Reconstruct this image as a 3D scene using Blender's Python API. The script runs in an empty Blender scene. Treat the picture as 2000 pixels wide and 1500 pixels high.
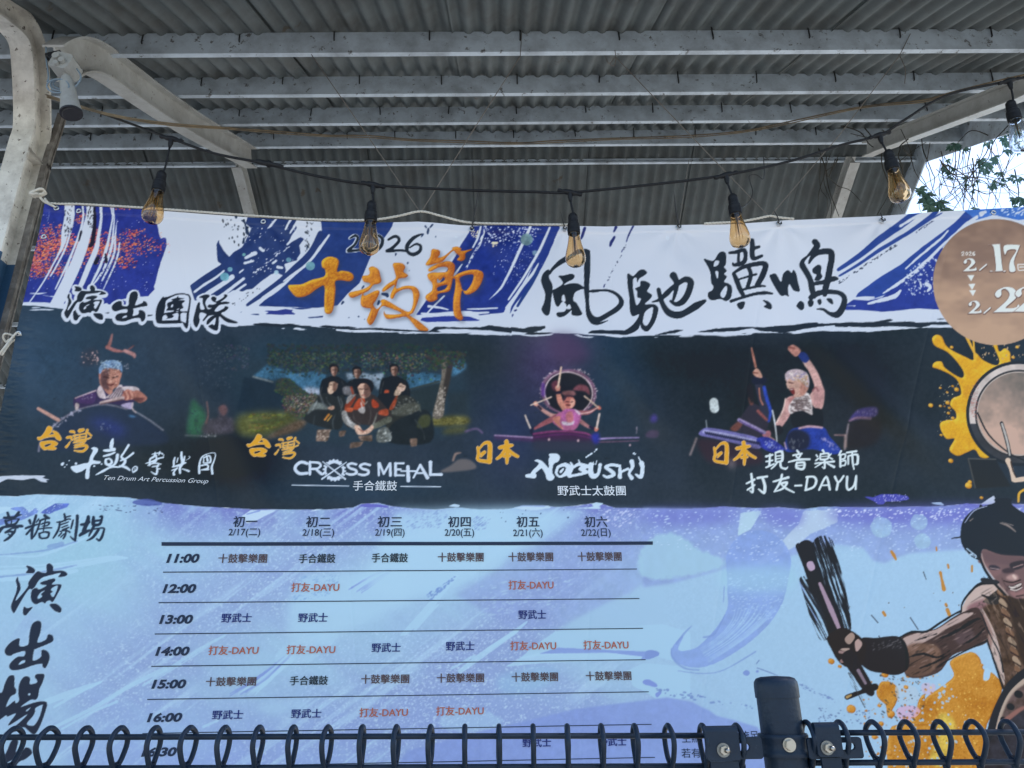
import bpy, bmesh, math, random
import numpy as np
from mathutils import Vector, Matrix
SCN = bpy.context.scene; COL = SCN.collection
R = math.radians
# ------------------------------------------------------------------ camera
EYE = Vector((0.0, 0.0, 1.6)); FPX = 1450.0; PITCH, YAW, ROLL = R(21.2), R(0.87), R(1.0)
_d = Vector((math.sin(YAW)*math.cos(PITCH), math.cos(YAW)*math.cos(PITCH), math.sin(PITCH)))
_r0 = Vector((math.cos(YAW), -math.sin(YAW), 0)); _u0 = _r0.cross(_d)
CR = (_r0*math.cos(ROLL)-_u0*math.sin(ROLL)); CU = (_u0*math.cos(ROLL)+_r0*math.sin(ROLL)); CD = _d
cam = bpy.data.cameras.new('camera'); cam.sensor_width = 36; cam.lens = 36*FPX/2000; cam.clip_end = 2000; cam.clip_start = .02
co = bpy.data.objects.new('camera', cam); COL.objects.link(co)
M = Matrix((CR, CU, -CD)).transposed().to_4x4(); M.translation = EYE; co.matrix_world = M; SCN.camera = co
# ------------------------------------------------------------------ sky, sun, exposure
SUN_EL, SUN_AZ = R(54), R(66)                 # azimuth measured from +y (ahead of the camera) towards +x
w = bpy.data.worlds.new('World'); SCN.world = w; w.use_nodes = True
nt = w.node_tree; bg = nt.nodes['Background']; sky = nt.nodes.new('ShaderNodeTexSky'); sky.sky_type = 'NISHITA'; sky.sun_disc = False
sky.sun_elevation = SUN_EL; sky.sun_rotation = SUN_AZ; sky.air_density = 1.0; sky.dust_density = .7; sky.ozone_density = 1.0
nt.links.new(sky.outputs[0], bg.inputs[0]); bg.inputs[1].default_value = .13
sl = bpy.data.lights.new('sun', 'SUN'); sl.energy = 3.2; sl.angle = R(.5); sl.color = (1, .95, .88)
so = bpy.data.objects.new('sun', sl); COL.objects.link(so); so.location = (8, 6, 12)
so.rotation_euler = Vector((-math.sin(SUN_AZ)*math.cos(SUN_EL), -math.cos(SUN_AZ)*math.cos(SUN_EL), -math.sin(SUN_EL))).to_track_quat('-Z', 'Y').to_euler()
SCN.view_settings.view_transform = 'Standard'; SCN.view_settings.look = 'None'; SCN.view_settings.gamma = 1; SCN.view_settings.use_curve_mapping = False
SCN.view_settings.exposure = 1.47
SCN.cycles.max_bounces = 10; SCN.cycles.diffuse_bounces = 5; SCN.cycles.transmission_bounces = 8; SCN.cycles.transparent_max_bounces = 8
SCN.cycles.caustics_reflective = False; SCN.cycles.caustics_refractive = False; SCN.cycles.use_denoising = True
K_LIGHT = (.70, .79, .91)                     # how strongly the shaded front of the banner is lit, to turn read-off print colours into ink colours
# ------------------------------------------------------------------ rays: from a photograph pixel to a place in the scene
def ray(px, py): return (CD+CR*((px-1000)/FPX)-CU*((py-750)/FPX))
def on_y(px, py, y): d = ray(px, py); return EYE+d*(y/d.y)
def on_x(px, py, x): d = ray(px, py); return EYE+d*(x/d.x)
def s2l(c):
    c = np.asarray(c, np.float64)/255; return np.where(c <= .04045, c/12.92, ((c+.055)/1.055)**2.4)
# ------------------------------------------------------------------ materials
MATS = {}
def mat(name, col, rough=.6, spec=.4, metal=0.0, dirt=None, dscale=8.0, damt=.5, bump=0.0, bscale=40.0, spots=None):
    if name in MATS: return MATS[name]
    m = bpy.data.materials.new(name); m.use_nodes = True; n = m.node_tree.nodes; l = m.node_tree.links; b = n['Principled BSDF']
    b.inputs['Roughness'].default_value = rough; b.inputs['Specular IOR Level'].default_value = spec; b.inputs['Metallic'].default_value = metal
    tc = n.new('ShaderNodeTexCoord'); cur = None
    rgb = n.new('ShaderNodeRGB'); rgb.outputs[0].default_value = (*col, 1); cur = rgb.outputs[0]
    def mixin(cur, fac, c2):
        mx = n.new('ShaderNodeMix'); mx.data_type = 'RGBA'; l.new(fac, mx.inputs[0]); l.new(cur, mx.inputs[6]); mx.inputs[7].default_value = (*c2, 1); return mx.outputs[2]
    def noise(scale, lo, hi, detail=6, rgh=.65):
        nz = n.new('ShaderNodeTexNoise'); nz.inputs['Scale'].default_value = scale; nz.inputs['Detail'].default_value = detail; nz.inputs['Roughness'].default_value = rgh
        l.new(tc.outputs['Object'], nz.inputs['Vector'])
        mr = n.new('ShaderNodeMapRange'); mr.inputs[1].default_value = lo; mr.inputs[2].default_value = hi; l.new(nz.outputs[0], mr.inputs[0]); return mr.outputs[0], nz
    if dirt is not None:
        f, nz = noise(dscale, .42, .75)
        mu = n.new('ShaderNodeMath'); mu.operation = 'MULTIPLY'; mu.inputs[1].default_value = damt; l.new(f, mu.inputs[0]); cur = mixin(cur, mu.outputs[0], dirt)
    if spots is not None:
        f, nz = noise(spots[0], spots[1], spots[1]+.06, 4, .7); cur = mixin(cur, f, spots[2])
    l.new(cur, b.inputs['Base Color'])
    if bump:
        nz = n.new('ShaderNodeTexNoise'); nz.inputs['Scale'].default_value = bscale; nz.inputs['Detail'].default_value = 5; l.new(tc.outputs['Object'], nz.inputs['Vector'])
        bp = n.new('ShaderNodeBump'); bp.inputs['Strength'].default_value = bump; bp.inputs['Distance'].default_value = .004; l.new(nz.outputs[0], bp.inputs['Height']); l.new(bp.outputs[0], b.inputs['Normal'])
    MATS[name] = m; return m
# ------------------------------------------------------------------ mesh helpers
class MB:
    def __init__(s): s.v = []; s.f = []
    def add(s, vs, fs):
        o = len(s.v); s.v += [tuple(v) for v in vs]; s.f += [tuple(i+o for i in f) for f in fs]; return s
    def box(s, lo, hi):
        x0, y0, z0 = lo; x1, y1, z1 = hi
        return s.add([(x0, y0, z0), (x1, y0, z0), (x1, y1, z0), (x0, y1, z0), (x0, y0, z1), (x1, y0, z1), (x1, y1, z1), (x0, y1, z1)],
                     [(0, 3, 2, 1), (4, 5, 6, 7), (0, 1, 5, 4), (1, 2, 6, 5), (2, 3, 7, 6), (3, 0, 4, 7)])
    def tube(s, pts, r, n=8, cap=True):
        p = [Vector(q) for q in pts]; k = len(p); rr = r if isinstance(r, (list, tuple)) else [r]*k
        t0 = (p[1]-p[0]).normalized(); nrm = t0.orthogonal().normalized(); vs = []
        for i in range(k):
            t = (p[min(i+1, k-1)]-p[max(i-1, 0)]).normalized()
            nrm = (nrm-t*nrm.dot(t)); nrm = nrm.normalized() if nrm.length > 1e-6 else t.orthogonal().normalized(); b = t.cross(nrm)
            vs += [p[i]+(nrm*math.cos(2*math.pi*j/n)+b*math.sin(2*math.pi*j/n))*rr[i] for j in range(n)]
        fs = [(i*n+j, i*n+(j+1) % n, (i+1)*n+(j+1) % n, (i+1)*n+j) for i in range(k-1) for j in range(n)]
        if cap: fs += [tuple(range(n-1, -1, -1)), tuple((k-1)*n+j for j in range(n))]
        return s.add(vs, fs)
    def lathe(s, prof, base, axis=(0, 0, 1), n=20):
        a = Vector(axis).normalized(); e1 = a.orthogonal().normalized(); e2 = a.cross(e1); b = Vector(base); vs = []
        for r, h in prof: vs += [b+a*h+(e1*math.cos(2*math.pi*j/n)+e2*math.sin(2*math.pi*j/n))*r for j in range(n)]
        k = len(prof); return s.add(vs, [(i*n+j, i*n+(j+1) % n, (i+1)*n+(j+1) % n, (i+1)*n+j) for i in range(k-1) for j in range(n)])
    def extrude(s, prof, frames, closed=True):
        "prof: 2-D outline; frames: (origin, axis a, axis b) per station"
        k = len(prof); vs = []
        for o, a, b in frames: vs += [Vector(o)+Vector(a)*p[0]+Vector(b)*p[1] for p in prof]
        m = len(frames); fs = [(i*k+j, i*k+(j+1) % k, (i+1)*k+(j+1) % k, (i+1)*k+j) for i in range(m-1) for j in range(k)]
        return s.add(vs, fs)
    def build(s, name, m, parent=None, smooth=False, loc=None):
        me = bpy.data.meshes.new(name); o = Vector(loc) if loc is not None else Vector((0, 0, 0))
        me.from_pydata([tuple(Vector(v)-o) for v in s.v], [], s.f); me.materials.append(m)
        bm = bmesh.new(); bm.from_mesh(me); bmesh.ops.recalc_face_normals(bm, faces=bm.faces); bm.to_mesh(me); bm.free()
        if smooth:
            me.polygons.foreach_set('use_smooth', [True]*len(me.polygons))
            if smooth != 'all': me.set_sharp_from_angle(angle=R(40))
        ob = bpy.data.objects.new(name, me); COL.objects.link(ob)
        if parent is not None:
            ob.parent = parent; ob.location = o-parent.matrix_world.translation if parent.parent is None else o
        else: ob.location = o
        return ob
def tag(o, label=None, cat=None, group=None, kind=None):
    if label: o['label'] = label
    if cat: o['category'] = cat
    if group: o['group'] = group
    if kind: o['kind'] = kind
    return o
def thing(name, label, cat, loc=(0, 0, 0), group=None):
    o = bpy.data.objects.new(name, None); o.empty_display_size = .05; COL.objects.link(o); o.location = loc; o.matrix_world = Matrix.Translation(loc)
    return tag(o, label, cat, group)
def spline(p, n=6):
    p = [Vector(q) for q in p]; o = []
    for i in range(len(p)-1):
        a, b, c, d = p[max(i-1, 0)], p[i], p[i+1], p[min(i+2, len(p)-1)]
        for j in range(n):
            t = j/n; o.append(.5*((2*b)+(c-a)*t+(2*a-5*b+4*c-d)*t*t+(3*b-a-3*c+d)*t**3))
    return o+[p[-1]]
# ------------------------------------------------------------------ the printed artwork
# Colours of the print are worked out on a fine grid that later becomes the vinyl sheet's own vertices.
AX0, AY0, AW, AH = -170, 376, 2350, 1260
_T = np.random.RandomState(7).rand(256, 256).astype(np.float32)
def vnoise(x, y, s=1.0, o=0):
    x = np.asarray(x, np.float32)/s + 17.3*o; y = np.asarray(y, np.float32)/s + 9.1*o
    xi = np.floor(x).astype(np.int32); yi = np.floor(y).astype(np.int32)
    fx = x-xi; fy = y-yi; fx = fx*fx*(3-2*fx); fy = fy*fy*(3-2*fy)
    a = _T[yi & 255, xi & 255]; b = _T[yi & 255, (xi+1) & 255]; c = _T[(yi+1) & 255, xi & 255]; d = _T[(yi+1) & 255, (xi+1) & 255]
    return (a*(1-fx)+b*fx)*(1-fy)+(c*(1-fx)+d*fx)*fy
def fbm(x, y, s, o=0):
    return .5*vnoise(x, y, s, o)+.28*vnoise(x, y, s/2.1, o+3)+.22*vnoise(x, y, s/4.3, o+5)
ZN = dict(P=(0,0,1), A=(0,380,4), B=(400,400,5.357), C=(660,420,5.77), D=(1000,420,5.5556), E=(1320,400,5.174), F=(1640,380,5),
          G=(0,630,4.054), H=(440,650,4), I=(900,650,4.286), J=(1320,640,4.054), K=(1760,620,3.75), L=(0,960,2.778), M=(280,980,3.846),
          N=(780,980,3.846), Q=(1260,960,4), R=(1520,960,2.777), S=(1280,1290,4.545), O=(280,1230,3.846), Z=(780,1230,3.7037), a1=(115,550,11.111), a2=(295,560,11.111),
          a3=(0,990,9.0909), a4=(0,1090,6.5217), a5=(0,1300,7.5), a6=(60,820,10), a6b=(471.6,836.8,10.5), a7=(250,870,10), a8=(480,840,5),
          a9=(920,855,5.714), b1=(1380,855,6.4516), b1b=(1380.6,855.2,5.5), b2=(1860,960,6.25))
def zp(z, pts):
    x0, y0, s = ZN[z]
    p = np.array([q[:2] for q in pts], np.float64)
    return np.stack([x0+p[:, 0]/s-AX0, y0+p[:, 1]/s-AY0], 1)
def smooth_closed(p, n=4):
    q = []
    k = len(p)
    for i in range(k):
        a, b, c, d = p[i-1], p[i], p[(i+1) % k], p[(i+2) % k]
        for j in range(n):
            t = j/n
            q.append(.5*((2*b)+(c-a)*t+(2*a-5*b+4*c-d)*t*t+(3*b-a-3*c+d)*t**3))
    return np.array(q)
class Canvas:
    def __init__(s):
        s.c = np.zeros((AH, AW, 3), np.float32)
        yy, xx = np.mgrid[0:AH, 0:AW].astype(np.float32)
        s.X = xx+AX0; s.Y = yy+AY0
    def box(s, p, pad=3):
        x0 = max(0, int(np.floor(p[:, 0].min()-pad))); x1 = min(AW, int(np.ceil(p[:, 0].max()+pad)))
        y0 = max(0, int(np.floor(p[:, 1].min()-pad))); y1 = min(AH, int(np.ceil(p[:, 1].max()+pad)))
        return x0, y0, max(x1, x0+1), max(y1, y0+1)
    def pmask(s, rings, smooth=True, pad=3):
        rs = [smooth_closed(r) if smooth else r for r in rings]
        x0, y0, x1, y1 = s.box(np.concatenate(rs), pad)
        w = x1-x0; m = np.zeros((y1-y0, w), np.float32); xs = np.arange(w, dtype=np.float32)+1; SS = 4
        E = [np.concatenate([r, np.roll(r, -1, 0)], 1) for r in rs]; E = np.concatenate(E)
        for j in range((y1-y0)*SS):
            y = y0+(j+.5)/SS-.5
            e = E[((E[:, 1] <= y) & (E[:, 3] > y)) | ((E[:, 3] <= y) & (E[:, 1] > y))]
            if len(e) == 0: continue
            cx = np.sort(e[:, 0]+(y-e[:, 1])*(e[:, 2]-e[:, 0])/(e[:, 3]-e[:, 1]))-x0+.5
            for a, b in zip(cx[0::2], cx[1::2]):
                m[j//SS] += np.clip(xs-a, 0, 1)-np.clip(xs-b, 0, 1)
        return (x0, y0, x1, y1), m/SS
    def put(s, bx, m, col, a=1.0):
        x0, y0, x1, y1 = bx
        if x1 <= x0 or y1 <= y0: return
        v = s.c[y0:y1, x0:x1]; m = np.clip(m[:v.shape[0], :v.shape[1]], 0, 1)[..., None]*a
        v += (np.asarray(col, np.float32)-v)*m
    def poly(s, z, pts, col, holes=(), smooth=True, a=1.0, rough=0, blur=0, tex=0):
        bx, m = s.pmask([zp(z, pts)]+[zp(z, h) for h in holes], smooth, 3+blur*3)
        s.fin(bx, m, col, a, rough, blur, tex)
    def fin(s, bx, m, col, a=1.0, rough=0, blur=0, tex=0):
        x0, y0, x1, y1 = bx
        if blur: m = gblur(m, blur)
        if rough:
            b = gblur(m, 1.2); n = fbm(s.X[y0:y1, x0:x1], s.Y[y0:y1, x0:x1], 9, 2)
            m = np.clip((b-.5+(n-.5)*rough)*3+.5, 0, 1)
        if tex:
            n = fbm(s.X[y0:y1, x0:x1], s.Y[y0:y1, x0:x1], 12, 4)[..., None]
            col = np.clip(np.asarray(col, np.float32)*(1+(n-.5)*tex), 0, 255)
        s.put(bx, m, col, a)
    def smask(s, z, pts, pad=2, r=1.0):
        sc = ZN[z][2]; p = zp(z, pts); rr = np.array([(q[2] if len(q) > 2 else r)/sc for q in pts])*(1.2 if z in ('a3', 'a6', 'a7', 'a8', 'a9', 'b1') else 1)
        x0 = max(0, int(p[:, 0].min()-rr.max()-pad)); x1 = min(AW, int(p[:, 0].max()+rr.max()+pad+1))
        y0 = max(0, int(p[:, 1].min()-rr.max()-pad)); y1 = min(AH, int(p[:, 1].max()+rr.max()+pad+1))
        x1 = max(x1, x0+1); y1 = max(y1, y0+1)
        yy, xx = np.mgrid[y0:y1, x0:x1].astype(np.float32)
        m = np.zeros(xx.shape, np.float32)
        if len(p) > 2:                                   # round the corners
            q = []; q_r = []
            for i in range(len(p)-1):
                a, b, c, d = p[max(i-1, 0)], p[i], p[i+1], p[min(i+2, len(p)-1)]
                for j in range(4):
                    t = j/4
                    q.append(.5*((2*b)+(c-a)*t+(2*a-5*b+4*c-d)*t*t+(3*b-a-3*c+d)*t**3)); q_r.append(rr[i]*(1-t)+rr[i+1]*t)
            q.append(p[-1]); q_r.append(rr[-1]); p = np.array(q); rr = np.array(q_r)
        for i in range(len(p)-1):
            d = p[i+1]-p[i]; L = max((d*d).sum(), 1e-6)
            t = np.clip(((xx-p[i, 0])*d[0]+(yy-p[i, 1])*d[1])/L, 0, 1)
            dist = np.hypot(xx-p[i, 0]-t*d[0], yy-p[i, 1]-t*d[1])
            m = np.maximum(m, np.clip(rr[i]+(rr[i+1]-rr[i])*t-dist+.5, 0, 1))
        return (x0, y0, x1, y1), m
    def stroke(s, z, pts, col, r=1.0, a=1.0, rough=0, blur=0, dry=0, ang=None, tex=0):
        bx, m = s.smask(z, pts, 2+3*blur, r)
        if dry:
            x0, y0, x1, y1 = bx; c, n = math.cos(ang), math.sin(ang)
            X, Y = s.X[y0:y1, x0:x1], s.Y[y0:y1, x0:x1]
            q = vnoise((X*c+Y*n)/55, (-X*n+Y*c)/1.7, 1, 3)*.7+vnoise((X*c+Y*n)/14, (-X*n+Y*c)/1.3, 1, 5)*.3
            m = m*np.clip((q-dry)*6+.5, 0, 1)
        s.fin(bx, m, col, a, rough, blur, tex)
    def ink(s, z, polys, strokes, col, outline=None, ow=4.0, off=(0, 0), a=1.0, bevel=None, rough=0, drop=0):
        "one written character: outlines and brush strokes merged, then an optional rim and colour"
        ms = [s.pmask([zp(z, r) for r in pl], True, 12) for pl in polys]+[s.smask(z, st, 12) for st in strokes]
        x0 = min(b[0] for b, _ in ms); y0 = min(b[1] for b, _ in ms); x1 = max(b[2] for b, _ in ms); y1 = max(b[3] for b, _ in ms)
        m = np.zeros((y1-y0, x1-x0), np.float32)
        for b, k in ms:
            v = m[b[1]-y0:b[3]-y0, b[0]-x0:b[2]-x0]; np.maximum(v, k[:v.shape[0], :v.shape[1]], out=v)
        if rough:
            b = gblur(m, .8); n = fbm(s.X[y0:y1, x0:x1], s.Y[y0:y1, x0:x1], 6, 2); m = np.clip((b-.5+(n-.5)*rough)*3+.5, 0, 1)
        bx = (x0, y0, x1, y1)
        if drop: s.put(bx, np.roll(gblur(m, 3.5), (5, 4), (0, 1)), (60, 66, 80), drop)
        if outline is not None:
            d = dilate(m, ow); d = np.roll(d, (int(off[1]), int(off[0])), (0, 1)); s.put(bx, d, outline)
        if bevel is not None:
            X, Y = s.X[y0:y1, x0:x1], s.Y[y0:y1, x0:x1]
            b = gblur(m, 2.2); gx = b-np.roll(b, (2, 2), (0, 1))
            n = vnoise(X, Y, 2.2, 8)-.5; lo, hi = bevel
            t = np.clip(.45+gx*1.6+n*.5+(fbm(X, Y, 40, 6)-.5)*1.0, 0, 1)[..., None]
            c = np.asarray(lo, np.float32)*(1-t)+np.asarray(hi, np.float32)*t
            e = np.clip(1-gblur(m, 1.6), 0, 1)[..., None]*.55
            s.put(bx, m, c*(1-e)+np.array((110, 58, 34), np.float32)*e, a)
        else: s.put(bx, m, col, a)
        return bx, m
    def dots(s, z, n, region, col, r=(.6, 1.6), seed=1, a=1.0, el=1.0, ang=0.0, keep=None):
        rs = np.random.RandomState(seed); rg = zp(z, region)
        x0, y0, x1, y1 = rg[:, 0].min(), rg[:, 1].min(), rg[:, 0].max(), rg[:, 1].max()
        done = 0; tries = 0
        while done < n and tries < n*8:
            tries += 1
            x, y = rs.uniform(x0, x1), rs.uniform(y0, y1)
            if len(rg) > 2 and not inside(rg, x, y): continue
            if keep is not None and rs.rand() > keep(x+AX0, y+AY0): continue
            done += 1
            q = rs.uniform(*r)*rs.uniform(.6, 1); e = 1+(el-1)*rs.rand()
            R = int(q*e+2); a0, b0 = max(int(x)-R, 0), max(int(y)-R, 0); a1, b1 = min(int(x)+R+1, AW), min(int(y)+R+1, AH)
            if a1 <= a0 or b1 <= b0: continue
            yy, xx = np.mgrid[b0:b1, a0:a1].astype(np.float32); c, w = math.cos(ang), math.sin(ang)
            u = ((xx-x)*c+(yy-y)*w)/e; v = -(xx-x)*w+(yy-y)*c
            cc = col if not callable(col) else col(rs)
            s.put((a0, b0, a1, b1), np.clip(q-np.hypot(u, v)+.5, 0, 1), cc, a)
def inside(p, x, y):
    c = False; j = len(p)-1
    for i in range(len(p)):
        if (p[i, 1] > y) != (p[j, 1] > y) and x < (p[j, 0]-p[i, 0])*(y-p[i, 1])/(p[j, 1]-p[i, 1])+p[i, 0]: c = not c
        j = i
    return c
def gblur(m, s):
    r = int(max(1, round(3*s))); k = np.exp(-.5*(np.arange(-r, r+1)/s)**2); k = (k/k.sum()).astype(np.float32)
    p = np.pad(m, ((r, r), (0, 0)), mode='edge'); o = sum(k[i]*p[i:i+m.shape[0]] for i in range(2*r+1))
    p = np.pad(o, ((0, 0), (r, r)), mode='edge'); return sum(k[i]*p[:, i:i+m.shape[1]] for i in range(2*r+1))
def dilate(m, r):
    o = m.copy(); R = int(math.ceil(r)); p = np.pad(m, R); h, w = m.shape
    for dy in range(-R, R+1):
        for dx in range(-R, R+1):
            if dx*dx+dy*dy <= r*r+.3: np.maximum(o, p[R+dy:R+dy+h, R+dx:R+dx+w], out=o)
    return o
WH = (190, 200, 217); NAVY = (45, 62, 108); ROYAL = (46, 58, 134); INK = (42, 51, 63); DARK = (46, 60, 77); GOLD = (212, 152, 52)
def art_top(c):
    X, Y = c.X, c.Y
    # white ground, slightly different along the width
    n = fbm(X, Y, 260, 1)[..., None]
    c.c[:] = np.array(WH, np.float32)+(n-.5)*np.array((14, 12, 8), np.float32)
    P = lambda *a, **k: c.poly(*a, **k)
    S = lambda *a, **k: c.stroke(*a, **k)
    # left block: royal blue night sky with orange reflections
    P('A', [(-100, -40), (1235, 90), (1232, 240), (1250, 330), (1262, 352), (1280, 338), (1300, 345), (1305, 400), (1262, 520), (1240, 590), (1215, 700), (1165, 800), (1060, 800), (800, 860), (430, 850), (160, 870), (-100, 870)], ROYAL, smooth=False, rough=.35, tex=.28)
    P('A', [(1165, 745), (1205, 720), (1212, 745), (1160, 800)], ROYAL, smooth=False)
    P('A', [(820, 830), (960, 830), (1050, 850), (980, 870), (850, 862)], ROYAL, smooth=False)
    P('A', [(1000, 740), (1050, 735), (1280, 560), (1262, 600)], WH, smooth=False, a=.0)
    for (x, y, w, h, t) in ((400, 330, 120, 70, -.5), (420, 400, 150, 60, -.3), (330, 470, 110, 70, .2), (420, 590, 180, 45, .1), (850, 400, 320, 70, -.05), (720, 430, 110, 80, 0), (980, 530, 70, 45, 0), (620, 185, 50, 40, -.5), (960, 110, 60, 14, 0), (1040, 300, 70, 26, .2), (740, 330, 60, 50, 0), (280, 540, 70, 90, .3)):
        k = .0
        def kp(px, py, x=x, y=y, w=w, h=h):
            return math.exp(-(((px-0)*4-x)/w)**2-(((py-380)*4-y)/h)**2)
        c.dots('A', int(w*h/38), [(x-w*1.5, y-h*1.5), (x+w*1.5, y+h*1.5)], lambda r: (205+r.rand()*40, 88+r.rand()*60, 70+r.rand()*40), (.7, 1.5), int(x+y), .92, 2.2, -.2, kp)
        c.dots('A', int(w*h/90), [(x-w*1.4, y-h*1.4), (x+w*1.4, y+h*1.4)], (88, 34, 62), (.6, 1.3), int(x*2+y), .8, 2.0, 0, kp)
    c.dots('A', 150, [(180, 150), (1200, 760)], (200, 205, 235), (.4, .9), 11)
    c.dots('A', 120, [(230, 200), (600, 620)], (245, 190, 170), (.4, .9), 12)
    # white sweeping brush lines across it
    for pts in ([(545, 60, 34), (540, 180, 36), (510, 300, 30), (490, 400, 14), (450, 480, 8), (350, 660, 6), (230, 840, 5)],
                [(580, 60, 8), (575, 200, 7), (520, 400, 8), (440, 560, 7), (390, 640, 5)],
                [(650, 70, 8), (655, 160, 8), (640, 260, 9), (590, 400, 9), (520, 560, 8), (430, 740, 5)],
                [(705, 70, 34), (715, 140, 32), (690, 260, 40), (650, 400, 42), (590, 560, 44), (520, 700, 46), (440, 860, 50)],
                [(560, 470, 10), (530, 560, 8), (490, 690, 4)],
                [(795, 80, 12), (795, 200, 11), (775, 330, 13), (760, 420, 20), (700, 560, 22), (640, 700, 20), (600, 760, 14)],
                [(870, 90, 5), (885, 180, 6), (865, 300, 8), (840, 420, 12), (790, 560, 11), (740, 660, 10), (700, 740, 8)],
                [(890, 90, 5), (897, 200, 6), (890, 300, 7), (875, 420, 12), (810, 600, 9), (720, 720, 6)],
                [(920, 190, 3), (905, 340, 7), (900, 450, 10), (860, 560, 9), (800, 680, 5)],
                [(940, 380, 5), (925, 470, 8), (890, 580, 6), (810, 745, 4)],
                [(930, 470, 7), (880, 600, 5), (830, 690, 3)],
                [(390, 80, 2), (380, 180, 3), (360, 230, 2)], [(455, 70, 4), (440, 120, 4)],
                [(230, 770, 4), (300, 772, 6), (370, 765, 3)], [(160, 850, 8), (300, 850, 10), (480, 862, 9), (640, 872, 4)], [(330, 785, 3), (440, 800, 5)]):
        S('A', pts, WH, rough=.25)
    c.dots('A', 40, [(505, 90), (570, 90), (560, 330), (505, 330)], (30, 30, 44), (.7, 1.6), 21, .9, 2, 1.5)
    c.dots('A', 40, [(680, 90), (745, 90), (735, 260), (690, 260)], (30, 30, 44), (.7, 1.8), 22, .9, 2, 1.5)
    c.dots('A', 70, [(830, 440), (950, 440), (850, 700), (760, 700)], (34, 42, 96), (.6, 1.3), 23, .9, 2, 1.2)
    for pts in ([(745, 110, 10), (745, 230, 14), (728, 380, 18), (705, 410, 10)], [(640, 290, 8), (620, 370, 5)], [(770, 500, 14), (750, 540, 16)], [(830, 470, 8), (835, 530, 12)]):
        S('A', pts, (38, 40, 58), rough=.5)
    # centre-left block: navy paint with splashes
    P('B', [(462, 100), (1010, 120), (1040, 160), (900, 330), (860, 410), (1000, 335), (1040, 355), (985, 420), (1000, 500), (960, 560), (970, 575), (830, 620), (850, 680), (830, 735), (770, 740), (700, 720), (590, 800), (500, 880), (440, 890), (390, 915), (360, 900), (300, 900), (200, 960), (60, 1010), (-100, 1010), (-150, 850), (180, 625), (140, 600), (130, 540), (125, 420), (150, 355), (155, 405), (205, 490), (260, 550), (300, 500), (390, 445), (440, 350), (490, 250), (430, 200)], NAVY, smooth=False, rough=.3, tex=.18)
    P('B', [(1215, 140), (1640, 175), (1900, 110), (2000, 110), (1960, 240), (1740, 540), (1620, 820), (1500, 930), (1390, 1060), (1180, 1075), (560, 1060), (820, 820), (1000, 640), (1130, 520), (1210, 380), (1225, 260)], (44, 64, 120), smooth=False, rough=.2, tex=.2)
    # white gaps in the navy
    for pts in ([(1300, 320, 8), (1200, 450, 16), (1080, 600, 14), (930, 730, 15), (700, 930, 16), (430, 1060, 20)],
                [(1010, 200, 60), (1090, 260, 80), (1130, 340, 70), (1100, 430, 60)],
                [(750, 150, 10), (700, 210, 12), (660, 245, 6)], [(905, 155, 12), (870, 210, 12), (845, 260, 9)], [(985, 160, 14), (930, 240, 12), (890, 300, 8)], [(1010, 170, 10), (930, 330, 12), (860, 410, 10)],
                [(205, 695, 10), (120, 770, 12), (0, 850, 14), (-100, 920, 12)], [(290, 760, 26), (200, 830, 24), (60, 930, 26), (-40, 1000, 26)],
                [(410, 775, 14), (330, 840, 16), (180, 960, 18), (100, 1010, 20)], [(430, 835, 10), (300, 930, 16), (200, 1000, 20)],
                [(430, 560, 14), (530, 510, 22)], [(580, 455, 16), (610, 480, 14), (625, 465, 6)], [(420, 615, 14), (510, 590, 10)], [(365, 715, 8), (410, 680, 7)], [(710, 610, 12), (750, 585, 10)], [(760, 650, 16), (810, 660, 12)], [(720, 520, 5), (765, 490, 5)]):
        S('B', pts, WH, rough=.3)
    P('B', [(500, 890), (600, 800), (740, 700), (820, 740), (1000, 600), (900, 760), (640, 990), (450, 1060), (330, 1060), (400, 950)], WH, smooth=False, rough=.3)
    S('B', [(1210, 300, 30), (1120, 480, 34), (960, 650, 36), (800, 790, 30), (640, 910, 26), (445, 1052, 14)], (45, 62, 110), rough=.15)
    S('B', [(1300, 315, 10), (1180, 480, 12), (1060, 620, 12), (900, 740, 10), (820, 800, 8)], WH, rough=.2)
    P('B', [(820, 810), (700, 930), (550, 1060), (520, 1060), (600, 960), (780, 830)], WH, smooth=False)
    c.dots('B', 60, [(420, 160), (1000, 160), (900, 700), (420, 700)], (205, 212, 228), (.5, 1.6), 31)
    c.dots('B', 40, [(470, 740), (860, 420), (880, 440), (490, 770)], (205, 212, 228), (.6, 1.4), 33, 1, 3, -.7)
    c.dots('B', 26, [(160, 160), (460, 160), (440, 440), (300, 460)], INK, (.7, 2.2), 34, 1, 2, 1.4)
    c.dots('B', 22, [(1050, 190), (1140, 190), (1080, 480), (1040, 480)], INK, (.6, 1.6), 35, 1, 3, 1.1)
    c.dots('B', 16, [(520, 860), (600, 860), (330, 1060), (240, 1060)], INK, (.6, 1.5), 36)
    for pts in ([(390, 170, 8), (420, 190, 10), (425, 230, 6)], [(435, 230, 12), (445, 290, 18), (455, 310, 8)], [(410, 350, 8), (400, 400, 12)], [(1070, 430, 8), (1065, 470, 5)], [(330, 120, 14), (330, 140, 12)]):
        S('B', pts, (40, 56, 84), rough=.4)
    for (x, y, r, col) in ((210, 760, 44, (110, 170, 185)), (265, 680, 24, (110, 160, 175)), (410, 525, 16, (110, 165, 165)), (875, 575, 24, (110, 160, 180)), (1100, 635, 46, (105, 150, 160)), (745, 705, 22, (150, 180, 195))):
        S('B', [(x, y, r), (x+4, y, r)], col, a=.85, tex=.5)
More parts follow.
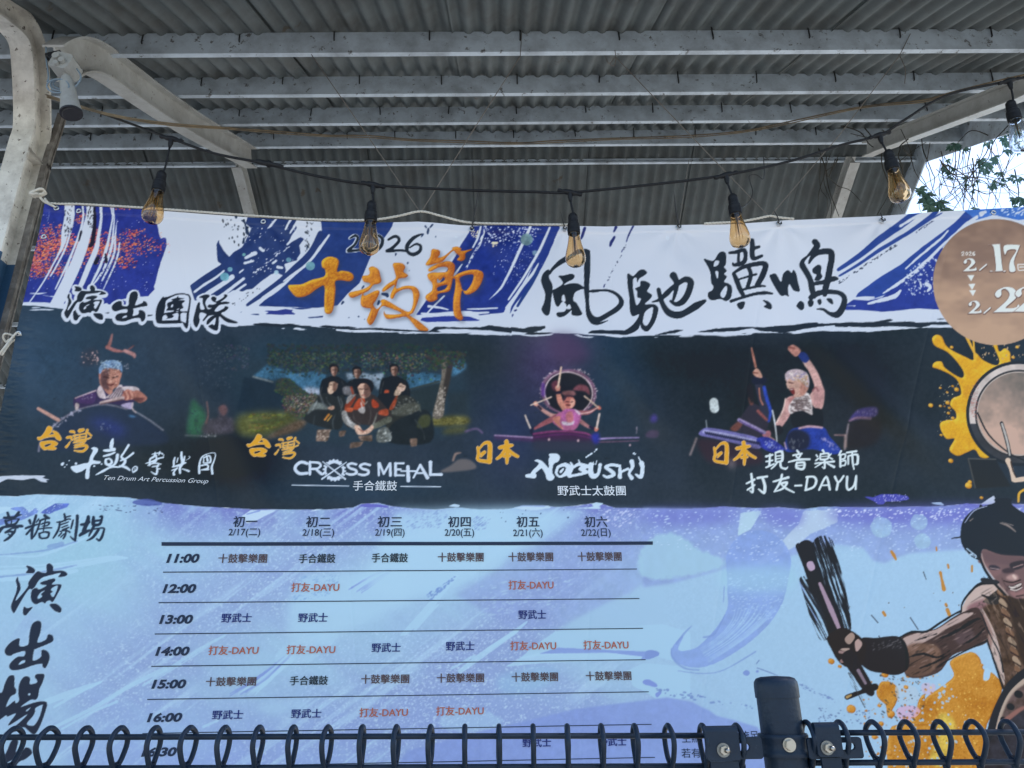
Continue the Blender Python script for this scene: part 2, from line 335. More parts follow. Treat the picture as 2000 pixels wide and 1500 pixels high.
    # ragged lower rim of the top band
    for (pts, col) in (([(340, 1145), (400, 1110), (390, 1130)], NAVY), ([(440, 1150), (560, 1140), (590, 1158)], NAVY), ([(600, 1110), (760, 1105), (840, 1090), (940, 1100), (900, 1115), (960, 1145), (820, 1150), (620, 1145), (680, 1125)], (50, 62, 130)), ([(1060, 1175), (1240, 1160), (1240, 1180), (1090, 1185)], NAVY), ([(880, 1075), (1180, 1070), (1000, 1095)], (48, 66, 120))):
        P('B', pts, col, smooth=False, rough=.3)
    # royal blue block right of the gold title
    P('C', [(1465, 200), (1520, 120), (2500, 120), (2420, 330), (2300, 560), (2200, 700), (2000, 960), (1900, 1020), (1870, 1100), (1800, 1110), (1600, 1130), (1500, 1080), (1250, 1090), (880, 1130), (1000, 960), (1150, 760), (1330, 450), (1380, 340)], (41, 57, 126), smooth=False, rough=.25, tex=.25)
    P('C', [(1650, 120), (1930, 130), (1990, 300), (1700, 330)], (24, 36, 92), a=.55, blur=8)
    P('C', [(1500, 330), (1620, 150), (1660, 150), (1420, 620), (1330, 640)], (40, 58, 108), a=.7, blur=5)
    for pts in ([(1610, 130, 10), (1580, 230, 12), (1520, 360, 8)], [(1660, 130, 16), (1600, 300, 14), (1520, 450, 12), (1440, 610, 10)], [(1400, 550, 8), (1330, 650, 12), (1290, 700, 10)],
                [(2170, 135, 16), (2080, 330, 16), (1990, 520, 16), (1900, 700, 14), (1830, 830, 12), (1700, 960, 5)], [(1200, 910, 10), (1050, 1060, 10), (950, 1180, 8)],
                [(1020, 1030, 14), (1150, 1045, 12), (1250, 1070, 6)], [(1450, 1060, 6), (1600, 1060, 10), (1800, 1050, 8)], [(1280, 1110, 16), (1450, 1110, 18), (1700, 1100, 10)], [(940, 1110, 10), (1080, 1120, 14), (1280, 1120, 14)]):
        S('C', pts, WH, rough=.3)
    P('C', [(950, 1160), (1200, 1140), (1480, 1145), (1620, 1190), (1500, 1195), (1300, 1200), (1000, 1210), (930, 1190)], (50, 64, 140), smooth=False, rough=.3)
    c.dots('C', 170, [(1660, 140), (2300, 140), (2200, 330), (1640, 330)], (200, 210, 235), (.5, 1.5), 41, 1, 2, .3)
    c.dots('C', 90, [(1850, 330), (2200, 330), (1960, 800), (1700, 700)], (190, 200, 232), (.4, 1.1), 42)
    c.dots('C', 60, [(1640, 140), (1680, 140), (1460, 620), (1420, 620)], (44, 58, 130), (.6, 1.5), 43, 1, 2.5, -1.1)
    c.dots('C', 24, [(1500, 170), (1590, 170), (1560, 240), (1500, 230)], (225, 215, 190), (.6, 1.6), 44)
    c.dots('C', 14, [(1740, 300), (1810, 300), (1800, 350), (1750, 350)], (220, 205, 180), (.8, 2.2), 45, 1, 2)
    S('D', [(158, 268, 66), (160, 268, 66)], (108, 140, 148), rough=.2, tex=.55, a=.9)
    S('D', [(250, 415, 30), (320, 420, 26)], (120, 150, 170), rough=.2, tex=.55, a=.8)
    # thin blue slivers at its right
    for pts in ([(420, 140, 2), (300, 430, 16), (120, 760, 16), (-60, 1010, 14)],):
        S('D', pts, WH, rough=.2)
    P('D', [(525, 130), (440, 300), (400, 420), (330, 560), (300, 610), (150, 820), (20, 990), (-30, 1100), (-10, 1000), (160, 700), (380, 180), (420, 130)], (44, 62, 130), smooth=False, rough=.15)
    S('D', [(410, 140, 12), (300, 380, 15), (190, 570, 14), (60, 770, 12), (-40, 920, 9)], WH, rough=.2)
    S('D', [(290, 520, 6), (220, 640, 16), (120, 760, 18), (30, 900, 16), (-50, 1030, 12)], WH, rough=.2)
    S('D', [(280, 610, 20), (210, 740, 20), (130, 870, 18), (60, 990, 14)], (44, 66, 124), rough=.15)
    c.dots('D', 40, [(0, 560), (330, 300), (330, 560), (100, 820)], (200, 210, 235), (.4, 1.0), 47)
    for pts in ([(790, 150, 16), (760, 230, 14), (745, 270, 5)], [(1130, 130, 16), (1105, 180, 10)], [(1115, 230, 10), (1080, 290, 16), (1065, 335, 6)], [(1315, 125, 12), (1270, 210, 8), (1240, 290, 7)], [(1210, 350, 3), (1190, 395, 8)], [(1005, 755, 8), (995, 790, 7)], [(30, 1040, 12), (50, 1030, 8)], [(10, 1080, 10), (0, 1110, 6)]):
        S('D', pts, (44, 54, 110), rough=.5)
    c.dots('D', 46, [(1240, 300), (1260, 300), (1010, 780), (990, 780)], (46, 56, 84), (.5, 1.3), 48, 1, 2, -1.1)
    # right-hand blue brush streaks running up to the medallion
    BL = (48, 72, 140)
    for pts in ([(-10, 730, 16), (200, 590, 26), (400, 430, 34), (600, 290, 38), (760, 170, 40)], [(0, 790, 10), (200, 670, 14), (420, 520, 18), (640, 390, 18), (860, 240, 22), (940, 170, 22)], [(640, 400, 8), (860, 260, 8), (1000, 180, 6)]):
        S('F', pts, BL, rough=.2)
    S('F', [(600, 300, 12), (740, 220, 14), (860, 170, 10)], WH, rough=.5)
    P('F', [(1250, 140), (1400, 140), (1200, 320), (1000, 520), (820, 650), (700, 780), (560, 940), (340, 1010), (160, 1000), (180, 960), (400, 800), (600, 680), (820, 500), (1000, 370), (1140, 260)], (47, 71, 144), smooth=False, rough=.25, tex=.15)
    P('F', [(900, 600), (1000, 500), (1060, 640), (1000, 1120), (760, 1110), (560, 1130), (420, 1140), (200, 1120), (60, 1120), (50, 1080), (140, 1020), (280, 1030), (420, 1000), (560, 880), (700, 780)], (46, 62, 138), smooth=False, rough=.25, tex=.2)
    P('F', [(1200, 150), (2200, 90), (2200, 520), (1800, 260), (1500, 200), (1330, 250)], (66, 110, 190), smooth=False, tex=.2)
    for pts in ([(1340, 220, 16), (1220, 300, 14), (1130, 380, 10), (1000, 500, 12), (900, 600, 16), (780, 720, 20), (660, 810, 18), (540, 890, 14), (430, 960, 8)],
                [(1060, 350, 8), (1000, 420, 10), (880, 520, 12), (760, 620, 10), (650, 720, 8)], [(280, 1060, 8), (400, 1030, 18), (540, 990, 22), (600, 930, 8)], [(120, 1010, 6), (220, 1000, 10), (340, 1000, 8)], [(60, 1080, 4), (160, 1080, 6)], [(100, 1130, 8), (200, 1140, 10)],
                [(1380, 190, 24), (1420, 170, 12)], [(1700, 200, 6), (1800, 150, 8)], [(1760, 270, 20), (1900, 240, 16)], [(850, 870, 20), (890, 900, 14), (860, 940, 10)], [(730, 820, 8), (740, 860, 8)], [(790, 850, 8), (800, 900, 10)]):
        S('F', pts, WH, rough=.55)
    c.dots('F', 120, [(640, 760), (960, 560), (960, 960), (640, 1000)], (185, 198, 222), (.6, 2.0), 51, 1, 2, .8)
    c.dots('F', 90, [(560, 900), (900, 620), (900, 700), (600, 960)], (48, 66, 140), (.7, 1.8), 52, 1, 2)
    c.dots('F', 70, [(1380, 160), (2000, 110), (2000, 230), (1400, 200)], (185, 205, 235), (.7, 2.2), 53, 1, 2, -.4)
    c.dots('F', 90, [(0, 840), (560, 470), (570, 490), (0, 870)], (44, 54, 76), (.5, 1.5), 54, 1, 2.4, -.55)
    c.dots('F', 30, [(740, 360), (930, 230), (940, 250), (760, 370)], (44, 54, 90), (.4, 1.0), 55, 1, 2.4, -.55)
    # ------------------------------------------------ big black brush writing on the white
    SH = dict(rough=.16)
    c.ink('D', [[[(385, 595), (410, 610), (400, 680), (430, 740), (440, 800), (425, 920), (410, 1060), (380, 1095), (340, 1070), (320, 1020), (345, 960), (360, 870), (330, 770), (315, 710), (335, 640)]],
                [[(500, 665), (560, 660), (640, 640), (680, 660), (660, 700), (600, 730), (560, 765), (640, 745), (720, 750), (790, 800), (740, 815), (680, 850), (665, 930), (700, 960), (750, 1050), (760, 1080), (720, 1100), (645, 1085), (660, 1000), (650, 1030), (570, 1100), (500, 1110), (485, 1065), (570, 1050), (590, 1000), (575, 960), (540, 950), (500, 1000), (465, 960), (440, 830), (480, 800), (550, 750), (530, 700)], [(545, 880), (565, 870), (580, 940), (540, 935)], [(590, 1020), (620, 970), (640, 1020)]]],
          [[(410, 640, 10), (440, 590, 16), (520, 520, 26), (600, 470, 30), (700, 410, 26), (780, 392, 20), (825, 402, 22)], [(815, 420, 34), (815, 600, 34), (810, 750, 28), (810, 850, 27), (815, 950, 20), (830, 1050, 20), (870, 1120, 26), (940, 1140, 28), (1050, 1080, 26), (1140, 1020, 28), (1188, 950, 28), (1160, 880, 20), (1080, 830, 16), (980, 820, 13), (880, 832, 18), (840, 832, 10)], [(800, 1000, 5), (820, 1100, 12), (870, 1172, 17), (940, 1186, 13), (1040, 1150, 4)]], INK, **SH)
    c.ink('D', [[[(1255, 630), (1310, 660), (1340, 640), (1380, 600), (1430, 590), (1465, 625), (1430, 660), (1380, 690), (1360, 735), (1350, 680), (1318, 690), (1312, 760), (1330, 900), (1355, 980), (1400, 910), (1360, 890), (1360, 830), (1335, 795), (1390, 770), (1395, 720), (1440, 715), (1500, 750), (1480, 800), (1465, 830), (1520, 870), (1490, 920), (1440, 970), (1540, 970), (1585, 1010), (1575, 1090), (1540, 1180), (1480, 1260), (1440, 1265), (1400, 1230), (1390, 1180), (1370, 1240), (1290, 1290), (1200, 1310), (1150, 1290), (1250, 1240), (1330, 1170), (1380, 1080), (1310, 1100), (1280, 1040), (1275, 900), (1255, 740)], [(1440, 1060), (1500, 1010), (1530, 1010), (1510, 1120), (1460, 1205), (1420, 1170)]]],
          [[(1520, 945, 6), (1600, 920, 18), (1680, 850, 30), (1740, 790, 24), (1800, 745, 22), (1880, 700, 30), (1938, 735, 36), (1910, 850, 34), (1850, 940, 34), (1780, 968, 24), (1720, 935, 14)], [(1750, 660, 40), (1785, 730, 30), (1775, 830, 22), (1750, 920, 14)], [(1590, 810, 22), (1605, 880, 24), (1640, 980, 28), (1700, 1060, 36), (1790, 1088, 40), (1880, 1060, 34), (2000, 985, 40), (2095, 930, 16)]], INK, **SH)
    c.ink('E', [[[(285, 540), (380, 560), (430, 490), (460, 465), (510, 480), (510, 590), (490, 620), (520, 660), (490, 690), (520, 720), (490, 770), (540, 790), (570, 830), (560, 930), (510, 970), (450, 950), (370, 965), (330, 940), (325, 890), (370, 860), (380, 820), (360, 790), (350, 680), (320, 610)], [(400, 560), (440, 560), (430, 600), (385, 618)], [(400, 670), (432, 670), (425, 745)], [(450, 900), (500, 820), (522, 830), (510, 900), (480, 938)]],
                [[(620, 1000), (650, 980), (700, 975), (690, 1030), (660, 1055), (630, 1035)]], [[(880, 955), (940, 970), (975, 1010), (965, 1050), (920, 1040), (890, 1020), (920, 1000)]]],
          [[(545, 475, 12), (600, 470, 18), (700, 450, 22), (700, 560, 22), (600, 600, 18), (580, 580, 8)], [(640, 480, 14), (640, 600, 16)], [(775, 350, 24), (780, 420, 26), (780, 500, 28), (800, 530, 20), (880, 500, 14)], [(790, 430, 18), (850, 412, 14)],
           [(590, 690, 20), (620, 760, 26), (650, 840, 26), (680, 900, 22)], [(590, 680, 12), (700, 615, 20), (850, 580, 24), (915, 595, 28), (885, 700, 30), (830, 800, 26)], [(640, 745, 9), (820, 690, 12)], [(740, 620, 22), (765, 700, 20), (730, 820, 20)], [(680, 850, 12), (850, 812, 14), (910, 815, 8)], [(560, 970, 16), (650, 940, 14), (800, 895, 16), (900, 882, 19), (980, 890, 10)]], INK, **SH)
    c.ink('E', [[[(955, 720), (980, 690), (1020, 690), (1070, 770), (1090, 690), (1140, 650), (1180, 680), (1190, 645), (1220, 680), (1235, 750), (1260, 860), (1220, 865), (1190, 850), (1150, 790), (1140, 880), (1150, 920), (1110, 905), (1080, 915), (1040, 880)]],
                [[(1380, 650), (1440, 600), (1475, 620), (1470, 680), (1485, 720), (1450, 760), (1400, 760), (1425, 705), (1390, 690)]], [[(1225, 1010), (1260, 965), (1300, 985), (1300, 1040), (1270, 1060), (1235, 1035)]], [[(1340, 970), (1370, 950), (1400, 970), (1390, 1010), (1365, 1025), (1345, 1010)]], [[(1435, 960), (1470, 945), (1480, 985), (1455, 1005)]], [[(1530, 940), (1580, 940), (1600, 990), (1580, 995), (1545, 970)]]],
          [[(1410, 370, 32), (1430, 410, 34), (1390, 460, 22), (1330, 520, 10), (1285, 565, 20), (1280, 610, 28), (1320, 680, 28), (1360, 760, 28), (1380, 850, 30), (1400, 920, 24)], [(1345, 590, 10), (1385, 520, 22), (1450, 475, 28), (1560, 470, 32), (1578, 530, 32), (1560, 640, 32), (1540, 750, 34), (1520, 830, 32), (1510, 900, 24)], [(1380, 800, 16), (1500, 775, 22), (1600, 742, 26), (1640, 742, 10)], [(1370, 930, 26), (1440, 890, 28), (1540, 872, 24), (1650, 882, 22), (1708, 930, 26), (1698, 1020, 32), (1640, 1100, 34), (1560, 1090, 18), (1500, 1050, 14), (1430, 1045, 5)]], INK, **SH)
    # 2026
    for st in ([(140, 270, 9), (200, 242, 15), (228, 275, 15), (190, 350, 14), (120, 412, 17), (260, 402, 13)], [(330, 250, 15), (290, 320, 18), (320, 400, 16), (420, 410, 17), (490, 350, 20), (500, 270, 18), (440, 228, 14)], [(570, 282, 13), (650, 242, 17), (692, 290, 17), (610, 380, 18), (555, 412, 18), (700, 402, 13), (790, 412, 14)], [(945, 215, 8), (850, 262, 20), (780, 350, 22), (790, 420, 18), (850, 446, 22), (920, 410, 19), (932, 350, 16), (880, 328, 12), (810, 370, 8)]):
        c.ink('C', [], [st], INK, outline=WH if st[0][0] < 600 else None, ow=1.4, off=(-1, 0), rough=.12)
    for pts in ([(985, 130, 14), (1000, 150, 8)], [(1020, 160, 14), (1010, 210, 10)], [(1070, 110, 10), (1040, 145, 10)], [(960, 215, 10), (935, 255, 5)], [(1100, 240, 11), (1102, 258, 6)], [(655, 440, 13), (650, 460, 8)], [(790, 540, 10), (785, 555, 6)], [(805, 625, 8), (803, 640, 5)], [(290, 800, 10), (270, 830, 7)], [(500, 890, 14), (550, 900, 24), (560, 925, 10)], [(465, 975, 14), (450, 1010, 12)], [(60, 985, 14), (40, 1010, 8)], [(120, 1155, 8), (130, 1155, 7)], [(230, 1140, 9), (240, 1150, 6)], [(300, 1170, 9), (302, 1180, 6)]):
        S('C', pts, (44, 62, 96), rough=.5)
    # ------------------------------------------------ embossed gold title
    GB = dict(bevel=((160, 88, 50), (216, 150, 62)), drop=.5)
    GY = dict(bevel=((168, 98, 42), (230, 180, 66)), drop=.5)
    c.ink('B', [[[(870, 840), (1000, 830), (1120, 780), (1250, 745), (1255, 670), (1225, 650), (1225, 580), (1290, 540), (1370, 555), (1405, 600), (1385, 700), (1440, 695), (1530, 715), (1560, 760), (1520, 805), (1375, 800), (1370, 900), (1345, 1100), (1300, 1145), (1255, 1120), (1250, 1000), (1250, 850), (1180, 870), (1080, 940), (980, 965), (920, 930)]]], [], GOLD, **GY)
    c.ink('C', [[[(275, 690), (340, 680), (360, 650), (350, 600), (400, 585), (460, 620), (480, 690), (490, 750), (450, 780), (400, 790), (350, 850), (270, 890), (160, 935), (120, 900), (150, 870), (270, 840), (350, 800), (360, 770), (290, 750)]],
                [[(290, 870), (300, 910), (430, 850), (470, 870), (430, 960), (400, 1010), (440, 1060), (490, 1010), (480, 970), (520, 950), (600, 990), (700, 1050), (790, 1090), (830, 1060), (850, 960), (830, 850), (750, 840), (660, 880), (620, 945), (590, 930), (600, 880), (640, 790), (520, 865), (500, 840), (560, 780), (650, 720), (640, 640), (620, 560), (660, 540), (730, 550), (760, 590), (740, 640), (790, 680), (760, 710), (690, 720), (670, 760), (660, 830), (760, 800), (870, 810), (920, 880), (900, 980), (850, 1100), (810, 1130), (900, 1190), (1000, 1270), (1020, 1300), (980, 1320), (900, 1290), (840, 1220), (770, 1150), (680, 1160), (560, 1175), (520, 1130), (520, 1080), (550, 1120), (720, 1110), (560, 1040), (500, 1030), (460, 1080), (440, 1130), (400, 1210), (360, 1240), (325, 1190), (350, 1120), (370, 1060), (330, 1050), (270, 1030), (255, 970), (270, 900)]]], [], GOLD, **GB)
    c.ink('C', [[[(990, 550), (1040, 470), (1060, 385), (1140, 395), (1150, 440), (1130, 480), (1200, 460), (1290, 385), (1280, 370), (1340, 355), (1390, 370), (1390, 395), (1500, 375), (1510, 385), (1440, 420), (1430, 490), (1390, 515), (1340, 500), (1370, 460), (1330, 430), (1300, 405), (1230, 470), (1170, 530), (1060, 560), (1010, 570)]],
                [[(1020, 610), (1100, 560), (1230, 520), (1300, 540), (1320, 590), (1300, 690), (1280, 790), (1250, 860), (1130, 890), (1120, 950), (1050, 980), (1000, 960), (990, 910), (1060, 850), (1060, 770), (1020, 720), (1010, 670), (1060, 650), (1220, 640), (1230, 590), (1140, 590), (1040, 640)], [(1120, 715), (1150, 740), (1190, 700), (1200, 735), (1125, 765)], [(1125, 815), (1230, 785), (1205, 835), (1130, 855)]],
                [[(1280, 715), (1350, 660), (1470, 620), (1580, 620), (1640, 660), (1620, 760), (1560, 850), (1480, 895), (1430, 890), (1400, 850), (1380, 960), (1385, 1080), (1410, 1160), (1380, 1190), (1320, 1150), (1300, 1080), (1300, 950), (1320, 820), (1320, 720)], [(1380, 700), (1520, 672), (1512, 760), (1450, 850), (1405, 840), (1390, 790)]]], [], GOLD, **GB)
def art_mid(c):
    X, Y = c.X, c.Y
    P = lambda *a, **k: c.poly(*a, **k)
    S = lambda *a, **k: c.stroke(*a, **k)
    top = [(-200, 590), (45, 592), (60, 596), (125, 604), (128, 610), (200, 622), (300, 628), (380, 634), (470, 637), (520, 633), (590, 636), (640, 641), (700, 648), (780, 650), (850, 652), (940, 651), (1000, 654), (1060, 650), (1120, 652), (1200, 660), (1290, 655), (1400, 655), (1470, 650), (1560, 648), (1640, 646), (1720, 644), (1800, 640), (1900, 640), (2250, 640)]
    bot = [(2250, 975), (2060, 990), (2000, 985), (1946, 984), (1940, 968), (1915, 985), (1888, 984), (1840, 989), (1780, 990), (1700, 991), (1604, 990), (1567, 995), (1520, 991), (1493, 993), (1450, 992), (1414, 990), (1380, 993), (1340, 995), (1260, 994), (1203, 993), (1180, 986), (1154, 984), (1120, 989), (1085, 991), (1060, 988), (1021, 988), (993, 995), (940, 996), (890, 992), (850, 996), (800, 993), (765, 989), (740, 983), (705, 985), (690, 992), (640, 996), (565, 996), (500, 996), (460, 993), (400, 990), (321, 983), (247, 972), (150, 968), (74, 966), (30, 970), (-40, 968), (-200, 975)]
    bx, m = c.pmask([zp('P', top+bot)], False)
    x0, y0, x1, y1 = bx
    b = gblur(m, 1.0); n = fbm(X[y0:y1, x0:x1]*.35, Y[y0:y1, x0:x1]*1.4, 8, 2); m = np.clip((b-.5+(n-.5)*.7)*3+.5, 0, 1)
    x, y = X[y0:y1, x0:x1], Y[y0:y1, x0:x1]
    n = fbm(x, y, 180, 3)[..., None]
    col = np.array((45, 57, 71), np.float32)+(n-.5)*np.array((16, 16, 22), np.float32)
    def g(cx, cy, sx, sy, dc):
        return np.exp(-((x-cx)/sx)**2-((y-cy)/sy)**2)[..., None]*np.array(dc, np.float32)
    col = col+g(150, 700, 190, 120, (8, 14, 20))+g(1075, 700, 70, 90, (22, 6, 24))+g(560, 720, 90, 60, (0, 12, 18))+g(1190, 720, 70, 130, (-2, 6, 12))+g(480, 900, 80, 60, (-14, -18, -18))+g(1450, 740, 180, 90, (-6, -6, -6))+g(1000, 850, 60, 90, (2, 2, 16))+g(700, 960, 200, 30, (-2, 4, 8))+g(1580, 800, 330, 170, (-6, -10, -16))+g(1450, 690, 300, 40, (-4, -6, -8))+g(800, 700, 240, 45, (-3, -4, -10))+g(360, 900, 120, 60, (-8, -12, -18))+g(1690, 760, 60, 80, (-6, -8, -6))+g(80, 720, 70, 160, (4, 8, 12))  # soft patches: backdrop print tone, plus uneven light and fold shade painted in
    col = col+(fbm(x, y, 5, 9)[..., None]-.5)*8
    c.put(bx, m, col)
    # ragged brush marks above and below its upper edge
    for z, pts in (('B', [(470, 1250), (620, 1235), (800, 1250), (880, 1240), (1000, 1260), (1140, 1265), (1100, 1280), (900, 1275), (640, 1275)]), ('B', [(1170, 1275), (1260, 1262), (1400, 1275), (1500, 1270), (1640, 1285), (1450, 1300), (1280, 1290)]),
                   ('C', [(0, 1250), (120, 1275), (440, 1270), (640, 1290), (880, 1300), (1030, 1310), (1100, 1262), (1300, 1265), (1470, 1270), (1560, 1265), (1600, 1270), (1700, 1240), (1960, 1275), (1960, 1330), (1700, 1300), (1400, 1290), (1200, 1285), (1090, 1300), (1200, 1325), (900, 1320), (640, 1310), (330, 1290), (100, 1300), (-40, 1290)]),
                   ('D', [(-20, 1215), (120, 1230), (180, 1210), (360, 1200), (370, 1225), (300, 1250), (200, 1270), (480, 1270), (380, 1285), (100, 1295), (200, 1270), (0, 1265)]), ('D', [(810, 1290), (870, 1260), (1100, 1258), (1200, 1255), (1280, 1275), (1180, 1300), (1000, 1300)]), ('D', [(1500, 1320), (1700, 1260), (1790, 1245), (1870, 1250), (1780, 1280), (1640, 1300)]),
                   ('E', [(190, 1290), (400, 1250), (720, 1230), (900, 1235), (1050, 1215), (1240, 1205), (1340, 1190), (1450, 1185), (1420, 1200), (1600, 1190), (1750, 1180), (1970, 1180), (1970, 1225), (1700, 1225), (1600, 1210), (1400, 1240), (1280, 1255), (1100, 1290), (1000, 1280), (860, 1275), (780, 1245), (600, 1275), (350, 1290)]),
                   ('F', [(-40, 1250), (150, 1245), (350, 1235), (500, 1210), (540, 1222), (430, 1245), (680, 1235), (760, 1250), (930, 1240), (1100, 1245), (1150, 1270), (900, 1270), (800, 1300), (680, 1290), (500, 1280), (350, 1290), (100, 1285), (-40, 1285)]), ('F', [(930, 1212), (1020, 1205), (1050, 1215), (960, 1222)]), ('A', [(1145, 945), (1210, 940), (1240, 945), (1150, 960)]), ('A', [(800, 925), (870, 920), (850, 935)])):
        P(z, pts, (40, 50, 63), smooth=False, rough=.55)
    for z, pts in (('A', [(165, 850), (400, 852), (500, 868), (520, 890), (400, 880), (300, 868), (170, 866)]), ('A', [(215, 900), (330, 890), (460, 897), (380, 905), (230, 906)]), ('A', [(230, 880), (300, 876), (350, 886), (260, 890)]),
                   ('B', [(910, 1300), (960, 1280), (1050, 1300), (1120, 1300), (1000, 1312)]), ('B', [(780, 1290), (870, 1285), (820, 1300)]), ('B', [(1365, 1300), (1500, 1305), (1640, 1318), (1500, 1325), (1380, 1318)]),
                   ('C', [(0, 1290), (150, 1305), (330, 1300), (460, 1310), (420, 1320), (200, 1325), (0, 1305)]), ('C', [(660, 1320), (760, 1330), (900, 1320), (980, 1325), (880, 1340), (700, 1340)]), ('C', [(1420, 1340), (1560, 1325), (1700, 1335), (1960, 1345), (1960, 1360), (1750, 1352), (1500, 1350)]),
                   ('D', [(0, 1290), (220, 1310), (430, 1300), (480, 1280), (350, 1290)]), ('D', [(650, 1295), (720, 1300), (780, 1320), (900, 1330), (1050, 1325), (1240, 1320), (1180, 1340), (1000, 1325), (860, 1340), (760, 1335)]), ('D', [(1500, 1330), (1640, 1320), (1560, 1335)]), ('D', [(1700, 1335), (1860, 1305), (2000, 1300), (1950, 1325), (1800, 1325)]),
                   ('E', [(370, 1320), (560, 1290), (700, 1300), (820, 1285), (760, 1310), (500, 1330)]), ('E', [(1090, 1290), (1250, 1280), (1330, 1265), (1600, 1270), (1400, 1280), (1200, 1300)]),
                   ('F', [(-40, 1300), (200, 1300), (480, 1300), (700, 1285), (600, 1310), (300, 1335), (0, 1330)]), ('F', [(760, 1295), (900, 1290), (1000, 1275), (1090, 1265), (1060, 1280), (900, 1300)])):
        P(z, pts, WH, smooth=False, rough=.55)
    # fine wear on the dark field
    c.dots('P', 120, [(60, 660), (1820, 960)], (38, 48, 58), (.8, 2.4), 60, .5, 3)
    c.dots('G', 170, [(1560, 170), (1990, 170), (1990, 560), (1620, 520)], (140, 140, 150), (.4, 1.0), 61, .7)
    # -------------------------------- photograph 1: drummer bent over a great drum
    SK = (190, 140, 130)
    S('G', [(890, 95, 6), (870, 170, 14), (850, 200, 12)], (150, 105, 105), blur=.6)
    S('G', [(850, 195, 14), (910, 222, 14), (970, 230, 8)], (170, 115, 115), blur=.6)
    S('G', [(990, 225, 14), (1060, 255, 16), (1066, 280, 6)], (175, 130, 130), blur=.6)
    S('G', [(1020, 215, 6), (1060, 185, 5)], (130, 90, 95), blur=.6)
    P('G', [(640, 330), (660, 230), (740, 200), (780, 240), (770, 320), (700, 345)], (56, 52, 62), blur=4, a=.45)
    c.dots('G', 34, [(645, 240), (780, 215), (780, 330), (650, 330)], (205, 170, 170), (.7, 2.0), 62)
    c.dots('G', 12, [(985, 330), (1020, 330), (1020, 370), (990, 370)], (160, 160, 175), (.7, 1.6), 63)
    P('G', [(310, 1010), (330, 930), (420, 830), (520, 750), (660, 680), (820, 655), (980, 680), (1110, 740), (1240, 820), (1330, 900), (1300, 960), (1000, 980), (600, 1010)], (44, 56, 78), blur=3, a=.8)
    P('G', [(700, 780), (860, 770), (1000, 850), (960, 900), (860, 870)], (52, 64, 132), blur=9, a=.75)
    P('G', [(1020, 735), (1060, 740), (1080, 750), (1040, 752)], (90, 140, 190), blur=1.2)
    S('G', [(310, 1020, 8), (330, 930, 8), (420, 825, 8), (520, 745, 8), (660, 678, 8), (800, 650, 9), (900, 660, 7), (1010, 690, 5)], (120, 120, 140), blur=.5)
    c.dots('G', 60, [(330, 930), (420, 800), (530, 720), (640, 672), (670, 690), (540, 760), (440, 850), (360, 940)], (190, 190, 215), (.6, 1.5), 64, 1, 2.2, .9)
    S('G', [(1060, 700, 6), (1180, 770, 7), (1295, 855, 7)], (120, 125, 140), blur=.5)
    c.dots('G', 14, [(795, 800), (880, 800), (880, 855), (795, 855)], (170, 180, 205), (.6, 1.4), 65)
    S('G', [(305, 682, 13), (380, 725, 14), (462, 772, 15)], (205, 160, 150))
    P('G', [(585, 605), (640, 580), (760, 535), (800, 500), (880, 570), (940, 500), (1000, 505), (1090, 515), (1110, 560), (1060, 640), (1045, 690), (960, 660), (820, 640), (690, 665), (600, 680)], (58, 52, 84))
    P('G', [(770, 540), (800, 500), (845, 600), (800, 600), (780, 580)], (205, 190, 196))
    P('G', [(840, 595), (900, 550), (945, 495), (975, 510), (965, 590), (900, 600)], (200, 186, 190))
    for k in range(5): S('G', [(865+22*k, 596, 4), (900+18*k, 555, 4), (945+8*k, 515, 3)], (110, 96, 108))
    P('G', [(970, 510), (1080, 512), (1110, 545), (1060, 560), (990, 545)], (214, 200, 204))
    S('G', [(600, 600, 6), (660, 578, 6), (760, 540, 6)], (196, 170, 180))
    P('G', [(600, 610), (680, 575), (760, 560), (740, 640), (640, 640)], (74, 58, 100)); c.dots('G', 16, [(660, 570), (740, 570), (730, 615), (650, 610)], (180, 165, 195), (.7, 1.6), 66)
    P('G', [(600, 640), (630, 650), (620, 690), (598, 690)], (186, 170, 172)); P('G', [(960, 660), (1000, 640), (1060, 640), (1040, 690)], (178, 166, 200))
    S('G', [(1055, 640, 6), (1050, 680, 6), (1080, 715, 6)], (190, 175, 180))
    P('G', [(790, 480), (790, 400), (830, 365), (900, 360), (950, 375), (955, 440), (940, 500), (900, 530), (890, 560), (860, 570), (820, 525)], (178, 126, 112))   # face
    P('G', [(792, 420), (830, 375), (870, 380), (850, 470), (870, 530), (820, 520), (800, 480)], (98, 74, 78), blur=1.2)
    P('G', [(783, 400), (792, 395), (797, 450), (785, 440)], (180, 120, 110)); P('G', [(955, 400), (968, 405), (955, 450)], (190, 130, 115))
    for st in ([(825, 430, 6), (865, 440, 5)], [(895, 438, 5), (935, 428, 5)]): S('G', st, (60, 42, 46))
    S('G', [(850, 488, 4), (880, 497, 6), (905, 486, 4)], (92, 52, 56)); P('G', [(868, 440), (882, 440), (890, 474), (862, 474)], (216, 165, 148), blur=.6)
    S('G', [(830, 412, 3), (865, 420, 3)], (90, 66, 66)); S('G', [(890, 416, 3), (935, 408, 3)], (110, 74, 70)); c.dots('G', 22, [(810, 380), (940, 380), (930, 420), (820, 420)], (226, 180, 166), (.5, 1.0), 67, .8, 2.5)
    P('G', [(785, 400), (788, 350), (830, 310), (900, 298), (950, 315), (972, 350), (970, 405), (955, 378), (880, 362), (820, 365), (800, 400)], (120, 152, 192), tex=.5)   # hair
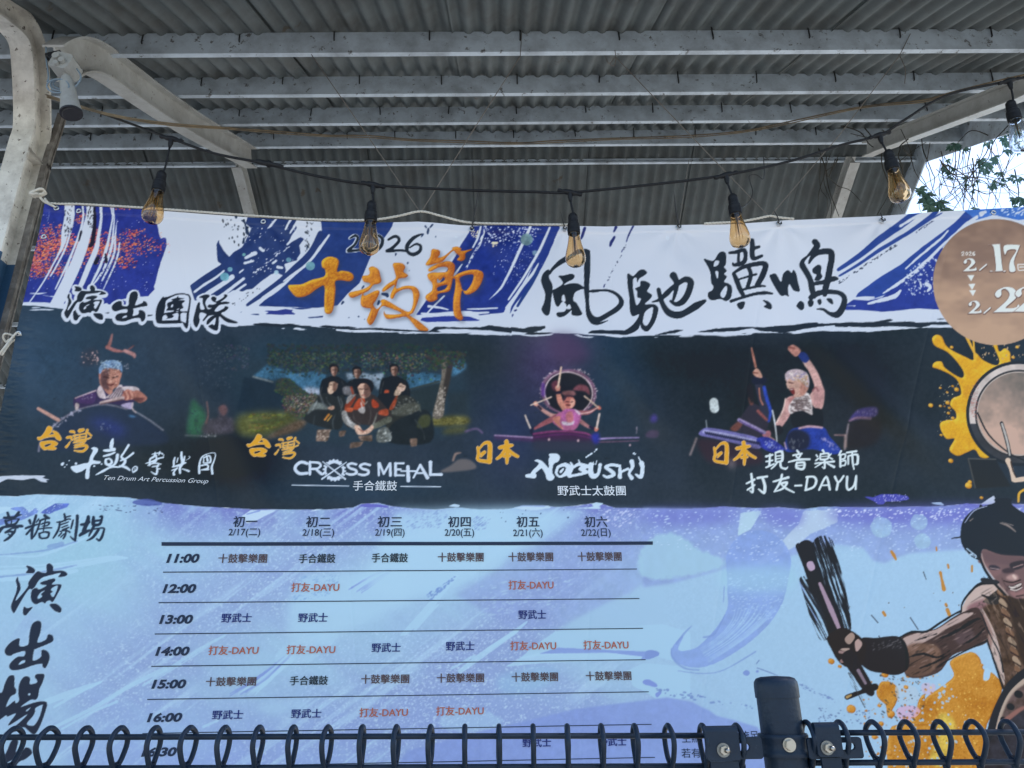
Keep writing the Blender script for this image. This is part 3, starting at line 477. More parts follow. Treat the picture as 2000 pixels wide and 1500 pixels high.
    c.dots('G', 90, [(795, 300), (965, 300), (965, 372), (795, 372)], (206, 228, 242), (.5, 1.1), 68, .9, 3, -.4); c.dots('G', 30, [(800, 320), (960, 312), (960, 375), (800, 375)], (70, 96, 140), (.5, 1.1), 69, .9, 3, -.4)
    c.dots('G', 40, [(800, 390), (950, 390), (930, 550), (830, 550)], (96, 62, 60), (.5, 1.2), 260, .6, 2.6, .3); c.dots('G', 26, [(860, 380), (945, 380), (930, 480), (880, 500)], (232, 190, 172), (.5, 1.0), 261, .7, 2.2, -.2)
    P('G', [(980, 560), (1010, 530), (1060, 545), (1100, 540), (1165, 590), (1160, 620), (1110, 640), (1060, 610), (1000, 620), (970, 590)], (182, 124, 112))
    for k in range(4): S('G', [(985+18*k, 552, 8), (1000+18*k, 590, 8), (992+18*k, 610, 5)], (205, 150, 134) if k % 2 else (150, 96, 90))
    P('G', [(1060, 600), (1150, 600), (1120, 636), (1070, 620)], (120, 78, 80), blur=1)
    S('G', [(800, 638, 11), (880, 618, 13), (975, 600, 15)], (196, 172, 172)); S('G', [(800, 648, 4), (880, 630, 5), (975, 612, 5)], (110, 86, 92))
    P('G', [(1490, 885), (1500, 750), (1530, 620), (1575, 650), (1640, 740), (1600, 885)], (58, 118, 86), blur=3.5, tex=.4, a=.7); c.dots('G', 40, [(1510, 650), (1640, 700), (1610, 880), (1500, 880)], (46, 66, 72), (.6, 1.8), 262, .7, 2, .5)
    P('G', [(1740, 700), (1780, 660), (1825, 690), (1810, 760), (1860, 770), (1865, 880), (1650, 890), (1600, 850), (1640, 790), (1740, 760)], (72, 68, 80), blur=2.5, tex=.6, a=.8); c.dots('G', 40, [(1680, 770), (1850, 770), (1850, 880), (1680, 880)], (104, 100, 116), (.5, 1.3), 263, .6, 4, .9)
    S('G', [(1650, 640, 6), (1660, 740, 6), (1640, 800, 10)], (116, 92, 96), blur=.8); P('G', [(1745, 690), (1790, 665), (1815, 710), (1780, 750)], (110, 86, 92), blur=1)
    S('G', [(1470, 895, 6), (1600, 900, 5), (1720, 905, 7)], (106, 112, 118), blur=1, a=.7); c.dots('G', 10, [(1600, 880), (1720, 880), (1720, 910), (1600, 910)], (190, 190, 195), (.6, 1.3), 70)
    # -------------------------------- photograph 2: six players seated under a tree
    P('H', [(60, 200), (300, 190), (600, 150), (1000, 120), (1800, 190), (1880, 330), (1880, 700), (1500, 860), (600, 860), (300, 800), (120, 740)], (46, 62, 76), blur=9)
    SKY = (66, 108, 138)
    P('H', [(220, 340), (330, 250), (420, 280), (560, 320), (700, 300), (790, 330), (740, 480), (640, 470), (560, 400), (480, 350), (400, 360), (350, 390)], SKY, smooth=False, blur=1.6)
    P('H', [(620, 430), (740, 440), (730, 490), (640, 480)], (170, 180, 200), blur=3)
    P('H', [(940, 320), (1060, 310), (1150, 330), (1240, 310), (1220, 430), (1190, 450), (1150, 380), (1040, 350), (960, 370)], (138, 156, 174), smooth=False, blur=1.6)
    P('H', [(1410, 330), (1560, 310), (1690, 330), (1680, 390), (1560, 410), (1440, 440)], SKY, smooth=False, blur=1.2); P('H', [(1760, 240), (1850, 220), (1880, 270), (1800, 330), (1760, 330)], (72, 116, 148), blur=2)
    P('H', [(150, 350), (370, 370), (370, 400), (480, 470), (480, 620), (100, 620)], (38, 52, 66), smooth=False, blur=2); S('H', [(220, 345, 8), (370, 385, 8)], (104, 116, 124))
    P('H', [(1440, 460), (1680, 390), (1690, 440), (1650, 620), (1500, 620)], (44, 56, 64), smooth=False, blur=1); S('H', [(1440, 445, 6), (1670, 380, 8)], (56, 66, 70)); P('H', [(1740, 470), (1900, 460), (1900, 660), (1740, 660)], (46, 58, 68), smooth=False, blur=4)
    P('H', [(390, 440), (410, 370), (450, 350), (520, 370), (580, 430), (640, 460), (640, 490), (480, 500), (440, 480)], (48, 60, 60), rough=1.6, a=.8); c.dots('H', 260, [(380, 450), (420, 365), (500, 355), (580, 425), (660, 470), (640, 500), (440, 490)], lambda r: (44+r.rand()*34, 56+r.rand()*32, 52+r.rand()*22), (.8, 2.0), 282, .85, 1.6, .4)
    P('H', [(450, 540), (480, 490), (600, 475), (740, 490), (740, 560), (690, 600), (590, 660), (480, 620)], (54, 58, 58), rough=1.4, a=.8); c.dots('H', 420, [(440, 530), (480, 475), (740, 475), (740, 570), (600, 670), (470, 630)], lambda r: (50+r.rand()*70, 54+r.rand()*58, 50+r.rand()*50), (.7, 1.9), 283, .85, 1.6, .4); c.dots('H', 150, [(460, 500), (720, 490), (640, 640), (480, 610)], (150, 140, 126), (.5, 1.4), 80); c.dots('H', 60, [(460, 500), (720, 490), (640, 640), (480, 610)], (190, 176, 160), (.4, .9), 81)
    P('H', [(130, 650), (440, 620), (560, 660), (600, 690), (430, 760), (300, 810), (120, 800)], (88, 92, 60), blur=6, tex=.4); c.dots('H', 260, [(190, 630), (520, 640), (420, 740), (180, 790)], lambda r: (90+r.rand()*60, 94+r.rand()*52, 52+r.rand()*26), (.5, 1.2), 182, .6, 5, -.1); P('H', [(220, 690), (520, 660), (480, 690), (260, 720)], (60, 70, 56), blur=3, a=.7)
    P('H', [(420, 760), (560, 690), (640, 690), (560, 770), (330, 830), (340, 810)], (98, 84, 74), blur=3, tex=.5)
    P('H', [(1610, 670), (1800, 650), (1900, 665), (1880, 720), (1620, 725)], (104, 102, 66), blur=3.5, tex=.4); c.dots('H', 90, [(1620, 670), (1860, 660), (1860, 715), (1620, 720)], (140, 134, 84), (.5, 1.2), 183, .6, 5, 0); P('H', [(1740, 745), (1880, 730), (1860, 780), (1700, 790)], (82, 86, 66), blur=4)
    rs = np.random.RandomState(5)
    hang = lambda px: 232+26*math.sin(px/95.)+44*math.exp(-((px-560)/150.)**2)+60*math.exp(-((px-1450)/90.)**2)+30*math.exp(-((px-1100)/60.)**2)+14*math.sin(px/23.)
    def kl(x_, y_):
        zx, zy = (x_-440)*4, (y_-650)*4; d_ = zy-hang(zx); return 1.0 if d_ < 0 else math.exp(-d_/34.)
    c.dots('H', 1700, [(330, 90), (1720, 90), (1720, 400), (330, 400)], lambda r: (38+r.rand()*14, 50+r.rand()*14, 56+r.rand()*12), (1.0, 2.9), 82, .92, 1.7, .4, kl)
    c.dots('H', 420, [(330, 150), (1000, 150), (1000, 360), (330, 360)], lambda r: (62+r.rand()*44, 74+r.rand()*40, 66+r.rand()*26), (.6, 1.6), 83, .75, 1.8, .5, kl)
    c.dots('H', 420, [(1060, 150), (1720, 170), (1720, 380), (1060, 360)], lambda r: (66+r.rand()*84, 76+r.rand()*74, 68+r.rand()*60), (.6, 1.6), 84, .75, 1.8, .5, kl)
    c.dots('H', 120, [(0, 80), (190, 120), (180, 300), (0, 300)], lambda r: (70+r.rand()*50, 70+r.rand()*44, 86+r.rand()*40), (.6, 1.6), 85, .7)
    P('H', [(1690, 200), (1780, 200), (1750, 380), (1720, 500), (1700, 655), (1620, 655), (1660, 480), (1690, 330)], (112, 106, 100), rough=.2); P('H', [(1740, 200), (1785, 200), (1755, 380), (1725, 500), (1710, 560), (1700, 440), (1720, 330)], (58, 56, 58), blur=1); c.dots('H', 120, [(1680, 420), (1730, 420), (1700, 650), (1625, 650)], (186, 176, 166), (.5, 1.5), 86, 1, 2, 1.4)
    c.dots('H', 420, [(1560, 130), (1880, 150), (1860, 300), (1780, 260), (1660, 300), (1580, 290)], lambda r: (40+r.rand()*30, 50+r.rand()*30, 54+r.rand()*20), (1.0, 2.6), 284, .9, 1.7, .4)
    BK = (34, 40, 48)
    for (x, y, w, h) in ((850, 270, 190, 230), (1030, 290, 150, 200), (1320, 270, 200, 260)):          # back row, standing
        P('H', [(x-w*.5, y+h), (x-w*.52, y+110), (x-w*.25, y+80), (x-20, y+70), (x+20, y+70), (x+w*.25, y+85), (x+w*.55, y+130), (x+w*.55, y+h)], BK)
        P('H', [(x-34, y+20), (x-36, y-10), (x-10, y-26), (x+24, y-20), (x+36, y+10), (x+30, y+40), (x-30, y+40)], (36, 36, 42))
        P('H', [(x-22, y), (x+10, y-6), (x+26, y+10), (x+20, y+50), (x+2, y+70), (x-16, y+56), (x-24, y+24)], (176, 140, 126)); P('H', [(x+4, y), (x+26, y+10), (x+20, y+52), (x+2, y+70)], (92, 72, 70), blur=.7)
        S('H', [(x-14, y+20, 3), (x-2, y+20, 3)], (60, 46, 46)); S('H', [(x+8, y+20, 3), (x+18, y+20, 3)], (56, 44, 44)); S('H', [(x-8, y+50, 2), (x+8, y+50, 2)], (110, 70, 66))
    P('H', [(920, 430), (960, 420), (1000, 440), (1000, 490), (930, 480)], (120, 120, 126), blur=1); S('H', [(985, 430, 8), (1000, 480, 8)], (160, 80, 66)); P('H', [(1250, 450), (1280, 455), (1275, 490), (1245, 480)], (180, 84, 66)); P('H', [(1200, 490), (1420, 480), (1400, 620), (1220, 620)], BK)
    # middle row
    P('H', [(630, 640), (690, 560), (740, 490), (790, 470), (860, 500), (920, 490), (950, 560), (930, 660), (880, 760), (640, 700)], (44, 50, 56)); P('H', [(690, 550), (780, 560), (800, 600), (700, 600), (640, 640)], (110, 118, 118), blur=1); S('H', [(740, 480, 5), (770, 560, 5), (830, 590, 5)], (90, 98, 104)); S('H', [(880, 500, 4), (910, 600, 4)], (86, 94, 100))
    P('H', [(800, 420), (800, 385), (830, 362), (870, 370), (880, 400), (870, 440), (850, 462), (830, 480), (805, 470)], (206, 176, 156)); P('H', [(845, 390), (876, 395), (870, 440), (850, 462), (840, 440)], (120, 92, 84), blur=.8); P('H', [(795, 420), (800, 375), (840, 355), (880, 370), (884, 400), (850, 382), (815, 390), (808, 425)], (34, 34, 40)); S('H', [(818, 408, 3), (832, 408, 3)], (70, 52, 50))
    P('H', [(800, 590), (840, 570), (855, 590), (830, 605)], (200, 160, 140)); S('H', [(780, 680, 8), (810, 640, 8)], (196, 130, 70)); S('H', [(800, 690, 5), (830, 650, 5)], (196, 150, 80))
    P('H', [(1330, 520), (1400, 490), (1480, 520), (1520, 620), (1500, 720), (1280, 760), (1260, 650)], (50, 54, 56)); P('H', [(1400, 560), (1520, 560), (1480, 640), (1300, 640)], (84, 88, 84), blur=1.5); P('H', [(1330, 505), (1350, 490), (1320, 590), (1280, 600)], (150, 74, 58)); P('H', [(1320, 490), (1340, 440), (1380, 450), (1360, 490)], (206, 180, 160))
    P('H', [(1340, 430), (1345, 395), (1375, 380), (1405, 395), (1410, 430), (1390, 460), (1355, 455)], (210, 180, 164)); P('H', [(1330, 430), (1340, 385), (1380, 372), (1412, 395), (1408, 415), (1370, 395), (1350, 420)], (32, 32, 36)); S('H', [(1360, 420, 3), (1375, 420, 3)], (80, 60, 56)); S('H', [(1385, 425, 3), (1400, 425, 3)], (80, 60, 56))
    c.dots('H', 40, [(1340, 490), (1500, 500), (1520, 640), (1300, 640)], (150, 152, 146), (.5, 1.3), 87, .8, 3, .5)
    P('H', [(1440, 640), (1560, 600), (1620, 680), (1600, 860), (1280, 860), (1300, 720)], (38, 46, 54), blur=1); P('H', [(1530, 650), (1600, 650), (1590, 730), (1500, 740)], (70, 76, 60), blur=1.5)
    # front figure
    P('H', [(920, 660), (940, 560), (990, 490), (1060, 480), (1140, 480), (1200, 520), (1270, 600), (1300, 650), (1280, 700), (1180, 730), (1060, 720), (960, 740)], (58, 54, 58)); P('H', [(1000, 600), (1040, 520), (1090, 520), (1080, 590)], (176, 78, 58)); P('H', [(1150, 520), (1200, 560), (1190, 590), (1150, 580)], (168, 72, 54)); P('H', [(940, 560), (1000, 500), (1020, 510), (980, 580), (940, 610)], (140, 66, 52)); P('H', [(960, 500), (1020, 480), (1010, 500), (950, 560)], (150, 146, 146)); P('H', [(1040, 600), (1090, 580), (1090, 630), (1060, 630)], (170, 164, 164)); P('H', [(1210, 610), (1270, 600), (1270, 650), (1200, 640)], (160, 78, 60)); P('H', [(940, 590), (1000, 590), (990, 620), (940, 615)], (180, 90, 66))
    S('H', [(930, 630, 22), (950, 690, 24), (1020, 740, 20)], (150, 150, 150)); S('H', [(1280, 680, 24), (1200, 720, 24), (1140, 745, 16)], (96, 100, 92)); c.dots('H', 26, [(925, 620), (960, 640), (1020, 740), (980, 740)], (190, 190, 190), (.6, 1.4), 88, .9, 2)
    P('H', [(1035, 430), (1035, 410), (1070, 390), (1120, 400), (1140, 440), (1130, 490), (1090, 515), (1060, 500)], (214, 176, 156)); P('H', [(1090, 400), (1140, 430), (1130, 490), (1095, 512), (1080, 470)], (104, 80, 76), blur=1.2); P('H', [(1025, 430), (1030, 380), (1080, 358), (1140, 375), (1160, 420), (1140, 470), (1130, 430), (1100, 400), (1060, 400), (1040, 420)], (36, 32, 36))
    S('H', [(1050, 440, 4), (1075, 444, 3)], (64, 46, 46)); S('H', [(1095, 446, 3), (1120, 444, 3)], (50, 40, 42)); S('H', [(1068, 490, 3), (1095, 492, 3)], (150, 90, 86)); S('H', [(1080, 450, 4), (1076, 474, 5)], (224, 190, 170)); S('H', [(1060, 515, 4), (1090, 560, 4), (1110, 540, 3)], (160, 150, 140))
    P('H', [(1010, 730), (1050, 730), (1080, 770), (1130, 740), (1150, 720), (1160, 750), (1120, 790), (1060, 800), (1030, 790)], (222, 184, 164)); S('H', [(1040, 750, 4), (1080, 780, 4)], (130, 88, 80)); S('H', [(1060, 770, 3), (1110, 770, 3)], (150, 100, 90))
    P('H', [(1200, 760), (1260, 740), (1300, 800), (1290, 850), (1200, 860), (1180, 820)], (110, 116, 116), rough=.5, tex=.8); c.dots('H', 26, [(1200, 760), (1300, 780), (1290, 850), (1200, 850)], (206, 210, 206), (.6, 1.8), 89)
    for (pts) in ([(720, 760), (830, 755), (800, 850), (710, 850)], [(980, 860), (1090, 850), (1060, 890), (970, 910)], [(1440, 830), (1500, 825), (1500, 890), (1450, 895)], [(1040, 810), (1150, 800), (1150, 850), (1060, 850)], [(890, 770), (950, 765), (930, 810), (890, 815)]):
        P('H', pts, (128, 104, 92), smooth=False, rough=.6, tex=.8, a=.8)
    c.dots('H', 30, [(715, 760), (830, 760), (800, 850), (715, 850)], (196, 180, 166), (.6, 1.6), 90, .9, 2)
    for pts, col_, w_ in (([(760, 420), (745, 480), (770, 540)], (84, 88, 92), 4), ([(905, 370), (930, 430), (920, 480)], (70, 74, 80), 4), ([(1000, 360), (985, 400)], (72, 76, 82), 3), ([(1240, 380), (1225, 430), (1215, 480)], (66, 70, 76), 4), ([(1400, 380), (1420, 430), (1430, 480)], (62, 66, 72), 4), ([(720, 530), (700, 570), (680, 610)], (150, 156, 158), 5), ([(790, 500), (800, 540), (830, 575)], (120, 128, 132), 4), ([(900, 510), (915, 560), (900, 620)], (104, 112, 116), 4), ([(860, 640), (840, 700), (850, 760)], (70, 78, 84), 5), ([(700, 650), (690, 720)], (64, 72, 78), 5), ([(1430, 520), (1460, 570), (1450, 640)], (110, 114, 112), 4), ([(1360, 560), (1400, 600), (1470, 610)], (120, 124, 118), 4), ([(1500, 560), (1530, 620)], (90, 96, 92), 5), ([(1480, 680), (1540, 760), (1560, 840)], (62, 70, 74), 5), ([(1000, 620), (1010, 680), (1060, 720)], (92, 88, 90), 4), ([(1120, 560), (1140, 640), (1120, 720)], (84, 80, 82), 4), ([(1190, 620), (1170, 690), (1150, 730)], (130, 132, 126), 5), ([(950, 650), (975, 710)], (200, 200, 200), 5), ([(1060, 540), (1075, 600)], (212, 206, 204), 5)):
        S('H', pts, col_, r=w_, blur=.5, a=.85, rough=.5)
    P('H', [(1680, 1090), (1760, 1040), (1830, 990), (1920, 1000), (1960, 1060), (1820, 1085)], (112, 106, 108), blur=1.5, a=.8); S('H', [(1780, 1000, 8), (1800, 950, 10), (1840, 940, 5)], (132, 114, 110), blur=1)
    # -------------------------------- photograph 3: drummer with arms spread before a round drum
    P('I', [(750, 30), (950, 30), (1080, 200), (900, 260), (780, 200)], (74, 60, 92), blur=9, a=.7)
    P('I', [(680, 480), (700, 400), (780, 330), (890, 310), (1010, 330), (1100, 410), (1130, 500), (1100, 600), (1020, 670), (900, 690), (780, 660), (700, 590)], (40, 44, 54), blur=1.2)
    S('I', [(830, 670, 8), (740, 620, 10), (690, 530, 12), (690, 430, 14), (760, 340, 12), (850, 312, 10), (960, 316, 10), (1050, 370, 12), (1110, 450, 12), (1120, 540, 12), (1080, 620, 10), (1000, 670, 9)], (150, 110, 140), a=.8, blur=.7)
    S('I', [(740, 600, 5), (700, 500, 6), (740, 390, 5), (830, 330, 5), (930, 326, 5), (1040, 380, 5), (1098, 470, 6), (1090, 570, 5), (1030, 650, 4)], (220, 196, 204))
    c.dots('I', 90, [(660, 300), (1150, 300), (1150, 640), (660, 640)], (225, 205, 215), (.5, 1.4), 91, .9, 1.5, 0, lambda x, y: 1.0 if abs(math.hypot((x-1109)/1.0, (y-765)/.86)-55) < 2.5 else 0)
    S('I', [(690, 430, 16), (690, 520, 16)], (96, 66, 150), blur=1.5, a=.8)
    P('I', [(940, 470), (990, 430), (1060, 450), (1080, 520), (1040, 490), (980, 480)], (128, 80, 92), blur=1); P('I', [(760, 420), (810, 390), (820, 460), (780, 480)], (100, 62, 76), blur=1.4); P('I', [(850, 490), (940, 480), (960, 520), (870, 520)], (130, 92, 96), blur=1)
    SKN = (206, 140, 124)
    for st in ([(875, 640, 26), (835, 580, 24), (820, 520, 20), (815, 470, 16)],): S('I', st, SKN)
    S('I', [(800, 500, 12), (830, 495, 14)], (46, 44, 60)); P('I', [(790, 450), (815, 430), (835, 445), (825, 475), (800, 475)], (214, 150, 136)); S('I', [(842, 280, 7), (828, 370, 8), (815, 450, 8)], (226, 196, 176))
    S('I', [(860, 690, 24), (780, 700, 18), (700, 660, 15), (640, 610, 12)], (198, 150, 146)); P('I', [(605, 590), (630, 575), (645, 600), (620, 615)], (216, 150, 130)); S('I', [(585, 608, 5), (660, 580, 6), (757, 537, 6)], (226, 200, 186)); S('I', [(650, 620, 10), (670, 640, 10)], (50, 44, 60))
    S('I', [(830, 700, 30), (760, 730, 24), (680, 770, 18), (620, 805, 10)], (150, 90, 100)); S('I', [(600, 800, 12), (590, 830, 14), (605, 860, 10)], (40, 44, 66)); S('I', [(538, 693, 6), (560, 750, 7), (582, 800, 7)], (224, 206, 196))
    S('I', [(980, 670, 20), (1060, 670, 18), (1120, 640, 12), (1150, 620, 10)], (150, 96, 104)); S('I', [(1000, 680, 4), (1080, 665, 4), (1140, 630, 4)], (226, 190, 184)); P('I', [(1140, 620), (1165, 615), (1175, 640), (1150, 645)], (206, 120, 110)); S('I', [(1035, 530, 6), (1090, 575, 6), (1150, 628, 6)], (226, 196, 176))
    S('I', [(970, 720, 20), (1040, 770, 16), (1080, 795, 10)], (170, 120, 124)); P('I', [(1110, 800), (1140, 790), (1152, 810), (1130, 830)], (214, 130, 116)); S('I', [(1160, 680, 8), (1148, 740, 9), (1136, 800, 8)], (220, 200, 192)); S('I', [(1080, 790, 10), (1110, 805, 10)], (44, 40, 66))
    P('I', [(770, 750), (800, 690), (870, 650), (940, 640), (1000, 670), (1000, 740), (960, 810), (900, 820), (850, 815), (800, 780)], (170, 100, 140)); P('I', [(860, 650), (930, 640), (990, 670), (980, 760), (900, 770), (850, 740)], (190, 110, 170), blur=1.4); P('I', [(845, 745), (900, 750), (950, 740), (930, 775), (860, 775)], (206, 190, 206)); P('I', [(880, 680), (930, 660), (940, 740), (890, 750)], (196, 120, 130), blur=1); P('I', [(950, 640), (1000, 670), (990, 690), (960, 660)], (214, 190, 206)); P('I', [(770, 720), (830, 700), (830, 760), (860, 815), (800, 770)], (196, 128, 116))
    P('I', [(862, 570), (880, 525), (930, 530), (958, 570), (950, 610), (920, 635), (885, 630)], (188, 116, 108)); P('I', [(920, 550), (955, 570), (945, 612), (915, 630)], (228, 168, 150), blur=.8); S('I', [(880, 575, 4), (905, 578, 4)], (64, 40, 48)); S('I', [(920, 580, 3), (940, 576, 3)], (64, 40, 48)); S('I', [(885, 604, 5), (915, 606, 5)], (78, 44, 50)); S('I', [(862, 560, 10), (890, 525, 10), (935, 530, 8)], (72, 54, 66))
    P('I', [(600, 870), (620, 840), (760, 826), (900, 824), (1040, 835), (1100, 860), (1140, 900), (1120, 930), (900, 920), (610, 920)], (66, 46, 76), blur=.8); S('I', [(610, 850, 8), (760, 830, 8), (900, 828, 8), (1040, 842, 8), (1110, 875, 6)], (126, 66, 110)); S('I', [(620, 880, 6), (800, 856, 6), (960, 856, 6), (1110, 890, 5)], (90, 50, 96))
    P('I', [(600, 900), (1130, 905), (1120, 990), (610, 990)], (52, 58, 76), smooth=False, blur=4)
    S('I', [(285, 862, 6), (440, 872, 7), (595, 882, 9)], (186, 160, 200), blur=.4); S('I', [(290, 880, 12), (590, 900, 14)], (78, 58, 96), blur=2.5); S('I', [(1150, 890, 8), (1300, 882, 6), (1490, 880, 5)], (170, 150, 206), blur=.4); S('I', [(1150, 915, 5), (1300, 912, 4), (1490, 905, 3)], (126, 92, 120), blur=.6)
    P('I', [(1090, 860), (1150, 840), (1160, 910), (1120, 930)], (52, 60, 150), blur=2.4)
    for (x, y, r) in ((738, 895, 9), (982, 902, 9), (1415, 940, 7), (1470, 800, 3)): S('I', [(x, y, r), (x, y+5, r)], (214, 180, 190), blur=.5)
    S('I', [(1473, 790, 3), (1470, 845, 3)], (150, 140, 160)); P('I', [(1580, 720), (1620, 690), (1640, 740), (1600, 760)], (78, 70, 150), blur=2.5, a=.8); P('I', [(1545, 850), (1590, 820), (1650, 830), (1640, 880), (1560, 880)], (74, 68, 92), blur=1.5); S('I', [(40, 830, 8), (130, 805, 8), (180, 840, 8)], (98, 86, 120), blur=1.2)
    # -------------------------------- photograph 4: two drummers, fair-haired one in front
    S('J', [(300, 590, 34), (306, 640, 36)], (206, 218, 222)); S('J', [(238, 735, 4), (244, 800, 4)], (150, 160, 170))
    P('J', [(440, 810), (520, 700), (560, 640), (600, 600), (660, 620), (740, 700), (720, 800), (640, 880), (520, 830)], (52, 52, 66), blur=1); P('J', [(430, 800), (500, 740), (530, 760), (480, 820)], (112, 74, 72), blur=1); S('J', [(590, 560, 16), (600, 600, 14)], (120, 76, 74), blur=1)
    P('J', [(560, 470), (600, 440), (620, 560), (600, 600), (570, 540)], (40, 42, 48), blur=1.5)
    S('J', [(640, 400, 22), (670, 500, 34), (700, 620, 34), (730, 730, 24)], (52, 56, 74)); S('J', [(660, 480, 6), (668, 560, 6), (690, 610, 6)], (196, 130, 116)); S('J', [(700, 470, 12), (720, 560, 14), (750, 660, 12), (735, 740, 8)], (58, 84, 190), blur=.6); S('J', [(650, 660, 12), (720, 730, 10)], (150, 90, 92), blur=.7)
    S('J', [(630, 420, 30), (690, 415, 30)], (36, 42, 60)); P('J', [(610, 350), (640, 320), (670, 350), (685, 395), (640, 390), (615, 370)], (206, 158, 142)); S('J', [(600, 160, 6), (615, 230, 9), (632, 310, 9)], (176, 120, 108)); S('J', [(612, 355, 5), (650, 360, 4)], (110, 66, 60))
    P('J', [(1000, 190), (1060, 250), (1130, 360), (1170, 470), (1180, 520), (1160, 640), (1090, 620), (1060, 540), (1100, 470), (1060, 350), (1010, 270)], (206, 164, 160)); S('J', [(1010, 260, 6), (1040, 310, 6)], (235, 200, 190)); P('J', [(1100, 480), (1170, 480), (1160, 620), (1090, 600)], (196, 150, 150), blur=1.4); S('J', [(1085, 500, 6), (1110, 470, 6), (1130, 500, 5)], (140, 92, 96), blur=.6)
    P('J', [(970, 210), (1020, 190), (1060, 245), (1020, 275)], (44, 60, 120)); P('J', [(890, 160), (930, 130), (990, 170), (980, 205), (950, 225), (910, 190)], (196, 140, 130)); S('J', [(900, 150, 8), (940, 160, 8)], (150, 96, 92))
    P('J', [(780, 780), (850, 640), (880, 555), (960, 540), (920, 620), (900, 700), (820, 805)], (206, 160, 158)); S('J', [(870, 560, 5), (850, 650, 5), (800, 750, 5)], (240, 210, 200)); P('J', [(890, 560), (960, 540), (930, 600)], (186, 130, 128), blur=1)
    P('J', [(895, 620), (960, 540), (1055, 520), (1085, 690), (1000, 660), (910, 680)], (216, 206, 206), tex=.3)
    for k in range(12): S('J', [(915+rs.uniform(0, 130), 560+rs.uniform(0, 90), 6), (950+rs.uniform(0, 110), 550+rs.uniform(0, 110), 4)], (112, 98, 100), blur=.4)
    c.dots('J', 60, [(905, 600), (960, 545), (1055, 525), (1080, 660), (1000, 660), (915, 680)], (104, 92, 96), (.7, 1.5), 196, .9, 3.2, .5)
    P('J', [(915, 690), (1000, 655), (1085, 690), (1085, 640), (1155, 650), (1165, 780), (1060, 780), (940, 790)], (36, 40, 50))
    P('J', [(880, 430), (870, 400), (930, 390), (1000, 400), (1050, 420), (1050, 480), (1000, 540), (940, 545), (930, 510), (900, 490)], (214, 172, 158)); P('J', [(1000, 430), (1050, 440), (1040, 500), (1000, 540), (980, 500)], (186, 136, 124), blur=1.2); S('J', [(895, 430, 4), (930, 438, 4)], (92, 64, 64)); P('J', [(905, 485), (935, 478), (945, 520), (925, 525)], (120, 56, 60)); S('J', [(912, 488, 4), (930, 486, 3)], (236, 226, 220)); S('J', [(880, 440, 5), (890, 475, 5)], (228, 190, 176))
    P('J', [(865, 370), (900, 335), (970, 325), (1040, 355), (1060, 420), (1050, 470), (1020, 450), (1000, 420), (960, 410), (930, 420), (900, 400), (880, 420)], (196, 178, 186)); c.dots('J', 70, [(880, 350), (1040, 360), (1050, 440), (940, 410)], (236, 222, 214), (.5, 1.2), 92, .9, 3.5, .8); c.dots('J', 50, [(930, 380), (1050, 380), (1050, 470), (960, 420)], (190, 150, 112), (.5, 1.3), 93, .8, 3, 1.0); c.dots('J', 30, [(880, 350), (1040, 350), (1000, 400), (890, 390)], (140, 130, 186), (.5, 1.2), 94, .8, 3, .4)
    P('J', [(860, 940), (900, 820), (990, 785), (1165, 785), (1220, 860), (1310, 970), (1240, 1000), (1080, 960), (900, 985)], (50, 72, 164)); P('J', [(880, 850), (960, 800), (1060, 850), (1040, 960), (900, 970)], (40, 46, 66), blur=2); S('J', [(980, 795, 8), (1060, 780, 10), (1160, 790, 8)], (196, 160, 176)); c.dots('J', 40, [(1180, 850), (1300, 960), (1260, 980), (1150, 880)], (170, 165, 220), (.6, 1.6), 95, .8, 2, .8); c.dots('J', 24, [(900, 880), (1020, 880), (1010, 950), (900, 960)], (110, 116, 130), (.5, 1.2), 96, .9, 4, 1.5); S('J', [(860, 910, 5), (875, 960, 5)], (200, 170, 190))
    S('J', [(810, 810, 40), (770, 800, 26)], (38, 42, 52)); P('J', [(690, 830), (740, 815), (752, 850), (730, 880), (690, 860)], (176, 116, 130)); S('J', [(500, 730, 14), (600, 780, 15), (700, 830, 14)], (160, 146, 190)); S('J', [(505, 738, 5), (690, 838, 5)], (96, 80, 140)); S('J', [(740, 865, 8), (780, 890, 6)], (200, 150, 140)); S('J', [(765, 655, 6), (785, 760, 6), (800, 900, 5)], (210, 216, 222))
    P('J', [(180, 850), (220, 800), (300, 798), (480, 830), (640, 870), (680, 930), (640, 960), (480, 920), (300, 880)], (120, 118, 180)); S('J', [(220, 825, 12), (320, 835, 12), (480, 865, 12), (650, 905, 12)], (170, 170, 216)); P('J', [(640, 880), (740, 870), (860, 960), (780, 990), (680, 950)], (56, 66, 160), tex=.6); c.dots('J', 50, [(700, 890), (780, 900), (850, 970), (720, 960)], (170, 180, 220), (.5, 1.4), 97)
    for k in range(26): x = 230+k*17; S('J', [(x, 828+k*3.2, 6), (x+10, 844+k*3.2, 6)], (40, 44, 70))
    P('J', [(170, 890), (300, 890), (480, 930), (660, 970), (660, 1080), (300, 1080), (200, 1000)], (56, 48, 60), blur=4, a=.9); S('J', [(160, 880, 8), (130, 960, 8), (110, 1010, 8)], (132, 120, 124), blur=1); S('J', [(440, 1070, 26), (440, 1100, 22)], (120, 112, 120), blur=5, a=.8)
    P('J', [(1380, 730), (1430, 660), (1500, 635), (1580, 640), (1580, 700), (1460, 720)], (76, 70, 130), blur=1.4); S('J', [(1380, 735, 8), (1440, 712, 10), (1540, 720, 10)], (150, 120, 150), blur=.8); c.dots('J', 26, [(1420, 660), (1580, 640), (1580, 700), (1420, 720)], (150, 140, 190), (.6, 1.3), 98, .8, 3, 1.5)
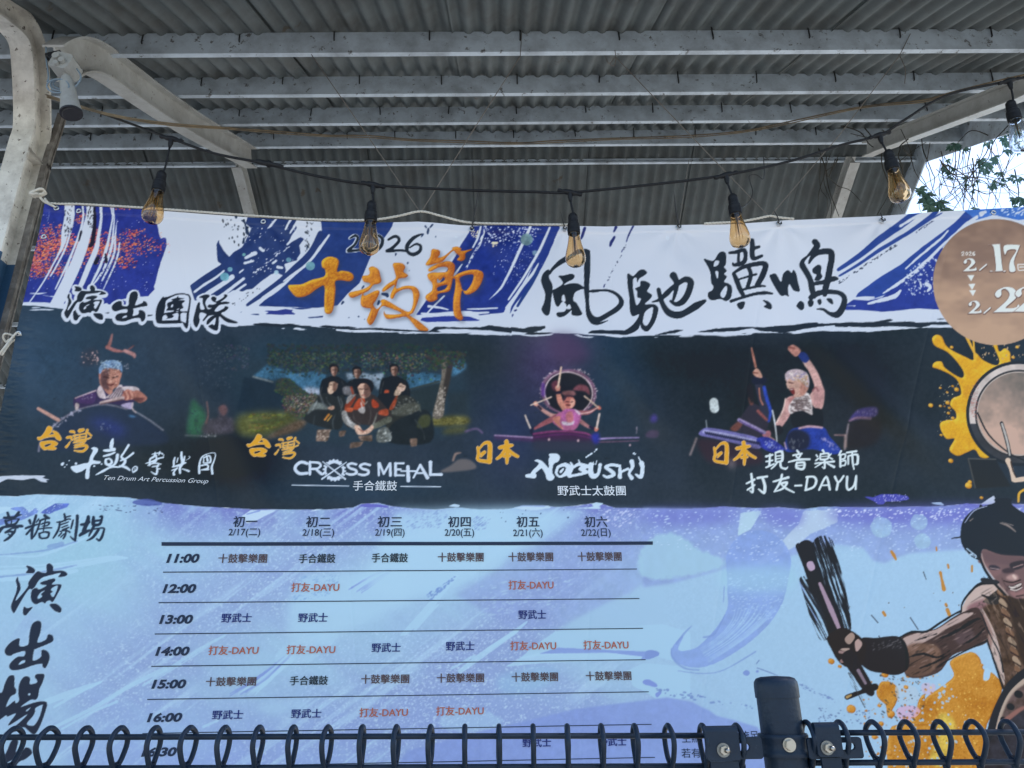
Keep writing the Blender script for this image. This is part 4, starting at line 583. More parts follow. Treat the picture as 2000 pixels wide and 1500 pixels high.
    P('J', [(1380, 750), (1600, 730), (1600, 900), (1360, 960)], (46, 44, 50), blur=4, a=.7); S('J', [(1370, 760, 6), (1350, 880, 8), (1340, 960, 8)], (142, 132, 140), blur=.8); S('J', [(1260, 848, 5), (1350, 850, 6)], (150, 120, 124), blur=.6); S('J', [(1345, 850, 8), (1345, 940, 12)], (160, 140, 140), blur=1)
    P('J', [(1330, 430), (1420, 420), (1560, 540), (1720, 700), (1800, 820), (1700, 830), (1560, 720), (1400, 560)], (34, 40, 44), blur=10, a=.35)
    # the printed photographs: uneven stage light and the mottle of a coarse print
    for (xa, ya, xb, yb, k) in ((60, 650, 475, 885, .75), (455, 672, 935, 885, 1.0), (960, 690, 1330, 880, .7), (1330, 655, 1800, 892, .7)):
        xa -= AX0; xb -= AX0; ya -= AY0; yb -= AY0; x, y = X[ya:yb, xa:xb], Y[ya:yb, xa:xb]
        for ch in range(3): v_ = c.c[ya:yb, xa:xb, ch]; v_ += (gblur(v_, .85)-v_)
        ed = np.clip(np.minimum(np.minimum(x-x.min(), x.max()-x), np.minimum(y-y.min(), y.max()-y))/18, 0, 1)[..., None]
        n1 = fbm(x, y, 15, 31)[..., None]; n2 = vnoise(x, y, 3.2, 33)[..., None]; n3 = vnoise(x, y, 1.5, 34)[..., None]; v = c.c[ya:yb, xa:xb]
        g = (1+(n1-.5)*.5*k+(n2-.5)*.18*k+(n3-.5)*.12*k); q = np.clip(v*g*.90, 0, 255); lum = v.mean(-1, keepdims=True)
        w = ed*np.clip((lum-52)/40, .25, 1); v += (q-v)*w
    # torn strip at the left margin
    P('G', [(-40, 1225), (60, 1215), (200, 1212), (380, 1215), (330, 1232), (430, 1250), (360, 1250), (400, 1272), (330, 1262), (280, 1235), (180, 1250), (60, 1240), (0, 1272), (-40, 1262)], WH, smooth=False, rough=.3)
    # ------------------------------------------------ drum and golden splash at the right
    sp = [(230, 150), (260, 125), (300, 140), (330, 200), (380, 240), (480, 290), (530, 310), (550, 260), (600, 310), (690, 350), (720, 320), (690, 240), (670, 190), (700, 190), (720, 250), (760, 225), (800, 260), (810, 330), (900, 330), (1000, 500), (700, 900), (650, 1020), (580, 1025), (540, 970), (480, 990), (410, 1015), (350, 970), (390, 890), (330, 890), (290, 820), (290, 770), (340, 750), (400, 740), (400, 690), (360, 640), (380, 590), (440, 560), (420, 470), (370, 420), (290, 380), (235, 360), (250, 325), (300, 320), (330, 370), (440, 440), (460, 400), (410, 320), (340, 250), (250, 205)]
    c.ink('K', [[sp]], [], GOLD, bevel=((196, 140, 40), (228, 186, 66)))
    S('K', [(470, 110, 14), (500, 180, 10), (545, 270, 8)], (206, 160, 66))
    S('K', [(530, 160, 6), (540, 300, 8)], (206, 160, 66))
    for (x, y, r) in ((372, 215, 10), (408, 525, 14), (342, 622, 13), (220, 640, 14), (290, 645, 8), (320, 648, 4), (348, 698, 9), (380, 735, 10), (360, 1050, 15), (490, 1230, 22), (500, 1205, 12), (292, 860, 8), (340, 545, 7), (380, 500, 7), (290, 512, 7), (585, 1320, 10), (850, 215, 10), (820, 290, 10), (355, 660, 8)):
        c.ink('K', [], [[(x-3, y, r), (x+4, y+3, r)]], GOLD, bevel=((186, 128, 44), (226, 182, 80)))
    c.dots('K', 40, [(260, 460), (420, 480), (380, 760), (260, 880)], (190, 180, 150), (.5, 1.3), 101); c.dots('K', 30, [(580, 200), (900, 200), (900, 310), (600, 310)], (176, 150, 120), (.6, 1.8), 102, 1, 2, 1.5)
    cx, cy = 1990, 808; x0, y0, x1, y1 = 1870-AX0, 690-AY0, min(2180-AX0, AW), 930-AY0
    xx, yy = X[y0:y1, x0:x1], Y[y0:y1, x0:x1]; rr = np.hypot(xx-cx, (yy-cy)*1.0); n = fbm(xx, yy, 26, 7)
    disk = lambda r: np.clip(r-rr+.5, 0, 1)
    c.put((x0, y0, x1, y1), disk(103), (40, 48, 58)); c.put((x0, y0, x1, y1), disk(97), np.where((yy < cy+20)[..., None], np.array((186, 176, 172)), np.array((58, 62, 70)))*(.85+.3*n[..., None]))
    c.put((x0, y0, x1, y1), disk(86), (52, 56, 62)); c.put((x0, y0, x1, y1), disk(82.5), (176, 164, 158))
    t = np.clip((yy-cy+75)/120+(n-.5)*.9, 0, 1)[..., None]; c.put((x0, y0, x1, y1), disk(80.5), np.array((112, 106, 102))*(1-t)+np.array((190, 160, 146))*t)
    c.dots('K', 130, [(520, 480), (570, 440), (560, 760), (500, 700)], (170, 110, 106), (.5, 1.3), 103, .7); S('K', [(560, 700, 6), (640, 860, 6), (780, 990, 5), (900, 1050, 5)], (40, 46, 54))
    S('K', [(735, 775, 13), (770, 900, 14), (795, 1020, 13)], (46, 52, 60)); S('K', [(738, 780, 7), (772, 900, 8), (792, 1010, 6)], (176, 172, 168))
    P('K', [(480, 1035), (690, 1040), (720, 1100), (800, 1240), (540, 1255)], (42, 48, 56), smooth=False, blur=1); S('K', [(490, 1035, 4), (690, 1040, 4)], (84, 86, 88), blur=.6); S('K', [(490, 1040, 4), (540, 1250, 4)], (80, 82, 84), blur=.8)
    S('K', [(778, 1050, 20), (800, 1110, 14), (820, 1190, 18)], (206, 184, 166)); S('K', [(830, 1195, 16), (900, 1185, 18), (1000, 1180, 22)], (206, 184, 166)); S('K', [(800, 1060, 5), (812, 1120, 4), (835, 1170, 4)], (60, 50, 50))
    S('K', [(855, 1350, 8), (860, 1290, 9), (900, 1262, 9)], (206, 160, 66)); S('K', [(868, 1380, 8), (870, 1390, 6)], (190, 150, 80))
    # ------------------------------------------------ terracotta medallion with the dates
    cx, cy, R = 1946, 551, 123; x0, y0, x1, y1 = cx-R-4-AX0, cy-R-4-AY0, min(cx+R+4-AX0, AW), cy+R+4-AY0
    xx, yy = X[y0:y1, x0:x1], Y[y0:y1, x0:x1]; n = fbm(xx*.8, yy*1.3, 46, 8); rr = np.hypot(xx-cx, yy-cy); t = np.clip((yy-cy+110)/200+(n-.5)*1.1, 0, 1)[..., None]
    c.put((x0, y0, x1, y1), np.clip(R-rr+.5, 0, 1), np.array((128, 107, 97))*(1-t)+np.array((178, 149, 128))*t)
    LT = (212, 214, 214)
    def ltr(polys, strokes): c.ink('F', polys, strokes, LT, outline=(104, 82, 76), ow=1.6, off=(0, 1), a=1)
    ltr([[[(1440, 495), (1555, 487), (1562, 490), (1588, 738), (1614, 746), (1470, 755), (1476, 744), (1522, 738), (1498, 512)]], [[(1604, 500), (1745, 494), (1752, 515), (1700, 650), (1714, 746), (1655, 750), (1662, 650), (1722, 545), (1640, 545), (1612, 592)]]], [])
    def two(x, y, s): ltr([[[(x, y-.06*s), (x+.9*s, y-.1*s), (x+.93*s, y-.32*s), (x+.87*s, y-.34*s), (x+.8*s, y-.24*s), (x+.42*s, y-.22*s), (x+.72*s, y-.5*s), (x+.86*s, y-.7*s), (x+.72*s, y-.94*s), (x+.42*s, y-s), (x+.12*s, y-.88*s), (x+.02*s, y-.72*s), (x+.13*s, y-.6*s), (x+.26*s, y-.7*s), (x+.26*s, y-.88*s), (x+.42*s, y-.92*s), (x+.56*s, y-.75*s), (x+.46*s, y-.5*s), (x+.02*s, y-.1*s)]]], [])
    two(1206, 758, 134); two(1256, 1170, 134); two(1510, 1165, 262); two(1708, 1160, 262)
    ltr([], [[(1365, 740, 7), (1430, 685, 7)]]); ltr([], [[(1410, 1158, 7), (1470, 1106, 7)]])
    for (x, y) in ((1280, 815), (1290, 900), (1298, 960)): c.poly('F', [(x-34, y-26), (x+34, y-28), (x+4, y+32)], LT, smooth=False)
    S('F', [(1190, 570, 3), (1205, 560, 4), (1210, 575, 4), (1192, 595, 3), (1216, 595, 3)], LT); S('F', [(1228, 578, 4), (1238, 562, 3), (1248, 578, 5), (1238, 595, 3), (1228, 578, 4)], LT); S('F', [(1260, 570, 3), (1274, 560, 4), (1280, 575, 4), (1262, 595, 3), (1286, 595, 3)], LT); S('F', [(1318, 562, 3), (1300, 570, 5), (1298, 588, 4), (1310, 596, 4), (1318, 585, 4), (1302, 580, 3)], LT)
    for st in ([(1740, 685, 5), (1800, 683, 5)], [(1738, 685, 5), (1745, 740, 5), (1800, 738, 5)], [(1755, 710, 5), (1800, 708, 5)]): S('F', st, LT)
    # ------------------------------------------------ brush captions on the dark field
    OUT = dict(outline=WH, ow=5.2, off=(-1, 2))
    c.ink('a1', [[[(215, 265), (180, 330), (205, 390), (200, 460), (165, 580), (120, 660), (120, 720), (165, 790), (195, 785), (250, 700), (330, 560), (400, 455), (480, 440), (530, 390), (560, 330), (600, 280), (700, 270), (830, 255), (900, 235), (925, 245), (880, 290), (960, 290), (1030, 275), (1020, 250), (940, 215), (850, 205), (800, 205), (790, 140), (750, 95), (700, 100), (680, 150), (690, 210), (520, 205), (490, 205), (430, 265), (395, 340), (395, 390), (330, 450), (250, 560), (195, 625), (200, 570), (265, 470), (265, 400), (235, 350), (235, 280)]],
                 [[(345, 110), (365, 150), (350, 210), (440, 218), (495, 190), (495, 150), (460, 125), (400, 108)]],
                 [[(585, 360), (650, 330), (740, 310), (820, 320), (840, 345), (780, 385), (750, 400), (850, 405), (930, 400), (940, 440), (900, 530), (850, 640), (800, 665), (760, 640), (720, 645), (690, 680), (640, 670), (560, 690), (490, 680), (440, 610), (440, 540), (460, 480), (520, 440), (570, 455), (690, 410), (680, 390), (610, 385)], [(665, 490), (600, 520), (545, 570), (545, 610), (600, 570), (590, 545), (660, 510)], [(755, 465), (800, 440), (890, 435), (860, 510), (800, 595), (765, 550), (785, 510), (770, 490)]],
                 [[(365, 620), (310, 660), (310, 760), (320, 820), (360, 845), (400, 830), (430, 780), (475, 730), (430, 730), (400, 690), (375, 650)]], [[(750, 700), (830, 690), (920, 700), (960, 740), (965, 800), (940, 840), (860, 820), (790, 770)]],
                 [[(1155, 560), (1200, 490), (1290, 435), (1370, 440), (1385, 530), (1510, 530), (1530, 400), (1560, 280), (1620, 230), (1690, 225), (1725, 280), (1720, 370), (1680, 460), (1665, 520), (1720, 515), (1830, 470), (1845, 435), (1905, 455), (1935, 510), (1920, 545), (1800, 560), (1640, 590), (1620, 600), (1630, 660), (1610, 750), (1680, 740), (1740, 710), (1745, 640), (1790, 625), (1860, 660), (1890, 720), (1885, 810), (1840, 870), (1800, 870), (1760, 800), (1600, 815), (1450, 865), (1320, 865), (1250, 840), (1230, 780), (1270, 720), (1350, 690), (1480, 680), (1490, 610), (1400, 610), (1250, 650), (1180, 630)], [(1380, 790), (1430, 750), (1480, 745), (1475, 780), (1400, 800)]]], [], (38, 46, 58), **OUT)
    c.ink('a2', [[[(265, 235), (180, 360), (130, 500), (115, 640), (125, 740), (200, 820), (640, 815), (690, 790), (740, 880), (790, 925), (820, 850), (835, 600), (870, 350), (875, 260), (840, 190), (790, 165), (680, 150), (560, 160), (400, 220), (300, 240)], [(340, 320), (440, 245), (580, 185), (700, 180), (800, 200), (835, 260), (830, 380), (800, 545), (785, 580), (770, 790), (740, 790), (660, 760), (655, 740), (300, 755), (265, 740), (270, 680), (300, 640), (330, 640), (300, 590), (325, 450)]],
                 [[(590, 210), (620, 250), (740, 265), (600, 300), (720, 305), (740, 330), (680, 380), (710, 470), (650, 500), (670, 545), (810, 545), (810, 578), (660, 590), (655, 760), (600, 760), (605, 590), (480, 620), (510, 650), (480, 690), (345, 720), (380, 690), (340, 630), (300, 620), (310, 590), (480, 560), (500, 530), (360, 540), (355, 510), (380, 470), (360, 420), (380, 360), (480, 320), (450, 290), (560, 250)], [(480, 390), (445, 430), (455, 465), (490, 440)], [(560, 510), (625, 480), (600, 510)], [(550, 560), (605, 535), (600, 555)]],
                 [[(1060, 255), (1160, 205), (1270, 200), (1290, 240), (1240, 290), (1200, 370), (1215, 430), (1260, 520), (1340, 490), (1270, 485), (1250, 450), (1290, 415), (1360, 420), (1440, 380), (1370, 350), (1330, 300), (1340, 250), (1400, 240), (1440, 280), (1420, 340), (1480, 320), (1590, 240), (1600, 185), (1660, 190), (1660, 230), (1590, 300), (1530, 350), (1640, 335), (1710, 355), (1680, 385), (1530, 410), (1470, 450), (1400, 550), (1470, 560), (1600, 480), (1610, 440), (1680, 450), (1680, 490), (1620, 550), (1540, 600), (1640, 680), (1760, 730), (1870, 770), (1870, 800), (1700, 795), (1600, 750), (1500, 670), (1490, 800), (1470, 960), (1400, 975), (1300, 920), (1270, 880), (1350, 840), (1400, 860), (1425, 700), (1330, 780), (1250, 850), (1225, 820), (1240, 760), (1320, 680), (1400, 640), (1280, 660), (1240, 690), (1160, 770), (1145, 740), (1200, 670), (1220, 620), (1090, 580), (1060, 680), (1075, 740), (1050, 820), (1000, 900), (940, 830), (930, 720), (970, 560), (1010, 420), (1050, 360), (1080, 380), (1080, 480), (1110, 520), (1170, 520), (1180, 490), (1140, 380), (1140, 280)]]], [], (38, 46, 58), **OUT)
    TAI = dict(outline=(206, 176, 130), ow=1.0)
    for z in ('a6', 'a6b'):
        c.ink(z, [[[(135, 345), (200, 335), (280, 240), (330, 140), (370, 130), (420, 160), (400, 250), (350, 300), (470, 280), (430, 240), (450, 215), (540, 260), (600, 370), (570, 405), (500, 370), (470, 330), (300, 350), (170, 400)]], [[(200, 440), (300, 420), (430, 410), (525, 450), (510, 500), (450, 520), (510, 560), (450, 590), (330, 580), (280, 590), (230, 560), (195, 500)], [(270, 500), (330, 470), (410, 460), (390, 500), (300, 540)]]],
              [[(715, 350, 16), (790, 338, 18), (805, 400, 9)], [(700, 530, 18), (735, 490, 12), (770, 430, 5)], [(780, 230, 15), (840, 235, 18), (860, 262, 6)], [(960, 215, 27), (1030, 195, 19)], [(1110, 200, 16), (1080, 275, 10)], [(1125, 255, 12), (1185, 310, 12)], [(830, 312, 7), (1060, 272, 7)], [(850, 362, 7), (1060, 330, 8)], [(870, 300, 7), (850, 400, 7)], [(960, 290, 7), (950, 390, 7)], [(860, 402, 7), (1080, 376, 7)], [(1090, 290, 7), (1080, 400, 8)], [(1100, 380, 7), (1170, 352, 8)], [(840, 445, 7), (1050, 410, 13), (1065, 425, 7)], [(860, 500, 7), (1040, 450, 13)], [(860, 542, 9), (1050, 500, 18), (1100, 538, 18), (1010, 618, 15), (850, 600, 5)]], (216, 156, 58), **TAI)
    for z in ('a9', 'b1b'):
        c.ink(z, [], [[(75, 110, 9), (85, 180, 13), (80, 250, 12), (200, 272, 15)], [(90, 130, 7), (150, 65, 11), (208, 72, 18), (210, 180, 20), (205, 270, 20)], [(100, 190, 5), (150, 165, 13), (110, 215, 5)], [(320, 115, 14), (400, 100, 20), (460, 90, 10)], [(395, 50, 18), (405, 150, 20), (400, 288, 10)], [(380, 140, 14), (340, 200, 15), (290, 238, 10)], [(410, 130, 12), (460, 180, 15), (520, 215, 12)], [(370, 212, 12), (430, 206, 12)]], (216, 156, 58), **TAI)
    LW = (200, 216, 232)
    c.ink('a6', [[[(1180, 560), (1240, 530), (1310, 560), (1310, 620), (1250, 700), (1220, 780), (1280, 800), (1360, 810), (1365, 845), (1310, 865), (1200, 875), (1160, 960), (1145, 1140), (1080, 1150), (1070, 1080), (1085, 960), (1000, 1010), (900, 1035), (830, 1000), (785, 920), (900, 890), (1050, 850), (1130, 830), (1160, 720), (1215, 600)]]],
          [[(1610, 380, 14), (1592, 450, 32), (1580, 560, 28), (1640, 575, 22), (1640, 600, 12)], [(1430, 600, 15), (1500, 600, 24), (1640, 590, 20)], [(1430, 710, 16), (1550, 680, 19), (1650, 640, 13)], [(1470, 780, 20), (1470, 850, 24), (1530, 880, 20), (1590, 830, 22), (1550, 765, 14), (1480, 770, 14)], [(1700, 690, 26), (1680, 800, 26), (1620, 890, 18), (1520, 900, 12)], [(1920, 500, 20), (1830, 640, 16), (1775, 730, 18), (1850, 800, 24), (1800, 890, 22), (1700, 930, 10)], [(2010, 655, 18), (1880, 750, 15), (1760, 800, 12)], [(1280, 1075, 8), (1420, 1000, 21), (1560, 930, 15), (1700, 920, 12)], [(1740, 900, 14), (1860, 930, 23), (1940, 985, 14)]], LW)
    for (x, y, r) in ((620, 870, 24), (640, 850, 16), (755, 800, 9), (710, 880, 10), (670, 925, 11), (888, 856, 19), (1242, 905, 16), (1386, 865, 13)): S('a6', [(x, y, r), (x+3, y, r)], LW)
    S('a7', [(100, 520, 12), (90, 460, 8), (140, 415, 10), (180, 430, 12), (175, 480, 12), (110, 525, 14)], LW); S('a7', [(125, 460, 6), (150, 455, 6), (135, 490, 6)], LW)
    for st in ([(480, 180, 8), (620, 150, 11), (685, 172, 12)], [(540, 140, 9), (520, 220, 18), (440, 275, 16), (430, 390, 16)], [(350, 355, 7), (450, 330, 14), (600, 262, 14), (700, 240, 8)], [(705, 190, 8), (690, 250, 7)], [(630, 125, 10), (610, 190, 10)], [(560, 200, 14), (560, 300, 16), (500, 340, 16)], [(400, 390, 12), (520, 350, 12), (650, 370, 10)], [(480, 420, 10), (600, 400, 14)], [(600, 380, 14), (570, 450, 13), (630, 460, 10)], [(580, 460, 18), (560, 560, 18), (500, 545, 12), (450, 510, 5)],
               [(1050, 140, 18), (1050, 240, 22), (1070, 340, 26), (1020, 430, 22), (1020, 540, 18)], [(920, 240, 12), (900, 320, 18), (900, 400, 14)], [(980, 250, 10), (960, 330, 10)], [(1110, 220, 12), (1090, 330, 18)], [(1190, 210, 5), (1212, 240, 7), (1140, 290, 3)], [(880, 420, 14), (1000, 390, 18), (1130, 340, 12)], [(860, 490, 10), (960, 450, 10)], [(970, 440, 12), (900, 520, 14), (900, 570, 22)], [(1060, 460, 7), (1130, 480, 13), (1190, 505, 18)],
               [(1395, 540, 20), (1395, 400, 18), (1440, 240, 12), (1560, 170, 7), (1680, 150, 7), (1720, 190, 9), (1690, 300, 12), (1640, 420, 18), (1650, 550, 20)], [(1480, 240, 10), (1480, 340, 12)], [(1490, 240, 12), (1600, 210, 14), (1610, 330, 17), (1480, 345, 9)], [(1540, 200, 9), (1560, 300, 20)], [(1430, 395, 12), (1550, 380, 15), (1560, 450, 16), (1430, 480, 8), (1580, 470, 12)]): S('a7', st, LW)
    GR = (196, 210, 228)
    for st in ([(603, 330, 12), (545, 316, 13), (495, 350, 13), (488, 390, 13), (530, 428, 13), (603, 424, 12)], [(630, 316, 11), (630, 434, 11)], [(630, 318, 9), (710, 322, 10), (735, 350, 10), (700, 380, 9), (640, 382, 9)], [(690, 385, 10), (740, 430, 12), (765, 430, 8)], [(1080, 338, 10), (1035, 330, 10), (1000, 345, 11), (1020, 375, 10), (1075, 395, 11), (1080, 425, 11), (1030, 438, 10), (985, 428, 9)], [(1215, 345, 10), (1160, 334, 10), (1120, 352, 11), (1140, 380, 10), (1195, 398, 11), (1195, 430, 11), (1150, 442, 10), (1105, 434, 9)],
               [(1300, 328, 10), (1302, 445, 9)], [(1308, 330, 12), (1350, 430, 9)], [(1350, 430, 9), (1408, 330, 9)], [(1412, 330, 11), (1415, 446, 12)], [(1465, 330, 12), (1465, 446, 12)], [(1460, 330, 8), (1545, 328, 8)], [(1460, 388, 8), (1515, 388, 8)], [(1460, 444, 8), (1548, 446, 8)], [(1585, 362, 14), (1590, 496, 16)], [(1520, 404, 7), (1665, 406, 7)], [(1640, 468, 8), (1706, 345, 10)], [(1706, 345, 10), (1775, 468, 15)], [(1668, 424, 8), (1740, 424, 8)], [(1805, 318, 14), (1805, 440, 12)], [(1800, 440, 10), (1912, 438, 12)], [(1790, 316, 5), (1820, 316, 5)], [(455, 540, 4), (1010, 550, 4)], [(1515, 553, 4), (1905, 557, 4)]): S('a8', st, GR)
    for k in range(60):
        a = k*math.pi/30; a2 = a+math.pi/30; w = 13 if (math.sin(a) < -.45 or math.sin(a) > .5) else 8
        S('a8', [(868+88*math.cos(a), 396+84*math.sin(a), w), (868+88*math.cos(a2), 396+84*math.sin(a2), w)], GR)
    for k in range(18):
        a = k*math.pi/9+.1; S('a8', [(868+96*math.cos(a), 396+90*math.sin(a), 9), (868+106*math.cos(a), 396+100*math.sin(a), 8)], GR)
    for st in ([(755, 312, 9), (975, 482, 10)], [(985, 318, 9), (748, 480, 10)]): S('a8', st, (46, 60, 76), r=9)
    for st in ([(755, 312, 4), (975, 482, 7)], [(985, 318, 4), (748, 480, 7)]): S('a8', st, GR)
    c.ink('a9', [], [[(620, 430, 14), (700, 430, 26), (690, 400, 18), (780, 310, 22), (760, 270, 16), (712, 260, 6)], [(790, 300, 22), (850, 380, 28), (880, 440, 38), (910, 445, 16)], [(880, 430, 18), (890, 320, 18), (905, 255, 36), (940, 230, 42), (878, 195, 10)], [(965, 340, 14), (950, 400, 12), (990, 440, 8), (1060, 400, 22), (1088, 335, 25), (1040, 305, 18), (970, 330, 12)], [(1000, 385, 14), (1030, 350, 8)], [(1110, 280, 7), (1130, 330, 14), (1090, 425, 18), (1140, 425, 12), (1290, 387, 14), (1220, 350, 18), (1300, 320, 14), (1200, 300, 16), (1150, 330, 12)], [(1335, 300, 22), (1338, 400, 26), (1370, 432, 24), (1420, 400, 14), (1440, 300, 16)], [(1635, 312, 14), (1560, 305, 14), (1500, 330, 14), (1560, 372, 18), (1592, 412, 18), (1520, 442, 14), (1475, 420, 8)], [(1660, 310, 10), (1660, 440, 20)], [(1670, 385, 10), (1750, 350, 12)], [(1790, 270, 22), (1800, 330, 16), (1762, 400, 12), (1790, 452, 20)], [(1900, 290, 24), (1910, 350, 18), (1892, 440, 20), (1835, 413, 8)], [(1195, 245, 4), (1210, 275, 8)], [(1360, 265, 4), (1370, 300, 6)], [(1405, 250, 3), (1390, 300, 6)], [(1865, 215, 4), (1890, 270, 8)]], LW, rough=.35)
    for (x, y, r) in ((1290, 215, 8), (1310, 200, 9), (1328, 190, 8), (1345, 178, 10), (1380, 155, 6), (1400, 132, 9), (1815, 176, 8), (1830, 186, 7)): S('a9', [(x-4, y+3, r), (x+5, y-4, r*.6)], LW)
    c.ink('b1', [], [[(750, 235, 12), (830, 215, 12)], [(800, 210, 12), (790, 350, 13)], [(750, 300, 9), (830, 285, 10)], [(750, 375, 10), (850, 330, 9)], [(870, 190, 9), (870, 300, 10)], [(870, 188, 10), (950, 175, 14), (950, 290, 14), (870, 300, 7)], [(880, 230, 7), (940, 225, 7)], [(880, 265, 7), (940, 258, 7)], [(890, 310, 10), (860, 350, 10), (815, 390, 8)], [(930, 300, 12), (940, 370, 12), (1000, 390, 11), (1025, 365, 5)],
        [(1140, 160, 10), (1160, 185, 13)], [(1090, 220, 9), (1200, 200, 11)], [(1130, 228, 9), (1150, 255, 11)], [(1185, 215, 10), (1165, 255, 10)], [(1035, 305, 8), (1160, 275, 12), (1300, 270, 11)], [(1140, 312, 12), (1135, 375, 13), (1220, 390, 13), (1230, 312, 14), (1140, 316, 10)], [(1145, 350, 7), (1220, 345, 7)],
        [(1470, 155, 13), (1490, 190, 9)], [(1440, 200, 9), (1440, 270, 11), (1530, 260, 11), (1540, 195, 11), (1445, 203, 9)], [(1450, 235, 6), (1530, 230, 6)], [(1385, 215, 9), (1400, 235, 9)], [(1380, 285, 9), (1410, 260, 9)], [(1575, 200, 7), (1555, 225, 7)], [(1560, 250, 8), (1590, 265, 9)], [(1370, 322, 9), (1610, 295, 12)], [(1490, 285, 13), (1490, 378, 11), (1460, 365, 5)], [(1450, 320, 9), (1370, 372, 6)], [(1515, 315, 8), (1610, 365, 14)],
        [(1700, 165, 12), (1670, 215, 7)], [(1690, 210, 12), (1692, 360, 13)], [(1690, 215, 9), (1750, 205, 10), (1745, 258, 9), (1700, 265, 7)], [(1700, 295, 9), (1755, 285, 9), (1750, 340, 9), (1700, 350, 7)], [(1770, 185, 10), (1890, 168, 12)], [(1790, 230, 10), (1790, 330, 9)], [(1790, 228, 9), (1900, 212, 13), (1905, 320, 14), (1870, 335, 7)], [(1840, 190, 10), (1845, 300, 11), (1860, 395, 7)],
        [(500, 580, 10), (600, 530, 12)], [(560, 460, 12), (575, 600, 14), (575, 690, 12), (540, 670, 7)], [(510, 660, 10), (600, 600, 10)], [(640, 510, 14), (760, 490, 12)], [(700, 510, 14), (730, 600, 16), (720, 695, 16), (650, 650, 7)],
        [(840, 555, 10), (1030, 500, 14)], [(950, 465, 12), (920, 570, 14), (850, 682, 8)], [(930, 580, 12), (1010, 565, 14), (960, 640, 12), (860, 680, 6)], [(940, 590, 9), (1000, 640, 12), (1100, 690, 8)], [(1115, 605, 11), (1195, 600, 11)],
        [(1275, 500, 12), (1250, 650, 12)], [(1260, 495, 11), (1350, 490, 12), (1385, 540, 14), (1350, 620, 12), (1245, 660, 12)], [(1420, 655, 11), (1510, 490, 12), (1555, 650, 13)], [(1450, 600, 9), (1540, 595, 9)], [(1620, 490, 13), (1665, 560, 11), (1730, 480, 11)], [(1660, 560, 13), (1640, 652, 13)], [(1775, 490, 13), (1770, 620, 13), (1800, 652, 13), (1860, 600, 11), (1888, 480, 11)], [(1888, 490, 11), (1880, 645, 11)]], (206, 220, 226))
